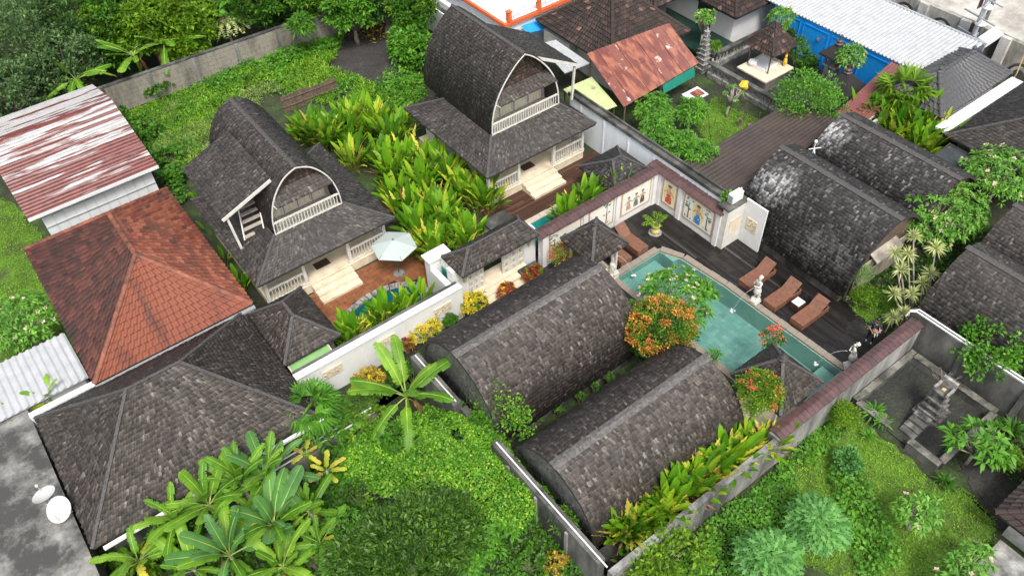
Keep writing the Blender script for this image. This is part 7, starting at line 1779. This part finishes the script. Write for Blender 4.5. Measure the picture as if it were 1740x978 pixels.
for i, (px, py, m, lb) in enumerate(((640, 760, 'leaf_bright', 'broad leaved green shrub at the top of the creeper mound'), (590, 775, 'leaf_mid', 'dark leafy shrub between fan palm and creeper mound'), (835, 765, 'leaf_mid', 'rosette leaved shrub by the mossy boundary wall'), (880, 870, 'leaf_mid', 'fern-like shrub at the wall foot beside the creeper mound'), (820, 930, 'leaf_bright', 'pale long leaved shrub between the dark tree and the wall'), (725, 800 - 70, 'leaf_mid', 'dark fern cluster under the big single banana plant'), (700, 590 + 60, 'leaf_mid', 'green shrub behind the big single banana plant'), (250, 960, 'leaf_lime', 'yellow-green leafy shrub at the bottom left bananas'), (290, 900, 'leaf_bright', 'bright leafy shrub under the grey roof eave'))):
    c = at(px, py, .4); shrub('leafy_shrub', lb, 'shrub', (c[0], c[1], 0), (.75, .7, .75), m, 40, 7, .32, .11, 210 + i, 'leafy shrubs in the foreground')

VS = [(600, 735, .8, 'leaf_bright', .28, .16, 'broad'), (640, 720, .6, 'leaf_lime', .2, .1, 'small lime'), (668, 760, .7, 'leaf_mid', .3, .18, 'heart leaved'), (575, 810, .7, 'leaf_mid', .34, .2, 'large leaved'), (610, 850, .8, 'leaf_olive', .24, .09, 'olive'), (585, 900, .7, 'leaf_bright', .3, .08, 'strap leaved'), (905, 770, .7, 'leaf_mid', .22, .12, 'dark'), (925, 850, .7, 'leaf_bright', .2, .1, 'fresh green'), (960, 900, .6, 'leaf_mid', .3, .06, 'ferny'), (900, 960, .8, 'leaf_mid', .18, .1, 'low dark'), (860, 900, .7, 'leaf_bright', .34, .12, 'long leaved'), (800, 960, .7, 'leaf_bright', .26, .13, 'upright'), (940, 960, .6, 'leaf_ochre', .2, .09, 'browning'), (540, 960, .8, 'leaf_bright', .3, .14, 'glossy'), (820, 735, .5, 'leaf_mid', .3, .09, 'dark ferny'), (790, 700, .6, 'leaf_mid', .25, .13, 'leafy')]
WH = ['at the drain wall end', 'above the mound', 'beside the banana clump', 'left of the mound', 'against the dark tree', 'under the small banana', 'by the mossy wall', 'below the white pipe', 'at the wall foot', 'right of the dark tree', 'at the lower edge of the mound', 'at the bottom edge by the dark tree', 'near the wall corner', 'at the bottom edge by the bananas', 'on the upper right of the mound', 'under the climbing vine']
for i, ((px, py, r, m, L, W, nm), wh) in enumerate(zip(VS, WH)):
    c = at(px, py, .5); shrub('wild_shrub', nm + ' wild shrub ' + wh, 'shrub', (c[0], c[1], 0), (r, r * .85, .8 + .3 * (i % 3)), m, 40, 6 + i % 3, L, W, 400 + i, 'wild shrubs round the creeper mound', m2='leaf_lime' if i % 4 == 0 else None)
c = at(855, 700, 1.9); tree('climbing_vine', 'pale light green vine climbing over the gap between the two front barrel roofs', 'vine', (c[0], c[1]), 1.7, (.55, 1.5, 1.3), 'leaf_moundlight', 60, 34, .13, .09, .05, 220, c=tuple(c), cr=.4)
for i, (px, py) in enumerate(((950, 690), (1010, 655), (985, 672), (915, 705), (1035, 640))):
    c = at(px, py, .6); shrub('gap_weed', ('weed in the dark gap between the front barrel roofs, beside the vine', 'weed in the dark gap nearest the orange tree', 'middle weed in the dark gap between the barrel roofs', 'lowest weed in the gap next to the vine', 'weed tuft in the gap under the orange tree')[i], 'weed', (c[0], c[1], 0), (.22, .22, .7), 'leaf_mid', 14, 6, .13, .07, 230 + i, 'weeds in the roof gap')
# --- crotons and border shrubs along the white wall
for i, (px, py, r, m, m2, lb) in enumerate(((722, 565, .95, 'leaf_yellow', 'leaf_lime', 'large bright yellow croton against the relief wall, nearest the banana plant'), (805, 520, .8, 'leaf_yellow', 'leaf_lime', 'bright yellow croton at the end of the relief wall by the gate steps'), (627, 650, .75, 'leaf_ochre', 'leaf_yellow', 'ochre yellow croton beside the fan palm'), (690, 585, .4, 'leaf_red', 'leaf_ochre', 'small red croton tucked beside the large yellow croton'), (860, 495, .5, 'leaf_red', 'leaf_yellow', 'red croton at the foot of the gate steps'), (905, 465, .55, 'leaf_red', 'leaf_lime', 'crimson and lime croton by the side block of the gate'), (765, 545, .35, 'leaf_mid', None, 'low green shrub between the two yellow crotons'), (740, 425, .5, 'leaf_yellow', 'leaf_ochre', 'yellow croton at the corner of the stepped white wall'), (710, 400, .45, 'leaf_yellow', 'leaf_lime', 'yellow croton beside the parasol'), (706, 420, .35, 'leaf_ochre', None, 'small ochre croton nearest the parasol edge'), (1325, 640, .3, 'flower_coral', 'leaf_mid', 'small coral flowered plant by the gazebo'))):
    c = at(px, py, .7 if i in (7, 8, 9) else .55); shrub('croton', lb, 'shrub', (c[0], c[1], 0), (r, r * .8, 1.0 if r > .6 else .75), m, int(120 * r) + 15, 9, .17, .055, 240 + i, 'coloured croton shrubs', m2=m2, share=.25)
ground_cover('ground_cover', 'low dark ground cover along the white relief wall', 'ground cover', pxs((560, 690), (690, 610), (870, 510), (990, 450), (1000, 470), (870, 530), (720, 620), (640, 690), (600, 720)), 110, .14, .09, MT['leaf_dark'], 93, hgt=.25, gap=.2)
c = at(962, 437, .8); tree('shrub', 'rounded shrub with orange young leaves by the left mural, under the small gazebo', 'shrub', (c[0], c[1]), .8, (.85, .7, .7), 'leaf_lime', 40, 26, .11, .05, .06, 260, extra=[('leaf_orange', 34, 24, .11, .05, 1.03)], c=tuple(c))
c = at(1122, 562, 2.3); tree('orange_leaved_tree', 'large rounded tree covered in orange young leaves between the barrel roofs and the pool', 'tree', (c[0], c[1]), 2.3, (1.5, 1.45, 1.45), 'leaf_mid', 170, 60, .11, .055, .12, 261, extra=[('leaf_lime', 60, 40, .11, .05, 1.0), ('leaf_orange', 105, 32, .1, .055, 1.04)], c=tuple(c), cr=.2, low=-.7)
c = at(1290, 668, 3.0); tree('round_shrub', 'round clipped shrub with coral red tips against the lower gazebo roof', 'shrub', (c[0], c[1]), 3.0, (.85, .85, .9), 'leaf_lime', 120, 50, .1, .045, .08, 262, extra=[('leaf_orange', 12, 24, .1, .05, 1.03), ('flower_coral', 7, 24, .1, .05, 1.05)], c=tuple(c), cr=.25)
c = at(1311, 575, 1.2); tree('ixora', 'coral flowering shrub leaning over the pool behind the lower gazebo', 'shrub', (c[0], c[1]), 1.2, (.55, .5, .5), 'leaf_mid', 26, 16, .13, .06, .05, 263, extra=[('flower_coral', 18, 16, .1, .05, 1.1)], c=tuple(c))
c = at(1080, 520, .6); shrub('green_shrub', 'bright green shrub at the pool edge behind the orange tree', 'shrub', (c[0] - .3, c[1], 0), (.6, .6, .8), 'leaf_bright', 60, 8, .16, .06, 264)
c = at(1215, 605, .3); shrub('fern', 'small fern at the left edge of the pool near the lower gazebo', 'fern', (c[0], c[1], 0), (.3, .3, .35), 'leaf_bright', 16, 8, .32, .04, 265)
c = at(1150, 505, 2.1); rosette_tree('frangipani', 'open crowned frangipani with pink-white flowers spreading over the pool', 'tree', at(1120, 575, 0)[:2], tuple(c + np.array([.0, -.1, 0]) if False else c), (1.75, 1.9, .75), 'leaf_bright', 190, 11, .34, .1, .07, 270, flowers=40, bark='bark_pale', bare=.22, low=-.1)
# --- frangipanis right and left
for i, (px, py, z, r, n, fl, lb) in enumerate(((1600, 362, 2.3, (2.5, 2.0, 1.3), 250, 34, 'large dense frangipani with pale flowers between the grey barrel roofs'), (1700, 298, 2.4, (2.3, 1.9, 1.1), 210, 36, 'spreading frangipani with pale flowers at the right edge'), (38, 548, 1.7, (1.75, 1.8, 1.1), 190, 22, 'frangipani with pink flowers at the left edge beside the terracotta roof'), (1445, 97, 2.5, (1.0, .9, .7), 60, 12, 'small flowering frangipani in front of the blue wall'), (1327, 32, 2.8, (.9, .9, .7), 50, 6, 'frangipani at the corner of the blue wall above the pavilion roof'), (1198, 30, 2.3, (.75, .7, .5), 34, 3, 'small crooked frangipani before the white walled tile roofed house'), (1560, 870, 1.3, (1.0, .8, .6), 34, 3, 'thin frangipani in the lower right lawn'), (1640, 968, 1.4, (1.4, .7, .7), 60, 10, 'frangipani crown at the bottom right edge'), (1243, 158, 1.7, (.8, .7, .45), 9, 0, 'nearly bare small tree with a yellow cloth by the baluster wall'), (1215, 78, 1.6, (.35, .35, .3), 16, 0, 'yellow-green bonsai shrub on the split gate'))):
    c = at(px, py, z); b = at(px + (12 if i != 4 else -5), py + 45 * (z / 2), 0)
    rosette_tree('frangipani', lb, 'tree', (c[0], c[1]), tuple(c), r, 'leaf_lime' if i == 9 else 'leaf_frangi', int(n * 1.5), 9, .3 if i != 8 else .22, .09, .1, 280 + i, fl, group='frangipani trees')
c = at(1665, 752, 1.5); rosette_tree('plumeria', 'big leaved frangipani with large glossy rosettes beside the shrine court', 'tree', (c[0], c[1]), tuple(c), (1.25, 1.1, .8), 'leaf_bright', 34, 10, .46, .15, .09, 292)
tag(MB().blob(at(1265, 145, 2.0), (.28, .25, .25), 0, 5, 8, .3).build('cloth_bundle', MT['cloth_yellow']), 'yellow cloth bundle hung in the nearly bare small tree', 'cloth')
# --- trees over the garden
for i, (px, py, z, r, lb) in enumerate(((1112, 188, 2.0, (1.1, 1.05, .95), 'leafy green tree nearest the rusty red shed roof'), (1175, 190, 1.7, (.95, .9, .8), 'leafy tree over the small coop'), (1118, 222, 1.9, (1.2, 1.0, .9), 'leafy tree over the paving path, middle of its row'), (1155, 245, 1.9, (1.0, .9, .85), 'low branching leafy tree between path and lawn'), (1195, 268, 1.9, (1.15, 1.0, .8), 'leafy tree spreading over the dark brown metal roof'))):
    c = at(px, py, z); rosette_tree('garden_tree', lb, 'tree', (c[0], c[1]), tuple(c), r, 'leaf_bright', 150, 9, .33, .09, .08, 300 + i, group='leafy trees between the path and the garden', low=-.5)
c = at(1375, 172, 2.4); tree('guava_tree', 'green tree with small leaves growing over the baluster wall corner', 'tree', (c[0], c[1]), 2.4, (2.0, 1.9, 1.4), 'leaf_bright', 120, 40, .17, .075, .1, 310, c=tuple(c), cr=.26)
for i, (px, py, z, r, m, lb) in enumerate(((1352, 88, 1.3, (.7, .8, 1.0), 'leaf_mid', 'dark bushy shrub against the blue wall behind the pavilion'), (1372, 112, .6, (.8, .6, .5), 'leaf_mid', 'low dark shrub at the foot of the blue wall'), (1335, 62, 1.6, (.5, .5, .6), 'leaf_dark', 'narrow dark shrub behind the pavilion roof'), (1678, 122, .9, (.55, .55, .6), 'leaf_ochre', 'yellow-orange shrub by the street beyond the black tile roof'))):
    c = at(px, py, z); tree('bush', lb, 'shrub', (c[0], c[1]), z, r, m, 40, 28, .17, .08, .06, 320 + i, c=tuple(c))
c = at(1400, 62, 1.8); rosette_tree('bougainvillea', 'sparse pink flowering shrub against the blue wall', 'shrub', (c[0], c[1]), tuple(c), (.6, .6, .6), 'leaf_mid', 26, 4, .12, .05, .04, 330, 30, 'flower_coral')
c = at(1240, 338, 2.65); tree('wall_plant', 'bright green plant sprouting behind the tiled wall beside the air conditioner', 'plant', (c[0], c[1]), 2.65, (.38, .38, .32), 'leaf_bright', 16, 10, .2, .12, .03, 331, c=tuple(c))
# --- R1 front bushes, dracaenas
c = at(1468, 505, .7); tree('bush', 'yellow-green clipped bush at the corner of the deck and grey barrel roof', 'shrub', (c[0], c[1]), .7, (.65, .6, .6), 'leaf_lime', 40, 34, .1, .06, .05, 340, c=tuple(c))
c = at(1463, 470, 1.5); tree('feathery_bush', 'feathery green shrub above the clipped yellow-green bush', 'shrub', (c[0], c[1]), 1.5, (.5, .5, .7), 'leaf_bright', 30, 40, .16, .018, .05, 341, c=tuple(c))
dh = [(1552, 402, 3.2), (1521, 430, 2.9), (1543, 432, 2.9), (1590, 422, 2.9), (1531, 459, 2.5), (1580, 466, 2.3), (1519, 500, 1.7), (1549, 500, 1.9), (1567, 482, 2.0), (1517, 540, 1.0), (1536, 532, 1.2)]
t = None
dn = ['tallest pale dracaena head nearest the big frangipani', 'pale dracaena head close to the gable of the grey barrel roof', 'pale dracaena head in the middle of the upper row', 'pale dracaena head set apart on the right', 'mid height pale dracaena head above the lawn', 'pale dracaena head against the dark barrel roof', 'low pale dracaena head over the lawn edge', 'broad pale dracaena head in the lower group', 'small pale dracaena head behind the broad one', 'lowest pale dracaena beside the man', 'low pale dracaena touching the tiled cap wall']
for i, (px, py, z) in enumerate(dh):
    rg = np.random.default_rng(350 + i); c = at(px, py, z); b = at(1550 + (px - 1550) * .5, 545 + (i % 3) * 6, 0) if z > 1.4 else (c[0], c[1] + .05, 0)
    t = thing('dracaena', dn[i], 'dracaena', (b[0], b[1], 0), 'pale dracaenas by the deck'); V, F = rosette_arrays([c], [[.1, -.1, 1]], 80, .5, .05, rg, elev=(-.4, 1.4), droop=.12); part_np('head', V, F, MT['leaf_cream'], t)
    MB().tube([(b[0], b[1], -.05), ((b[0] + c[0]) / 2 + .05, (b[1] + c[1]) / 2, z * .5), c], .035, 6).build('stem', MT['bark_pale'], t)
ground_cover('ground_cover', 'dark ground cover under the pale dracaenas', 'ground cover', pxs((1480, 470), (1560, 440), (1580, 520), (1540, 560), (1500, 560)), 60, .2, .1, MT['leaf_mid'], 94, hgt=.4, gap=.3)
c = at(1690, 590, 1.9); tree('leafy_tree', 'light green leafy tree beyond the wall with white pipes at the right edge', 'tree', (c[0], c[1]), 1.9, (1.7, 1.4, 1.2), 'leaf_bright', 90, 34, .2, .12, .1, 342, c=tuple(c), cr=.24)
c = at(1640, 570, 1.7); tree('leafy_tree', 'small light green bush on the wall top beside the white pipe', 'tree', (c[0], c[1]), 1.7, (.5, .5, .4), 'leaf_bright', 22, 22, .16, .1, .05, 343, c=tuple(c))
# --- lower right garden
def lobed_bush(px, py, z, r, n, lab, seed):
    rg = random.Random(seed); c = at(px, py, z); t = thing('lobed_shrub', lab, 'shrub', (c[0], c[1], 0), 'silvery lobed leaved shrubs')
    MB().tube([(c[0], c[1], -.1), (c[0], c[1], z)], [.07, .04], 7).build('stem', MT['bark_pale'], t)
    for i in range(n):
        a = i * 2.4; f = math.sqrt((i + .5) / n); put_leaf(t, rg.choice(LOB), ((f * .95 - .2) * r * math.cos(a) * .85, (f * .95 - .2) * r * math.sin(a) * .85, z + .45 * r * (1 - f * f) - .1), a + rg.uniform(-.3, .3), .55 - .95 * f + rg.uniform(-.15, .15), rg.uniform(.85, 1.25) * r / 1.15, rg.uniform(-.3, .3))
lobed_bush(1390, 888, 1.3, 1.2, 46, 'silvery green lobed shrub standing in the lower right garden', 1); lobed_bush(1305, 948, 1.3, 1.25, 46, 'silvery green lobed shrub cut by the bottom edge', 2)
IV = pxs((1150, 960), (1200, 890), (1290, 820), (1340, 780), (1360, 850), (1350, 990), (1160, 1000))
ground_cover('ivy_mat', 'dense small leaved ivy on the slope below the bottom garden wall', 'creeper', IV, 260, .15, .1, MT['leaf_bright'], 95, hgt=.45, gap=.12)
ground_cover('creeper_mat', 'leafy creepers running through the lower right garden', 'creeper', pxs((1405, 800), (1450, 790), (1500, 880), (1530, 960), (1460, 990), (1430, 900)), 150, .19, .13, MT['leaf_bright'], 96, hgt=.7, gap=.4)
ground_cover('weeds', 'weeds along the foot of the bottom garden wall', 'weeds', pxs((1330, 790), (1410, 700), (1450, 720), (1380, 800)), 120, .18, .1, MT['leaf_bright'], 97, hgt=.5, gap=.25)
for i, (px, py, z, r, m, L, W, lb) in enumerate(((1440, 782, .6, (.45, .45, .5), 'leaf_silver', .12, .11, 'small round leaved grey-green shrub in the middle of the garden'), (1432, 708, .8, (.62, .6, .6), 'leaf_lime', .12, .03, 'feathery yellow-green shrub at the wall by the shrine court'), (1130, 965, 1.0, (2.0, 1.1, 1.1), 'leaf_lime', .24, .1, 'bright yellow-green shrub at the bottom edge against the wall corner'), (1712, 800 - 20, .7, (.5, .5, .5), 'leaf_lime', .1, .06, 'small yellow-green bush behind the big leaved frangipani'))):
    c = at(px, py, z); tree('bush', lb, 'shrub', (c[0], c[1]), z, r, m, 50, 36 if W > .04 else 60, L, W, .05, 360 + i, c=tuple(c))
for i, (px, py, L, lb) in enumerate(((1487, 697, .75, 'bird nest fern with strap leaves on the shrine court wall'), (1477, 737, .5, 'spiky rosette plant below the strap leaved fern'), (1608, 815, .6, 'dark strap leaved lily at the corner of the shrine court'), (1722, 728, .9, 'dark strap leaved clump at the right edge beside the shrine court'), (1500, 712, .6, 'second strap leaved fern nearer the shrine'))):
    c = at(px, py, .4); t = thing('strap_leaved_plant', lb, 'plant', (c[0], c[1], 0), 'strap leaved plants round the shrine court'); rg = np.random.default_rng(370 + i)
    V, F = rosette_arrays([(c[0], c[1], .15)] * 2, [[0, 0, 1], [.1, 0, 1]], 22, L, .1 if i != 1 else .06, rg, elev=(.3, 1.3), droop=.3); part_np('foliage', V, F, MT['leaf_mid' if i in (2, 3) else 'leaf_bright'], t)
ground_cover('ground_cover', 'ground cover at the right edge behind the shrine court', 'ground cover', pxs((1680, 770), (1740, 690), (1800, 800), (1720, 830)), 80, .2, .1, MT['leaf_dark'], 98, hgt=.5, gap=.2)
ground_cover('ground_cover', 'mixed ground cover in the garden strip beyond the barrel roofs', 'ground cover', pxs((1560, 420), (1650, 380), (1760, 420), (1660, 470), (1590, 500)), 60, .2, .12, MT['leaf_mid'], 99, hgt=.4, gap=.3)
